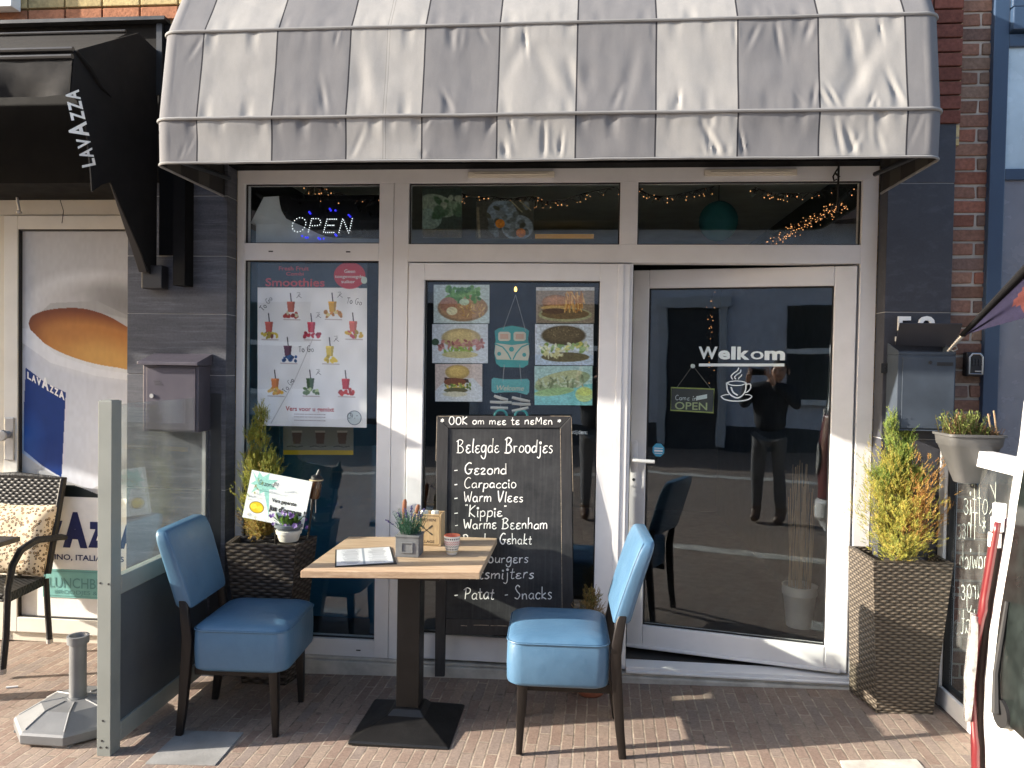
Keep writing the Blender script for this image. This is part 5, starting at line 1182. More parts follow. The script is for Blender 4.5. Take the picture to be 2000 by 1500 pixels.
# garden torch
gt=thing('garden_torch','slim dark garden torch with a brown glass head leaning in the left planter','torch',tuple(F(600,1040,-.1)))
b0=Vector((F(600,1045,-.13).x,-.13,zt_-.035)); b1=F(612,973,-.13); b2=F(618,938,-.13); b3=F(624,917,-.13)
m=MB(); m.tube([b0,b1],.006,8); m.build('stake',m_black_paint,gt,smooth=True)
for o in (-.012,.013): 
    m=MB(); m.tube([b1+Vector((o,0,-.075)),b1+Vector((o*.9,0,0))],.003,6); m.build('wire',m_steel,gt)
m=MB(); m.tube([b1,b1.lerp(b2,.2),b2.lerp(b1,.2),b2],[.026,.031,.031,.024],14); m.build('glass_head',mat('brown_glass',(.06,.025,.01),.15,coat=.5),gt,smooth=True)
m=MB(); m.tube([b2,b2.lerp(b3,.3),b2.lerp(b3,.5),b3],[.031,.031,.012,.006],14); m.build('cap',m_black_paint,gt,smooth=True)
m=MB(); m.tube([b2+Vector((.033*math.cos(t),.033*math.sin(t),.002)) for t in np.linspace(0,6.28,17)[:-1]],.004,6,closed=True); m.build('rope_ring',mat('rope',(.42,.33,.20),.9),gt,smooth=True)
# small conifer in a copper pot behind the right chair
cpz=gz(.05); cpx,cpy=F(1154,1335,-.17).x,-.165
cpt_=thing('copper_pot','squat copper coloured pot on the pavement behind the right blue chair','pot',(cpx,cpy,cpz))
m=MB(); m.lathe([(.0,.001),(.062,.001),(.078,.02),(.092,.08),(.098,.15),(.102,.19),(.108,.20),(.100,.205),(.092,.195),(.0,.19)],(cpx,cpy,cpz),28); m.build('pot',m_terracotta,cpt_,smooth=True)
conifer('conifer','small golden dwarf conifer peeping out behind the right chair seat',Vector((cpx+.005,cpy,cpz+.185)),[(.0,0,.335,.11),(.03,0,.22,.09)],700,lambda a,k,q,R,p:R.choice([(.32,.19,.06),(.25,.20,.05),(.36,.24,.10),(.20,.18,.05)]),3,.05)
# grey balcony pot hooked on the right wind screen
hp=thing('railing_pot','grey plastic pot hooked over the rail of the white wind screen','railing pot',tuple(F(1900,900,-.42)))
yc=-.46; tl_=F(1846,847,yc); tr_=F(1962,850,yc); bl=F(1876,944,yc); br_=F(1924,946,yc)
wt=(tr_.x-tl_.x); wb=(br_.x-bl.x); cxp=(tl_.x+tr_.x)/2; zt2=tl_.z; zb2=bl.z; cyp=yc+.05
def ps(w_,z,x=None): return rrect(w_,w_*.8,.03 if w_>.1 else .015,5,cxp if x is None else x,cyp,z)
m=MB(); m.loft([ps(wb,zb2,(bl.x+br_.x)/2),ps(wt*.86,zt2-.055),ps(wt*.90,zt2-.05),ps(wt*.94,zt2-.012),ps(wt,zt2-.010),ps(wt,zt2),ps(wt*.95,zt2+.001),ps(wt*.90,zt2-.02)]); m.build('pot',mat('grey_plastic_pot',(.078,.078,.077),.5,dirt=.2),hp,smooth=True)
m=MB(); R=random.Random(31)
m2=MB(); m2.add(ps(wt*.9,zt2-.015),[tuple(range(20))]); m2.build('soil',m_soil,hp)
for i in range(260):
    px_=cxp+R.uniform(-.42,.42)*wt; p=Vector((px_,cyp+R.uniform(-.3,.3)*wt,zt2-.015)); dry=R.random()<(.25 if abs(px_-cxp+.02)<.07 else .85); hgt=R.uniform(.02,.115)*(1.1 if abs(px_-cxp+.03)<.07 else .5)
    d=Vector((R.uniform(-.5,.5),R.uniform(-.5,.5),1)).normalized(); e=p+d*hgt; m.tube([p,e],.0012,3,col=(.18,.11,.06) if dry else (.16,.19,.05))
    if not dry or R.random()<.3:
        for k in range(7):
            s=p.lerp(e,R.uniform(.35,1)); dr=Vector((R.uniform(-1,1),R.uniform(-1,1),R.uniform(0,1))).normalized(); sd=dr.cross(Vector((0,.2,1))).normalized()*.0035; l=R.uniform(.012,.024); g_=R.uniform(.7,1.3)
            m.add([s,s+dr*l*.5+sd,s+dr*l,s+dr*l*.5-sd],[(0,1,2,3)],0,None,(.20*g_,.24*g_,.07*g_) if not dry else (.2*g_,.12*g_,.06*g_))
for u,v in ((1941,802),(1930,808)): e=F(u,v,yc); m.tube([F(u+6,846,yc),e],.0035,5,col=(.42,.30,.18))
m.build('plants',m_leaf,hp)
m=MB(); m.box(XR-.035,XR+.035,cyp-.03,cyp+.03,zt+.001,zt+.006); m.build('hook',m_greypaint,hp)
# ------------------------------------------------------------------ posters behind and on the glass
def pane_print(cv,label,name,q,y,cat='poster',m=None,th=.002,group=None):
    P=[F(u,v,y) for u,v in q]
    return tag(cv.mesh(name,P[0],P[1],P[2],m or m_print,(0,th,0)),label,cat,group)
YP=.046
# smoothie poster
cv=Canvas(290,420,(242,236,238))
def U(u): return (u-503)/(717-503)
def Vv(v): return (v-514)/(831-514)
cv.poly([(0,0),(1,0),(1,Vv(562)),(0,Vv(561))],(52,66,82)); cv.poly([(.0,0),(.3,0),(.35,.15),(.0,.15)],(40,56,72)); cv.grain(9,.05)
cv.ell(U(683),Vv(538),.145,.083,(196,52,66),0,.04); cv.ell(U(711),Vv(547),.03,.022,(205,215,205))
def cupd(u,v,col,fr,col2,seed,straw=(0,-22)):
    w=8;h=20
    cv.line([(U(u+straw[0]-1),Vv(v-h-16)),(U(u+1),Vv(v-h+2))],.0065,(40,36,44))
    cv.poly([(U(u-w),Vv(v-h)),(U(u+w),Vv(v-h)),(U(u+w-2.2),Vv(v)),(U(u-w+2.2),Vv(v))],col); cv.poly([(U(u-w),Vv(v-h)),(U(u+w),Vv(v-h)),(U(u+w),Vv(v-h+3)),(U(u-w),Vv(v-h+3))],tuple(min(255,int(c*1.12)) for c in col))
    cv.poly([(U(u+w-5),Vv(v-h)),(U(u+w),Vv(v-h)),(U(u+w-2.2),Vv(v)),(U(u+w-5),Vv(v))],tuple(int(c*.85) for c in col))
    R=random.Random(seed)
    for i in range(13): cv.ell(U(u+R.uniform(-14,17)),Vv(v+R.uniform(0,10)),R.uniform(.014,.026),R.uniform(.008,.014),R.choice([fr,fr,col2,tuple(int(c*.8) for c in fr)]),R.uniform(0,3),.25)
    cv.line([(U(u-14),Vv(v+14.5)),(U(u+18),Vv(v+15))],.006,(165,140,140),.6)
for i,a in enumerate([(569,609,(200,112,98),(176,60,56),(205,200,170)),(650,608,(226,168,40),(228,150,60),(226,206,140)),(526,648,(206,98,88),(216,186,70),(120,60,50)),(609,648,(206,70,90),(196,50,74),(176,40,70)),(690,646,(222,112,96),(222,180,60),(206,86,96)),(563,694,(104,64,86),(62,96,150),(40,66,110)),(645,694,(226,196,84),(236,200,60),(240,220,130)),(538,758,(232,140,84),(232,176,50),(226,140,50)),(607,757,(74,96,64),(96,122,76),(200,210,160)),(676,757,(206,66,76),(206,60,56),(90,56,76))]): cupd(*a,seed=i)
cv.line([(U(612),Vv(660)),(U(575),Vv(745)),(U(530),Vv(826))],.004,(185,178,182))
cv.ell(U(693),Vv(812),.066,.045,(70,80,100),0,.05); cv.ell(U(693),Vv(812),.060,.0415,(205,210,214),0,.05)
for v_ in (806,811,818):
    for k in range(18): cv.poly([(U(576+k*3.4),Vv(v_)),(U(578.4+k*3.4),Vv(v_)),(U(578.4+k*3.4),Vv(v_+1.6)),(U(576+k*3.4),Vv(v_+1.6))],(140,112,118),.8)
ps_=pane_print(cv,'large smoothie poster with ten drinks hanging behind the left window','smoothie_poster',[(503,514),(717,514),(503,831)],YP)
m=MB(); yp=YP-.0012
def tx(s,u,v,hpx,wpx,off=.012,al='CENTER',mat=0): txt(m,s,hpx/377,F(u,v,yp),off=off,width=wpx/370,align=al,mat=mat)
tx('Smoothies',576,559,16,122,.02); tx('Fresh Fruit',574,528,8,62,.012); tx('Combi',576,538,7,36,.012); tx('Vers voor u gemixt',605,803,9,100,.018)
tx('Geen',683,533,7,22,.006,mat=1); tx('toegevoegde',682,543,6.5,58,.006,mat=1); tx('suiker',680,553,6.5,28,.006,mat=1)
for s,u,v,sl in (('To Go',514,608,.9),('To Go',676,592,-.12),('To Go',583,688,.05),('To Go',558,768,.95)):
    hand(m,s,12/377,F(u,v,yp),(math.cos(sl),0,math.sin(sl)),(-math.sin(sl),0,math.cos(sl)),.0030,width=.088,mat=2,seed=int(u))
hand(m,'4,-',12/377,F(684,816,yp),w=.003,width=.05,mat=2); ribbon.n=Vector((0,-1,0)); ribbon(m,[F(686,807,yp),F(680,808,yp),F(678,813,yp),F(681,817,yp),F(686,816,yp)],.0028,2)
for u,v in ((584,577),(664,576),(622,616),(657,662),(622,727)):
    ribbon(m,[F(u-4,v-5,yp),F(u+2,v-6,yp),F(u-2,v,yp),F(u+5,v+5,yp)],.0025,2); ribbon(m,[F(u+3,v-3,yp),F(u-5,v+5,yp)],.0025,2)
m.build('lettering',[m_red,m_white,m_ink],ps_)
# second drinks poster, deeper inside
cv=Canvas(120,60,(120,120,112)); cv.poly([(0,.84),(1,.84),(1,1),(0,1)],(190,160,30))
for u in (.2,.53,.84): cv.poly([(u-.07,.2),(u+.07,.2),(u+.05,.62),(u-.05,.62)],(92,72,60)); cv.poly([(u-.075,.16),(u+.075,.16),(u+.07,.24),(u-.07,.24)],(170,165,155))
for k in range(3): cv.line([(.06+.33*k,.72),(.12+.33*k,.69),(.2+.33*k,.73),(.28+.33*k,.70)],.008,(40,40,40))
pane_print(cv,'small coffee drinks poster with a yellow lower edge, lower behind the left window','drinks_poster',[(553,832),(690,832),(553,888)],.22)
# food prints on the middle door
def bun(cv,cx,cy,rx,ry,col,seeds=None):
    cv.ell(cx,cy,rx,ry,tuple(int(c*.82) for c in col),0,.12); cv.ell(cx,cy-ry*.12,rx*.93,ry*.84,col,0,.35); cv.ell(cx-rx*.2,cy-ry*.4,rx*.5,ry*.3,tuple(min(255,int(c*1.12)) for c in col),-.1,.9,.7)
    if seeds: cv.blobs(60,(cx-rx*.7,cy-ry*.75,cx+rx*.7,cy+ry*.1),.009,seeds,2)
foods=[]
c=Canvas(130,92,(196,208,208)); c.ell(.52,.60,.46,.36,(150,120,92)); c.ell(.52,.57,.43,.33,(176,138,104)); c.blobs(60,(.25,.08,.82,.42),.06,[(88,140,66),(110,160,84),(70,120,56),(130,172,100)],1); c.blobs(26,(.5,.5,.9,.8),.05,[(206,168,104),(188,146,84),(222,190,130)],4,.02); c.ell(.27,.52,.16,.2,(168,120,98)); c.ell(.33,.68,.10,.11,(220,214,180)); c.ell(.55,.45,.09,.09,(190,206,180)); c.grain(40,.10)
foods.append((c,'print of a salad and fries plate, top left picture on the glazed middle door',[(847,556),(956,556),(847,631)]))
c=Canvas(130,92,(206,210,218)); bun(c,.52,.36,.37,.26,(206,184,134)); c.blobs(50,(.12,.42,.92,.64),.06,[(176,120,116),(198,150,146),(150,92,92),(190,130,120)],3,.04); c.blobs(26,(.18,.60,.72,.76),.06,[(140,168,84),(164,186,104)],5,.035); c.ell(.5,.78,.33,.09,(196,186,140)); c.ell(.06,.46,.07,.09,(60,84,60)); c.grain(40,.08)
foods.append((c,'print of a long ham roll, middle left picture on the glazed middle door',[(844,633),(953,633),(844,709)]))
c=Canvas(110,92,(204,186,180)); c.poly([(0,.72),(.25,.4),(.8,.38),(1,.62),(1,1),(0,1)],(206,208,214)); bun(c,.47,.22,.27,.20,(206,176,110)); c.poly([(.2,.36),(.70,.40),(.72,.5),(.2,.46)],(70,50,44)); c.ell(.42,.48,.24,.11,(120,72,52)); c.blobs(30,(.22,.54,.76,.66),.05,[(206,180,90),(130,150,70),(92,112,56)],3,.03); c.ell(.44,.70,.26,.07,(96,92,66)); c.ell(.42,.80,.27,.07,(206,200,180)); c.grain(40,.08)
foods.append((c,'print of a tall burger with lettuce, bottom left picture on the glazed middle door',[(850,711),(942,711),(850,784)]))
c=Canvas(130,92,(150,134,116)); c.poly([(0,0),(1,0),(1,.10),(0,.10)],(206,206,206)); c.ell(.5,.76,.47,.20,(170,170,130)); c.ell(.5,.74,.42,.15,(120,96,62)); bun(c,.34,.42,.25,.22,(186,132,86)); c.ell(.32,.57,.24,.06,(206,170,110)); c.ell(.32,.66,.22,.08,(96,70,50))
R=random.Random(3)
for i in range(34): x=R.uniform(.5,.8); c.line([(x,R.uniform(.12,.3)),(x+R.uniform(-.08,.12),R.uniform(.4,.7))],.014,R.choice([(206,150,80),(226,180,104),(180,120,60)]))
c.grain(40,.12); foods.append((c,'print of a burger beside fries, top right picture on the glazed middle door',[(1047,561),(1161,561),(1047,631)]))
c=Canvas(130,92,(206,212,222)); c.ell(.5,.9,.8,.2,(190,204,224)); bun(c,.49,.28,.40,.25,(112,96,70),[(170,150,110),(86,72,50)]); c.blobs(44,(.12,.48,.90,.66),.07,[(150,176,110),(206,196,100),(220,220,190),(120,150,84)],3,.045); c.ell(.52,.80,.42,.12,(110,100,72)); c.blobs(16,(.1,.62,.5,.78),.07,[(206,200,150),(216,214,180)],6,.03); c.grain(40,.12)
foods.append((c,'print of a dark seeded bun sandwich, middle right picture on the glazed middle door',[(1045,633),(1159,633),(1045,713)]))
c=Canvas(130,92,(176,206,206)); c.poly([(0,.6),(1,.45),(1,1),(0,1)],(130,196,200)); c.ell(.48,.40,.50,.24,(150,166,130),-.22); c.ell(.42,.30,.42,.14,(186,190,150),-.25); c.blobs(40,(.08,.3,.86,.52),.07,[(196,204,180),(120,130,100),(166,170,140)],3,.03); c.ell(.34,.66,.36,.10,(160,190,140),-.12); c.ell(.86,.72,.16,.2,(190,210,150)); c.ell(.86,.66,.13,.10,(206,216,130)); c.grain(40,.10)
foods.append((c,'print of a filled baguette on turquoise, bottom right picture on the glazed middle door',[(1044,715),(1157,715),(1044,791)]))
for c,l,q in foods: pane_print(c,l,'food_print',q,.0375,'food picture',m_print,.001,'food pictures on the middle door')
c=Canvas(90,110,(50,62,56)); c.ell(.4,.35,.5,.22,(126,140,126),.3); c.ell(.15,.62,.35,.22,(120,140,132)); c.blobs(26,(.35,.2,.95,.6),.11,[(110,130,110),(70,96,74),(140,150,134),(56,86,60)],3); c.poly([(0,.82),(1,.82),(1,1),(0,1)],(70,62,28)); c.grain(30,.15)
pane_print(c,'dim green print of a wrap high behind the upper middle window','food_print',[(825,368),(902,368),(825,464)],.06,'food picture')
c=Canvas(120,84,(66,66,58)); c.ell(.45,.35,.27,.38,(120,136,150),.2); c.ell(.72,.7,.28,.34,(126,140,150)); c.blobs(30,(.2,.1,.9,.9),.08,[(90,100,100),(110,120,126),(70,72,60)],3); c.ell(.42,.6,.085,.12,(190,120,36)); c.ell(.78,.84,.085,.12,(190,112,36)); c.line([(.6,0),(.8,.3)],.015,(140,136,110)); c.line([(.75,0),(.95,.25)],.015,(140,136,110)); c.line([(.03,.2),(.06,.95)],.03,(120,112,90)); c.grain(30,.15)
pane_print(c,'print of two fried eggs behind the upper middle window','food_print',[(930,392),(1042,392),(930,466)],.06,'food picture')
# coffee cup poster on the neighbour's door panel
YQ=YL+.016
cv=Canvas(230,430,(186,188,190))
def U(u): return (u-39)/(277-39)
def Vv(v): return (v-448)/(970-448)
def el(u,v,ru,rv,col,rot=0,soft=.05,al=1): cv.ell(U(u),Vv(v),ru/238,rv/522,col,rot,soft,al)
el(200,600,190,130,(172,172,174),.1,.9,.5)
cv.poly([(U(40),Vv(700)),(U(60),Vv(640)),(U(277),Vv(700)),(U(277),Vv(970)),(U(39),Vv(970)),(U(39),Vv(690))],(196,200,208))
el(200,632,172,112,(216,218,220),.10,.22); el(214,628,160,92,(168,167,166),.10,.3); el(120,600,80,60,(196,196,196),.0,.9,.8)
el(240,590,80,60,(124,123,121),.2,.9,.8)
el(212,668,168,58,(212,214,216),.17,.05); cv.poly([(U(60),Vv(628)),(U(100),Vv(590)),(U(190),Vv(585)),(U(278),Vv(625)),(U(278),Vv(660)),(U(200),Vv(620)),(U(100),Vv(625))],(160,159,157),.75)
PC=[(U(x),Vv(y)) for x,y in smooth_line([(59,640),(57,628),(63,616),(78,608),(102,602),(135,599),(170,601),(210,613),(245,632),(278,655),(278,716),(230,713),(185,706),(142,694),(106,679),(80,663),(66,651),(59,640)],4)]
msk=np.zeros_like(cv.X)
for (x1,y1),(x2,y2) in zip(PC,PC[1:]+PC[:1]):
    if y1!=y2: msk=np.abs(msk-(((cv.Y<y1)!=(cv.Y<y2))&(cv.X<(x2-x1)*(cv.Y-y1)/(y2-y1)+x1)))
cv.put(msk,(112,58,28)); cv.ell(U(205),Vv(682),165/238,70/522,(176,118,58),.2,.35,1,msk); cv.ell(U(215),Vv(700),130/238,52/522,(198,152,84),.2,.7,1,msk); cv.ell(U(130),Vv(648),60/238,24/522,(172,116,60),.1,.8,.8,msk)
cv.poly([(U(40),Vv(640)),(U(58),Vv(640)),(U(110),Vv(690)),(U(190),Vv(716)),(U(277),Vv(728)),(U(277),Vv(740)),(U(190),Vv(730)),(U(100),Vv(706)),(U(40),Vv(665))],(218,221,225))
el(190,850,110,120,(206,212,222),0,.9,.8)
cv.poly([(U(51),Vv(716)),(U(90),Vv(745)),(U(130),Vv(763)),(U(126),Vv(850)),(U(122),Vv(929)),(U(85),Vv(908)),(U(47),Vv(878)),(U(47),Vv(800))],(18,52,118)); el(52,860,44,70,(50,110,190),0,1.,.55)
cv.poly([(U(39),Vv(880)),(U(85),Vv(912)),(U(122),Vv(933)),(U(180),Vv(950)),(U(277),Vv(900)),(U(277),Vv(970)),(U(39),Vv(970))],(172,174,176)); cv.poly([(U(116),Vv(942)),(U(150),Vv(944)),(U(200),Vv(962)),(U(200),Vv(972)),(U(110),Vv(972))],(28,36,38)); el(250,920,30,60,(130,134,140),.5,.9,.8)
cv.grain(50,.02)
P=[F(39,448,YQ),F(279,448,YQ),F(39,970,YQ)]; P[1].x=-2.33; 
k_=(P[1]-P[0]).length
cp_=tag(cv.mesh('coffee_poster',F(39,449,YQ),F(277,449,YQ),F(39,970,YQ),m_printgloss,(0,.003,0)),'tall poster of a white espresso cup with a blue label on the neighbour door','poster')
m=MB(); a=F(53,738,YQ-.0015); b_=F(127,782,YQ-.0015); exx=(b_-a).normalized(); eyy=Vector((0,0,1)); x=0; L_=(b_-a).length
for ch,k,hp in (('L',.115,13),('A',.125,13),('V',.135,14),('A',.20,22),('Z',.12,14),('Z',.12,14),('A',.16,15)):
    txt(m,ch,hp/350,a+exx*(x*L_),exx,eyy,off=.05,width=k*L_*.93); x+=k*1.03
m.build('lettering',m_white,cp_)
# white coffee sign and teal lunch sign
s_=MB(); a=F(38,1124,YQ); b_=F(274,975,YQ); s_.box(a.x+.012,-2.36,YQ-.002,YQ+.003,F(100,1207,YQ).z+.012,b_.z)
cs=tag(s_.build('coffee_sign',m_white),'white coffee brand sign with dark blue capitals low on the neighbour door','sign')
m=MB(); y_=YQ-.0035; base=F(150,1066,y_); x0=F(30,1066,y_).x; x1=F(268,1066,y_).x; L_=x1-x0; x=0
for ch,k,hp in (('L',.105,45),('A',.14,45),('V',.15,45),('A',.21,62),('Z',.125,45),('Z',.125,45),('A',.15,42)):
    txt(m,ch,hp/345,(x0+x*L_,y_,F(150,1064,y_).z),off=.075,width=k*L_*.97); x+=k*.995
txt(m,'TORINO, ITALIA, 1895',11/345,(F(70,1093,y_).x,y_,F(150,1094,y_).z),off=.02,width=F(240,1094,y_).x-F(68,1094,y_).x)
m.build('lettering',m_navy,cs)
ls=MB(); a=F(84,1165,y_); b_=F(262,1118,y_); ls.box(a.x,b_.x,y_-.003,y_+.001,a.z,b_.z); ls_=tag(ls.build('lunch_sign',m_teal),'pale teal lunch sign below the white coffee sign on the neighbour door','sign')
m=MB(); yy=y_-.0045; fw_=F(100,1148,yy); txt(m,'LUNCHBREAK',21/345,(F(96,1148,yy).x,yy,F(150,1149,yy).z),off=.004,width=F(245,1148,yy).x-F(96,1148,yy).x); txt(m,'BROODJES & MEER',8/345,(F(107,1160,yy).x,yy,F(150,1161,yy).z),off=.004,width=F(230,1160,yy).x-F(107,1160,yy).x)
for q in ((a.x+.012,b_.x-.012,a.z+.010,a.z+.0125),(a.x+.012,b_.x-.012,b_.z-.0125,b_.z-.010),(a.x+.012,a.x+.0145,a.z+.0125,b_.z-.0125)): m.box(q[0],q[1],yy,yy+.0008,q[2],q[3])
m.build('lettering',m_tealink,ls_)
# ------------------------------------------------------------------ hangings behind the glass
m_cord=mat('grey_cord',(.3,.29,.27),.9)
vs_=thing('hanging_decoration','turquoise wooden camper van and welcome plaque with driftwood on strings in the middle door','decoration',tuple(F(1000,580,.05)))
yd=.058
def dd_(u,v,d=0): return F(u,v,yd+d)
for p in ((1007,576,983,643),(1007,576,1027,648),(985,712,982,745),(1015,712,1018,745),(978,770,978,800),(1017,770,1017,800)): m=MB(); m.tube([dd_(p[0],p[1]),dd_(p[2],p[3])],.0013,4); m.build('string',m_cord,vs_)
m=MB(); body=[(966,646),(974,641),(1000,636),(1026,641),(1033,646),(1031,662),(1034,685),(1031,712),(1022,718),(978,717),(969,710),(965,690),(968,665)]
m.prism([dd_(*k) for k in body],(0,.010,0),0)
cream_p=[(968,670),(1000,674),(1032,670),(1034,692),(1031,704),(970,702),(966,690)]; m.prism([dd_(*k,-.002) for k in cream_p],(0,.0018,0),1)
for x0 in (973,1003): m.prism([dd_(*k,-.003) for k in ((x0,651),(x0+3,648),(x0+20,648),(x0+24,651),(x0+24,663),(x0+20,666),(x0+3,666),(x0,663))],(0,.0028,0),1); m.prism([dd_(*k,-.0045) for k in ((x0+4,652),(x0+20,652),(x0+20,662),(x0+4,662))],(0,.0014,0),2)
ribbon.n=Vector((0,-1,0))
for sx in (-1,1): ribbon(m,[dd_(1000+sx*34,671,-.0042),dd_(1000+sx*18,678,-.0042),dd_(1000+sx*8,690,-.0042),dd_(1000+sx*2,702,-.0042)],.007,0)
for u,v,r in ((999,682,5),(975,691,4),(1024,693,4)): m.prism([dd_(u+r*math.cos(t),v+r*math.sin(t),-.0045) for t in np.linspace(0,6.28,11)[:-1]],(0,.002,0),0)
m.prism([dd_(*k,-.004) for k in ((986,706),(1012,706),(1010,717),(988,717))],(0,.0035,0),0)
m.build('camper_van',[mat('turquoise_paint',(.02,.30,.28),.5),mat('pale_sand_paint',(.56,.52,.40),.6),mat('peach_paint',(.55,.33,.22),.6)],vs_)
m=MB(); m.prism([dd_(*k) for k in ((960,741),(964,738),(985,741),(1010,741),(1030,740),(1034,744),(1033,766),(1029,771),(1010,766),(985,766),(966,768),(960,764))],(0,.010,0),0); txt(m,'Welcome',.026,dd_(970,762,-.001),off=.008,shear=.25,width=.145,mat=1)
m.build('welcome_plaque',[mat('turquoise_glitter',(.08,.36,.36),.4,var=.25,vs=200),mat('sand_letters',(.50,.45,.33),.6)],vs_)
for k,(u0,v0,u1,v1) in enumerate(((965,773,992,781),(957,785,999,786),(958,796,992,797),(1000,776,1035,784),(1000,788,1036,790),(1000,803,1032,796))):
    m=MB(); m.tube([dd_(u0,v0),dd_((u0+u1)/2,(v0+v1)/2+.6),dd_(u1,v1)],[.0075,.0085,.007],8); m.build('driftwood',mat('driftwood',(.48,.46,.42),.9,var=.2) if k==0 else bpy.data.materials['driftwood'],vs_)
for u in (978,1018): m=MB(); m.tube([dd_(u+12*math.cos(t),812+11*math.sin(t)) for t in np.linspace(0,6.28,17)[:-1]],.007,6,closed=True); m.build('ring',bpy.data.materials['turquoise_paint'],vs_)
bl=MB(); c_=F(1007,565,.07); bl.lathe([(.0,-.014),(.007,-.008),(.008,.0),(.004,.012),(.0,.014)],tuple(c_),8); tag(bl.build('light_bulb',m_glow,smooth=True),'single warm glowing bulb above the hanging camper van decoration','bulb')
# Come in OPEN sign behind the door glass
os_=thing('open_sign','small framed sign reading Come in we are OPEN hung inside the ajar glass door','sign',tuple(FD(1353,780,.05)))
def od(u,v,d=.055): return FD(u,v,d)
q=[od(1311,757),od(1395,760),od(1393,806),od(1310,801)]
m=MB(); m.prism(q,dn*.004); m.build('plate',mat('dark_sign_plate',(.05,.055,.055),.5),os_,recalc=True)
m=MB(); m.tube([p-dn*.002 for p in q],.0045,6,closed=True); m.build('border',mat('lime_paint',(.36,.42,.12),.6),os_)
m=MB(); txt(m,'OPEN',.040,od(1318,799,.053),ex,ey,off=.012,width=.170,mat=1); hand(m,'Come in',.028,od(1319,781,.053),ex,ey,.0028,width=.115,seed=3); m.prism([od(1360,774,.052),od(1381,770,.052),od(1381,778,.052),od(1360,782,.052)],dn*.0008); 
m.build('lettering',[m_decal,mat('lime_letters',(.42,.50,.26),.6)],os_)
m=MB(); m.tube([od(1322,757),od(1353,714),od(1388,759)],.0014,4); m.build('string',bpy.data.materials['grey_cord'],os_)
m=MB(); c_=od(1353,715,.046); m.tube([c_,c_+dn*.01],.012,10); m.build('suction_cup',m_decal,os_)
# LED open sign
ls_=thing('led_sign','dotted white LED sign reading OPEN with blue sparks behind the upper left window','led sign',tuple(F(630,440,.1)))
yl=.07
def sph(mb,p,r): mb.lathe([(.0,-r),(r*.8,-r*.6),(r,0),(r*.8,r*.6),(0,r)],tuple(p),6)
def dots(mb,pts,n):
    P=[Vector((*p,0)) for p in pts]; Ls=[(b-a).length for a,b in zip(P[:-1],P[1:])]; T=sum(Ls)
    for k in range(n):
        s=T*k/max(1,n-1); i=0
        while i<len(Ls)-1 and s>Ls[i]: s-=Ls[i]; i+=1
        p=P[i].lerp(P[i+1],min(1,s/Ls[i])); sph(mb,F(p.x,p.y,yl),.0028)
m=MB(); dots(m,[(584+13*math.cos(t)+ -3*math.sin(t),439+14*math.sin(t)) for t in np.linspace(0,5.95,24)],15)
dots(m,[(602,453),(609,427)],7); dots(m,[(612,427),(623,427),(627,433),(624,440),(610,441)],9)
dots(m,[(632,453),(639,428)],7); dots(m,[(643,428),(657,428)],5); dots(m,[(640,440),(652,440)],5); dots(m,[(636,454),(652,454)],5)
dots(m,[(662,454),(669,428)],7); dots(m,[(671,430),(681,455)],7); dots(m,[(683,450),(688,427)],6)
m.build('letter_led',m_wled,ls_)
m=MB()
for u,v in ((604,414),(606,417),(644,408),(646,411),(655,411),(681,420),(684,423),(655,458),(657,460),(590,461),(597,464),(601,464),(622,465),(625,467),(632,466)): sph(m,F(u,v,yl),.006)
m.build('spark_led',m_bled,ls_)
m=MB(); m.prism([F(*k,.082) for k in ((545,381),(545,388),(547,400),(550,412),(559,427),(575,435),(589,441),(605,448),(621,456),(635,461),(649,464),(741,466),(741,381))],(0,.006,0)); m.build('backing',mat('black_led_board',(.004,.004,.005),.3),ls_)
# string lights
def garland(pts,n,label,y=.09,spread=(14,9),bulbs=1.0,seed=1,drop=16):
    R=random.Random(seed); t=thing('string_lights',label,'string lights',tuple(F(*pts[0],y))); w=MB(); b=MB(); sp_=smooth_line(pts,6)
    w.tube([F(u,v,y) for u,v in sp_],.0022,5)
    for i in range(n):
        k=R.randrange(len(sp_)); u,v=sp_[k]; u+=R.uniform(-6,6); y2=y+R.uniform(-.02,.03); e=(u+R.uniform(-spread[0],spread[0]),v+R.uniform(-spread[1]*.4,spread[1])+R.uniform(0,drop)*.5)
        w.tube([F(u,v,y),F((u+e[0])/2+R.uniform(-3,3),(v+e[1])/2,y2),F(*e,y2)],.0017,4)
        if R.random()<bulbs: sph(b,F(e[0],e[1]+1,y2),R.uniform(.0018,.0032))
    w.build('wire',m_black_paint,t); b.build('bulb',m_bulb,t); return t
garland([(606,362),(640,372),(668,380),(690,384),(741,392)],75,'string of tiny lights along the top of the upper left window',spread=(16,18),bulbs=.5,seed=2)
garland([(895,376),(930,386),(960,384),(992,388),(1040,384),(1060,392),(1100,390),(1140,378),(1200,366)],85,'string of tiny lights across the upper middle window',bulbs=.55,seed=3)
garland([(1246,368),(1275,382),(1310,382),(1350,374),(1395,364)],60,'shorter string of tiny lights at the left of the upper right window',bulbs=.4,seed=4)
garland([(1475,366),(1500,376),(1550,378),(1600,374),(1645,366),(1683,372)],70,'string of tiny lights at the right of the upper right window',bulbs=.4,seed=5)
garland([(1640,395),(1615,412),(1580,428),(1550,445),(1500,474)],330,'thick bundle of warm fairy lights hanging diagonally behind the upper right window',y=.12,spread=(13,13),bulbs=.55,seed=6,drop=4)
garland([(1395,556),(1390,600),(1386,650),(1390,700),(1384,742)],60,'vertical thread of fairy lights seen through the ajar door',y=.75,spread=(5,6),bulbs=.5,seed=7,drop=3)
ln=thing('paper_lantern','round teal paper lantern hanging behind the upper right window','lantern',tuple(F(1403,432,.9)))
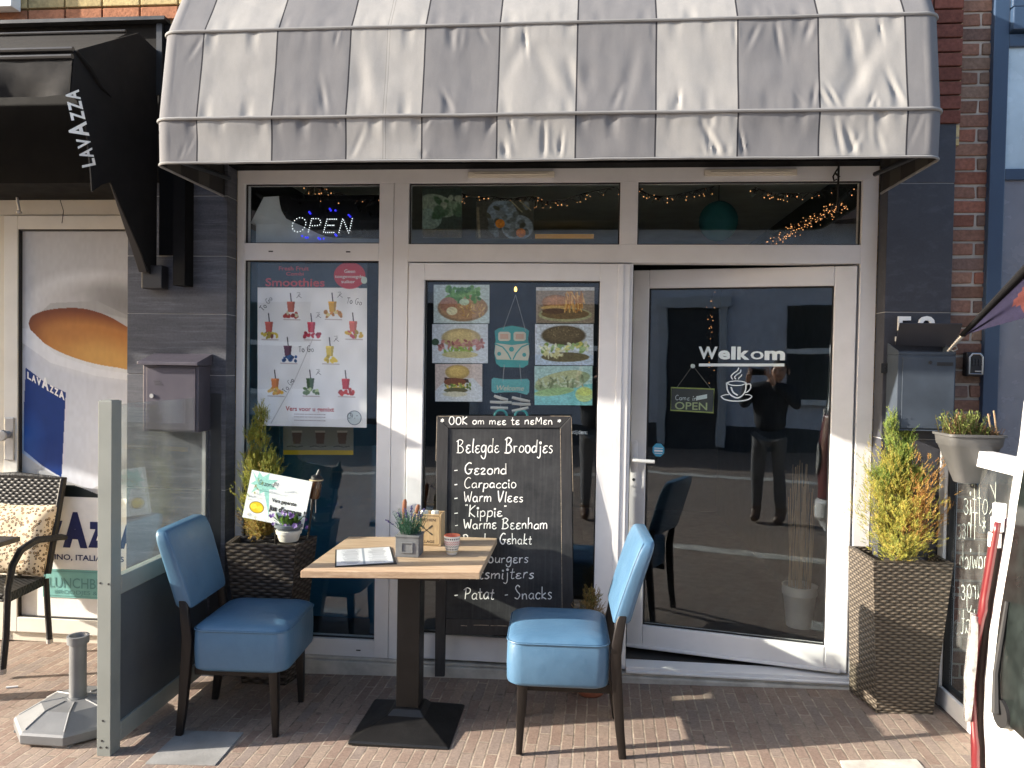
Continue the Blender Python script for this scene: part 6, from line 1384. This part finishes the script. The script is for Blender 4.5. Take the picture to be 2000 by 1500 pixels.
c_=F(1403,432,.9); r_=abs(F(1441,432,.9).x-c_.x)
m=MB(); pr_=[]; 
for k in range(33):
    t=-math.pi/2+math.pi*k/32; pr_.append((max(.001,r_*math.cos(t)*(1+.012*math.cos(k*math.pi))),r_*math.sin(t)*1.05))
m.lathe(pr_,tuple(c_),32); m.build('shade',mat('teal_paper',(.02,.16,.18),.8),ln,smooth=True); m=MB(); m.tube([c_+Vector((0,0,r_)),Vector((c_.x,c_.y,2.81))],.003,5); m.build('cord',m_black_paint,ln)
lg=MB(); a=F(1045,465,2.2); b_=F(1160,457,2.2); lg.box(a.x,b_.x,2.2,2.24,a.z,b_.z); tag(lg.build('strip_lamp',emit('amber_glow',(1,.5,.06),.035)),'dim amber light strip deep in the room behind the upper middle window','lamp')
# pot with dry twigs just inside the door
tp=thing('twig_pot','white pot of tall dry twigs standing inside behind the ajar door glass','pot plant',(0,0,0),0)
c_=FZ(1560,1222,.121); tp.location=c_
sc_=1.0; m=MB(); rr_=abs(FZ(1590,1222,.121).x-c_.x)
hh=(F(1560,1142,c_.y).z-c_.z)
m.lathe([(.0,.0),(rr_*.78,.0),(rr_*1.0,hh*.75),(rr_*1.08,hh*.78),(rr_*1.1,hh),(rr_*1.0,hh),(rr_*.95,hh*.9),(.0,hh*.88)],tuple(c_),24); m.build('pot',mat('white_ceramic',(.5,.48,.44),.5),tp,smooth=True)
m=MB(); R=random.Random(4)
for i in range(46): a=R.uniform(0,6.28); r0=R.uniform(0,rr_*.8); p=c_+Vector((math.cos(a)*r0,math.sin(a)*r0,hh*.9)); m.tube([p,p+Vector((R.uniform(-.03,.03),R.uniform(-.03,.03),R.uniform(.45,.78)))],.0022,4)
m.build('twig',mat('dry_twig',(.34,.25,.15),.9),tp)
# ------------------------------------------------------------------ left terrace: wicker chair, cushion, table, parasol foot
XC=-3.02
wc=thing('wicker_armchair','black wicker armchair facing the street before the neighbour door','chair',(-3.3,.1,0))
zf=zs
bl_=F(96,1256,.20); fl_=G(15,1318); fl_=Vector((FX(15,1315,-2.98)).to_tuple()); fy=-.30; fz=F(14,1316,fy).z
def tubew(mb,p,r=.016): mb.tube(p,r,8)
fx=F(14,1300,fy).x; bx_=F(97,1250,.14).x; bzz=zs+.002
xr=bx_; 
ra=MB(); tubew(ra,[F(97,1252,.14),F(93,1190,.15),F(90,1130,.17)],.016); ra.build('leg',m_wicker_black,wc,smooth=True)
ra=MB(); tubew(ra,[F(5,1312,-.22),F(12,1240,-.22),F(15,1150,-.22)],.017); ra.build('leg',m_wicker_black,wc,smooth=True)
ra=MB(); tubew(ra,[F(15,1150,-.22),F(24,1105,-.22),F(40,1075,-.17),F(70,1055,-.05),F(118,1049,.16),F(128,1050,.2)],[.018,.019,.020,.020,.018,.015]); ra.build('armrest',m_wicker_black,wc,smooth=True)
fm=MB(); fm.tube([F(97,1248,.14),F(97,1256,.14)],.018,8); fm.tube([F(5,1306,-.22),F(5,1316,-.22)],.019,8); fm.build('foot_cap',m_steel,wc)
# back panel and seat with woven faces
def wq(mb,q,s=1.0):
    a,b,c,d=[Vector(p) for p in q]; N_=8
    for i in range(N_):
        for j in range(N_):
            f=lambda s_,t: (a.lerp(b,s_)).lerp(d.lerp(c,s_),t); w_=(b-a).length; h_=(d-a).length
            mb.add([f(i/N_,j/N_),f((i+1)/N_,j/N_),f((i+1)/N_,(j+1)/N_),f(i/N_,(j+1)/N_)],[(0,1,2,3)],0,[[(i/N_*w_,j/N_*h_),((i+1)/N_*w_,j/N_*h_),((i+1)/N_*w_,(j+1)/N_*h_),(i/N_*w_,(j+1)/N_*h_)]])
tr_=F(120,936,.24); br_=F(88,1122,.12); wdt=.56
bp=MB(); A_=br_-Vector((wdt,0,0)); D_=tr_-Vector((wdt+.03,0,0)); bk_=Vector((0,.035,.0))
wq(bp,[A_,br_,tr_,D_]); wq(bp,[br_+bk_,A_+bk_,D_+bk_,tr_+bk_]); wq(bp,[br_,br_+bk_,tr_+bk_,tr_]); wq(bp,[D_,tr_,tr_+bk_,D_+bk_]); wq(bp,[A_+bk_,A_,D_,D_+bk_])
bp.tube([A_+bk_*.5,D_+bk_*.5,D_.lerp(tr_,.5)+bk_*.5+Vector((0,0,.012)),tr_+bk_*.5,br_+bk_*.5],.021,8); bp.build('backrest',m_wicker_black,wc)
sp_=MB(); e0=F(88,1126,.14); e1=F(18,1158,-.22); o=Vector((-wdt,0,0)); d_=Vector((0,0,-.05))
wq(sp_,[e1+o,e1,e0,e0+o]); wq(sp_,[e1,e1+d_,e0+d_,e0]); wq(sp_,[e1+o+d_,e1+d_,e1,e1+o]); wq(sp_,[e0+o+d_,e0+d_,e1+d_,e1+o+d_]); sp_.build('seat',m_wicker_black,wc)
cu=MB(); c0=F(22,1062,.02); pp=[]; hw_,hh_=.22,.20; nn_=22
vsx=[];
for sgn in (-1,1):
    for i in range(nn_+1):
        for j in range(nn_+1):
            s_=i/nn_*2-1;t_=j/nn_*2-1; th=.075*((1-s_**4)*(1-t_**4))**.55; pin=1-.07*(1-abs(s_)**2)*abs(t_)**3; pin2=1-.07*(1-abs(t_)**2)*abs(s_)**3
            vsx.append(c0+Vector((s_*hw_*pin2-.07,.13+sgn*th+.20*t_*.35,t_*hh_*pin)) + Vector((0,.01*noise.noise(Vector((s_*2,t_*2,sgn))),0)))
M_=(nn_+1)**2
fs_=[]
for k in (0,1):
    for i in range(nn_):
        for j in range(nn_):
            q=(k*M_+i*(nn_+1)+j,k*M_+(i+1)*(nn_+1)+j,k*M_+(i+1)*(nn_+1)+j+1,k*M_+i*(nn_+1)+j+1); fs_.append(q if k==0 else q[::-1])
cu.add(vsx,fs_); tag(cu.build('cushion',m_leopard,smooth=True),'leopard print cushion leaning on the black wicker armchair','cushion')
lt=thing('cafe_table','corner of a dark flat table top in front of the leopard cushion','table',(-3.3,-.45,0))
q=FZ(40,1048,.73); m=MB(); m.box(q.x-.7,q.x,q.y-.62,q.y,.705,.73); m.build('tabletop',m_black_paint,lt,bevel=.003); m=MB(); m.box(q.x-.39,q.x-.31,q.y-.35,q.y-.27,gz(-3.4)+.02,.704); m.box(q.x-.55,q.x-.15,q.y-.51,q.y-.11,gz(-3.4),gz(-3.4)+.019); m.build('pedestal',m_black_paint,lt)
pb=thing('parasol_base','weathered grey octagonal parasol foot with an empty tube left of the wind screen','parasol base',(-2.24,-.70,0))
cx0,cy0=G(150,1400).x,-.68; zz=gz(cx0); cx0=F(152,1385,cy0).x
def oc(r,z,k=8,sy=1): return [Vector((cx0+r*math.cos(math.pi/8+2*math.pi*i/k)*1.0,cy0+sy*r*math.sin(math.pi/8+2*math.pi*i/k),z)) for i in range(k)]
m=MB(); m.loft([oc(.250,zz+.012),oc(.258,zz+.02),oc(.258,zz+.055),oc(.250,zz+.064),oc(.238,zz+.070),oc(.15,zz+.118),oc(.06,zz+.128)])
for i in range(8):
    a=math.pi/8+2*math.pi*i/8; m.tube([Vector((cx0+.236*math.cos(a),cy0+.236*math.sin(a),zz+.071)),Vector((cx0+.150*math.cos(a),cy0+.150*math.sin(a),zz+.118)),Vector((cx0+.06*math.cos(a),cy0+.06*math.sin(a),zz+.128))],.005,5)
for i in range(4): a=math.pi/2*i+.4; m.box(cx0+.2*math.cos(a)-.04,cx0+.2*math.cos(a)+.04,cy0+.2*math.sin(a)-.04,cy0+.2*math.sin(a)+.04,zz,zz+.0125)
grey_cast=mat('grey_painted_cast',(.15,.155,.16),.45,metal=.2,var=.15,dirt=.5,bump=.12,bs=40); m.build('foot',grey_cast,pb,bevel=.002)
m=MB(); n=24; P_=[(.043,.125),(.043,.132),(.036,.133),(.036,.375),(.046,.378),(.047,.412),(.037,.413),(.033,.405),(.033,.16)]
secs=[[Vector((cx0+r*(1+(.03 if k%4==0 and r==.036 else 0))*math.cos(2*math.pi*k/n),cy0+r*math.sin(2*math.pi*k/n),zz+z)) for k in range(n)] for r,z in P_]; m.loft(secs,0,True); m.build('tube',grey_cast,pb,smooth=True)
cg=MB(); a=G(12,1345); cg.tube([a+Vector((0,0,.006)),a+Vector((.05,.02,.006))],.005,6); tag(cg.build('cigarette_butt',m_paper),'pale litter stub on the bricks below the wicker armchair','litter')
# ------------------------------------------------------------------ paving slabs let into the bricks
def slab(q,label,m):
    P=[G(*k) for k in q]; P=[Vector((p.x,p.y,gz(p.x)+.005)) for p in P]; mb=MB(); mb.prism([p-Vector((0,0,.03)) for p in P],(0,0,.03)); tag(mb.build('paving_slab',m,bevel=.002,recalc=True),label,'slab')
m_slab=mat('grey_inspection_slab',(.20,.20,.195),.85,var=.2,vs=7,bump=.3,bs=80,dirt=.5)
slab([(283,1493),(421,1496),(476,1432),(352,1428)],'square grey concrete slab in the paving by the left blue chair',m_slab)
slab([(1640,1487),(1790,1484),(1830,1530),(1660,1535)],'pale concrete slab at the lower right edge of the brick paving',m_concrete)
# ------------------------------------------------------------------ white van parked at the right, tail towards the cafe terrace
VANI=0
vn=thing('white_van','white van tail with red lamp cluster and dark rear window at the right edge','van',(3.0,-2.7,0))
KV=.91; VY0,VY1,VX1=-3.98+2.12*KV,-3.78,5.4
XS=[(.30,1.07),(.42,1.02),(.637,1.030),(.80,1.022),(.897,1.020),(1.075,1.034),(1.293,1.062),(1.50,1.086),(1.711,1.110),(1.80,1.124),(1.86,1.15),(1.90,1.22),(1.915,1.40)]
XS=[(1.67-(1.67-a)*KV,b*KV) for a,b in XS]
def vx(z):
    for (a,b),(c,d) in zip(XS[:-1],XS[1:]):
        if a<=z<=c: return b+(d-b)*(z-a)/(c-a)
    return XS[-1][1]
YT=[(.30,.03),(.42,0),(1.1,.0),(1.35,.010),(1.6,.04),(1.74,.08),(1.82,.13),(1.87,.20),(1.90,.32),(1.915,.5)]
YT=[(1.67-(1.67-a)*KV,b) for a,b in YT]
def vt(z):
    for (a,b),(c,d) in zip(YT[:-1],YT[1:]):
        if a<=z<=c: return b+(d-b)*(z-a)/(c-a)
    return YT[-1][1]
XS=[(a,b*(2.12-vt(a)-.07)/2.12+.022) for a,b in XS]
def vout(z,off=0):
    z=1.67-(1.67-z)*KV
    x0=vx(z)-off; t=vt(z)-off; r=.13; out=[]
    y0,y1=VY0-t,VY1+t
    for k in range(9):                                    # far corner (cafe side)
        a=math.pi/2*k/8; out.append(Vector((x0+r-r*math.sin(a),y0-r+r*math.cos(a),z)))
    N_=14
    for k in range(1,N_): out.append(Vector((x0-.03*math.sin(math.pi*k/N_),y0-r+(y1-y0+2*r)*k/N_,z)))
    for k in range(9):
        a=math.pi/2*k/8; out.append(Vector((x0+r-r*math.cos(a),y1+r-r*math.sin(a),z)))
    out.append(Vector((VX1,y1,z))); out.append(Vector((VX1,y0,z))); return out
zsv=[.30,.36,.42,.55,.637,.72,.80,.897,.98,1.075,1.18,1.293,1.40,1.50,1.60,1.711,1.76,1.80,1.83,1.86,1.88,1.90,1.915]
m=MB(); m.loft([vout(z) for z in zsv]); bd_=m.build('body',m_van,vn,smooth=True)
def patch(fn,zl,name,mt,off,th=.012):
    """piece laid on the body: fn(z) -> (index range floats) along the outline"""
    m=MB(); rows=[]
    for z in zl:
        o=vout(z,off); a,b=fn(z); row=[]
        for k in range(9):
            t=a+(b-a)*k/8; i=int(t); f=t-i; row.append(o[i].lerp(o[min(i+1,len(o)-1)],f))
        rows.append(row)
    m.loft(rows,0,False,False); back=[]
    o_=m.build(name,mt,vn,smooth=True); so=o_.modifiers.new('thickness','SOLIDIFY'); so.thickness=th; so.offset=0; return o_
zr_=np.linspace(.58,1.30,30).tolist()
def lampw(z):
    if z>1.09: w=7.15; a=1.5
    elif z>.72: w=7.5-1.6*math.sin(math.pi*(z-.72)/.37); a=1.2-.9*math.sin(math.pi*(z-.72)/.37)
    else: w=7.3; a=1.4
    return (max(.15,a),w)
patch(lampw,zr_,'tail_lamp',m_lamp_red,.016)
def clearw(z): s=math.sin(math.pi*(z-.775)/.29); return (6.0-1.8*s,6.9+.95*s)
patch(clearw,np.linspace(.785,1.055,16).tolist(),'reversing_lamp',m_lamp_clear,.026)
def winw(z):
    if z<.93: lo=8.34+.9*((.93-z)/.08)**2
    elif z>1.66: lo=8.32+.5*((z-1.66)/.08)**2
    else: lo=8.32
    return (lo,21-.9 if z>.9 else 20.)
patch(winw,np.linspace(.86,1.73,40).tolist(),'rear_window',m_vanglass,.006)
for z0 in (1.235,1.275,1.31): 
    m=MB(); o=vout(z0,.012); m.tube([o[6].lerp(o[7],.3),o[6].lerp(o[7],.3)+Vector((.0,0,.032))],.014,10); m.build('hinge',m_van,vn,smooth=True)
m=MB(); o0=vout(.84,.02); o1=vout(.80,.03); p=vout(.875,.02)[9]; m.tube([p,p+Vector((.03,0,0))],.030,14); m.tube([p+Vector((-.006,0,0)),vout(.96,.022)[9].lerp(vout(.96,.022)[8],.2),vout(1.13,.014)[9].lerp(vout(1.13,.014)[8],.35)],[.010,.007,.005],8); m.build('wiper',m_gasket,vn,smooth=True)
m=MB(); m.loft([vout(z,.035 if .42<z<.56 else .01) for z in (.34,.38,.43,.55,.58)],0,True); m.build('bumper',m_van,vn,smooth=True)
def sidew(y,name):
    m=MB(); sgn=1 if y>-2.5 else -1
    m.prism([(1.9,y,1.05),(5.0,y,1.05),(4.9,y+(-.07*sgn),1.62),(1.95,y+(-.07*sgn),1.62)],(0,.012*sgn,0)); m.build(name,m_vanglass,vn)
sidew(VY0+.004,'side_window'); sidew(VY1-.004,'side_window')
for x_ in (1.85,4.7):
    for y_ in (VY0-.10,VY1+.10):
        m=MB(); T=Matrix.Translation((x_,y_,gz(x_)+.32))@Matrix.Rotation(math.pi/2,4,'X'); m.lathe([(.20,-.1),(.30,-.1),(.32,-.08),(.32,.08),(.30,.1),(.20,.1)],(0,0,0),28,0,T); tw=m.build('tyre',mat('tyre_rubber',(.015,.015,.016),.8) if 'tyre_rubber' not in bpy.data.materials else bpy.data.materials['tyre_rubber'],vn,smooth=True)
        m=MB(); m.lathe([(.0,-.09),(.2,-.09),(.2,.09),(.0,.09)],(0,0,0),20,0,T); m.build('rim',m_steel,tw)
m=MB(); m.box(1.2,5.3,VY1+.2,VY0-.2,.18,.30); m.build('underbody',m_dark_board,vn)
# ------------------------------------------------------------------ the photographer (mirrored in the door glass)
pe=thing('person','person in a dark jacket and grey jeans holding up a phone, mirrored in the door','person',(.14,-4.20,0))
gp_=gz(.14); ox,oy=.14,-4.20
def skin(name,verts,edges,rad,mt,root=0,lv=2):
    bm=bmesh.new(); L_=bm.verts.layers.skin.verify(); vs=[]
    for p,r in zip(verts,rad):
        v=bm.verts.new((ox+p[0],oy+p[1],gp_+p[2])); rx=r if isinstance(r,tuple) else (r,r); v[L_].radius=rx; vs.append(v)
    for a,b in edges: bm.edges.new((vs[a],vs[b]))
    vs[root][L_].use_root=True
    me=bpy.data.meshes.new(name); bm.to_mesh(me); bm.free(); me.materials.append(mt); o=bpy.data.objects.new(name,me); COL.objects.link(o)
    o.modifiers.new('skin','SKIN').use_smooth_shade=True; s=o.modifiers.new('sub','SUBSURF'); s.levels=lv; s.render_levels=lv; setp(o,pe); return o
# phone centre in person frame
phx,phy,phz=CAM.x+.055-ox,CAM.y-.022-oy,CAM.z-gp_
lh=(phx-.085,phy-.012,phz-.01); rh=(phx+.085,phy-.012,phz-.015)
jv=[(0,0,.95),(0,.01,1.10),(0,.0,1.26),(0,-.01,1.40),(.02,.0,1.50),(-.19,-.01,1.41),(-.27,.06,1.22),(lh[0]-.05,lh[1]-.09,lh[2]-.12),(.21,-.01,1.41),(.30,.06,1.24),(rh[0]+.05,rh[1]-.09,rh[2]-.12)]
skin('jacket',jv,[(0,1),(1,2),(2,3),(3,4),(3,5),(5,6),(6,7),(3,8),(8,9),(9,10)],[(.19,.13),(.18,.125),(.20,.13),(.19,.115),(.075,.075),.075,.062,.045,.075,.062,.045],m_navycloth)
skin('trousers',[(0,0,.98),(-.10,.0,.86),(-.105,.02,.50),(-.11,-.01,.14),(.10,.0,.86),(.115,.02,.50),(.13,-.01,.14)],[(0,1),(1,2),(2,3),(0,4),(4,5),(5,6)],[(.165,.12),.10,.068,.056,.10,.068,.056],m_jeans)
for sx in (-.11,.13): skin('boot',[(sx,-.03,.20),(sx,-.03,.07),(sx,.06,.055),(sx,.16,.045)],[(0,1),(1,2),(2,3)],[.062,.058,.052,.040],m_boot,1,2)
hx,hy,hz=.10,.02,phz+.0
hb=[(.02,.0,1.47),(hx*.7,.01,1.54),(hx,hy-.01,hz-.055),(hx,hy,hz+.03),(hx,hy-.01,hz+.09),(hx,hy+.075,hz-.07)]
body=skin('body',hb+[(lh[0]-.045,lh[1]-.08,lh[2]-.11),(lh[0]-.012,lh[1]-.02,lh[2]-.02),(rh[0]+.045,rh[1]-.08,rh[2]-.11),(rh[0]+.012,rh[1]-.02,rh[2]-.02)]+
  [(.0,-.01,1.40),(-.19,-.01,1.40),(-.27,.055,1.215),(.21,-.01,1.40),(.30,.055,1.235)],
  [(0,1),(1,2),(2,3),(3,4),(2,5),(0,10),(10,11),(11,12),(12,6),(6,7),(10,13),(13,14),(14,8),(8,9)],
  [(.06,.06),(.056,.056),(.070,.085),(.078,.095),(.055,.07),(.04,.035),.028,(.040,.024),.028,(.040,.024),.07,.05,.045,.05,.045],m_skin)
def fing(mb,root,pts,r): mb.tube([root]+pts,[r,r*.95,r*.85,r*.6][:len(pts)+1],7)
fg=MB()
for sgn,h in ((-1,lh),(1,rh)):
    H_=Vector((ox+h[0],oy+h[1],gp_+h[2]))
    for k in range(4):
        z=.030-.021*k; l=(.9,1.,.95,.8)[k]; fing(fg,H_+Vector((sgn*.012,-.012,z-.01)),[H_+Vector((sgn*.022,.010,z)),H_+Vector((sgn*.006,.030,z+.001)),H_+Vector((-sgn*.028*l,.030,z))],.009) if k>0 else fing(fg,H_+Vector((sgn*.012,-.012,z-.01)),[H_+Vector((sgn*.016,.004,z+.014)),H_+Vector((-sgn*.004,.010,z+.022)),H_+Vector((-sgn*.024,.008,z+.020))],.009)
    fing(fg,H_+Vector((sgn*.01,-.02,-.025)),[H_+Vector((-sgn*.004,-.010,-.042)),H_+Vector((-sgn*.018,-.006,-.034)),H_+Vector((-sgn*.030,-.004,-.022))],.011)
fg.build('finger',m_skin,body,smooth=True)
fc_=MB(); Hc=Vector((ox+hx,oy+hy+.088,gp_+hz))
fc_.tube([Hc+Vector((0,.0,.02)),Hc+Vector((0,.016,-.012)),Hc+Vector((0,.022,-.026)),Hc+Vector((0,.006,-.032))],[.008,.012,.015,.010],8); fc_.build('nose',m_skin,body,smooth=True)
for s in (-1,1):
    e=MB(); e.lathe([(0,-.009),(.012,-.004),(.013,0),(.012,.004),(0,.009)],tuple(Hc+Vector((s*.033,-.003,.012))),8); e.build('eye',m_dark_board,body)
    e=MB(); e.lathe([(0,-.03),(.010,-.02),(.014,.01),(.008,.03),(0,.032)],(ox+hx+s*.082,oy+hy-.005,gp_+hz-.01),8); e.build('ear',m_skin,body,smooth=True)
e=MB(); e.tube([Hc+Vector((-.024,-.012,-.062)),Hc+Vector((0,-.004,-.060)),Hc+Vector((.024,-.012,-.062))],.005,6); e.build('mouth',mat('lips',(.3,.12,.1),.5),body)
h_=MB(); n=20; secs=[]
for k in range(9):
    t=k/8*math.pi*.5; r=math.cos(t); z=.03+.092*math.sin(t)
    secs.append([Vector((ox+hx+.086*r*math.cos(a),oy+hy-.012+(.105*r*math.sin(a) if math.sin(a)<0 else .088*r*math.sin(a)),gp_+hz+z+(-.055 if math.sin(a)<-.1 and k<2 else (.03 if math.sin(a)>.5 and k<2 else 0)))) for a in np.linspace(0,2*math.pi,n+1)[:-1]])
h_.loft(secs); h_.build('hair',m_hair,body,smooth=True)
ph=thing('phone','dark phone held up by the mirrored person','phone',(CAM.x+.055,CAM.y-.02,CAM.z))
m=MB(); m.box(CAM.x-.022,CAM.x+.132,CAM.y-.027,CAM.y-.019,CAM.z-.055,CAM.z+.018); m.build('case',m_black_paint,ph,bevel=.003)
m=MB(); m.tube([(CAM.x,CAM.y-.0188,CAM.z),(CAM.x,CAM.y-.017,CAM.z)],.007,12); m.build('lens',m_dark_board,ph)
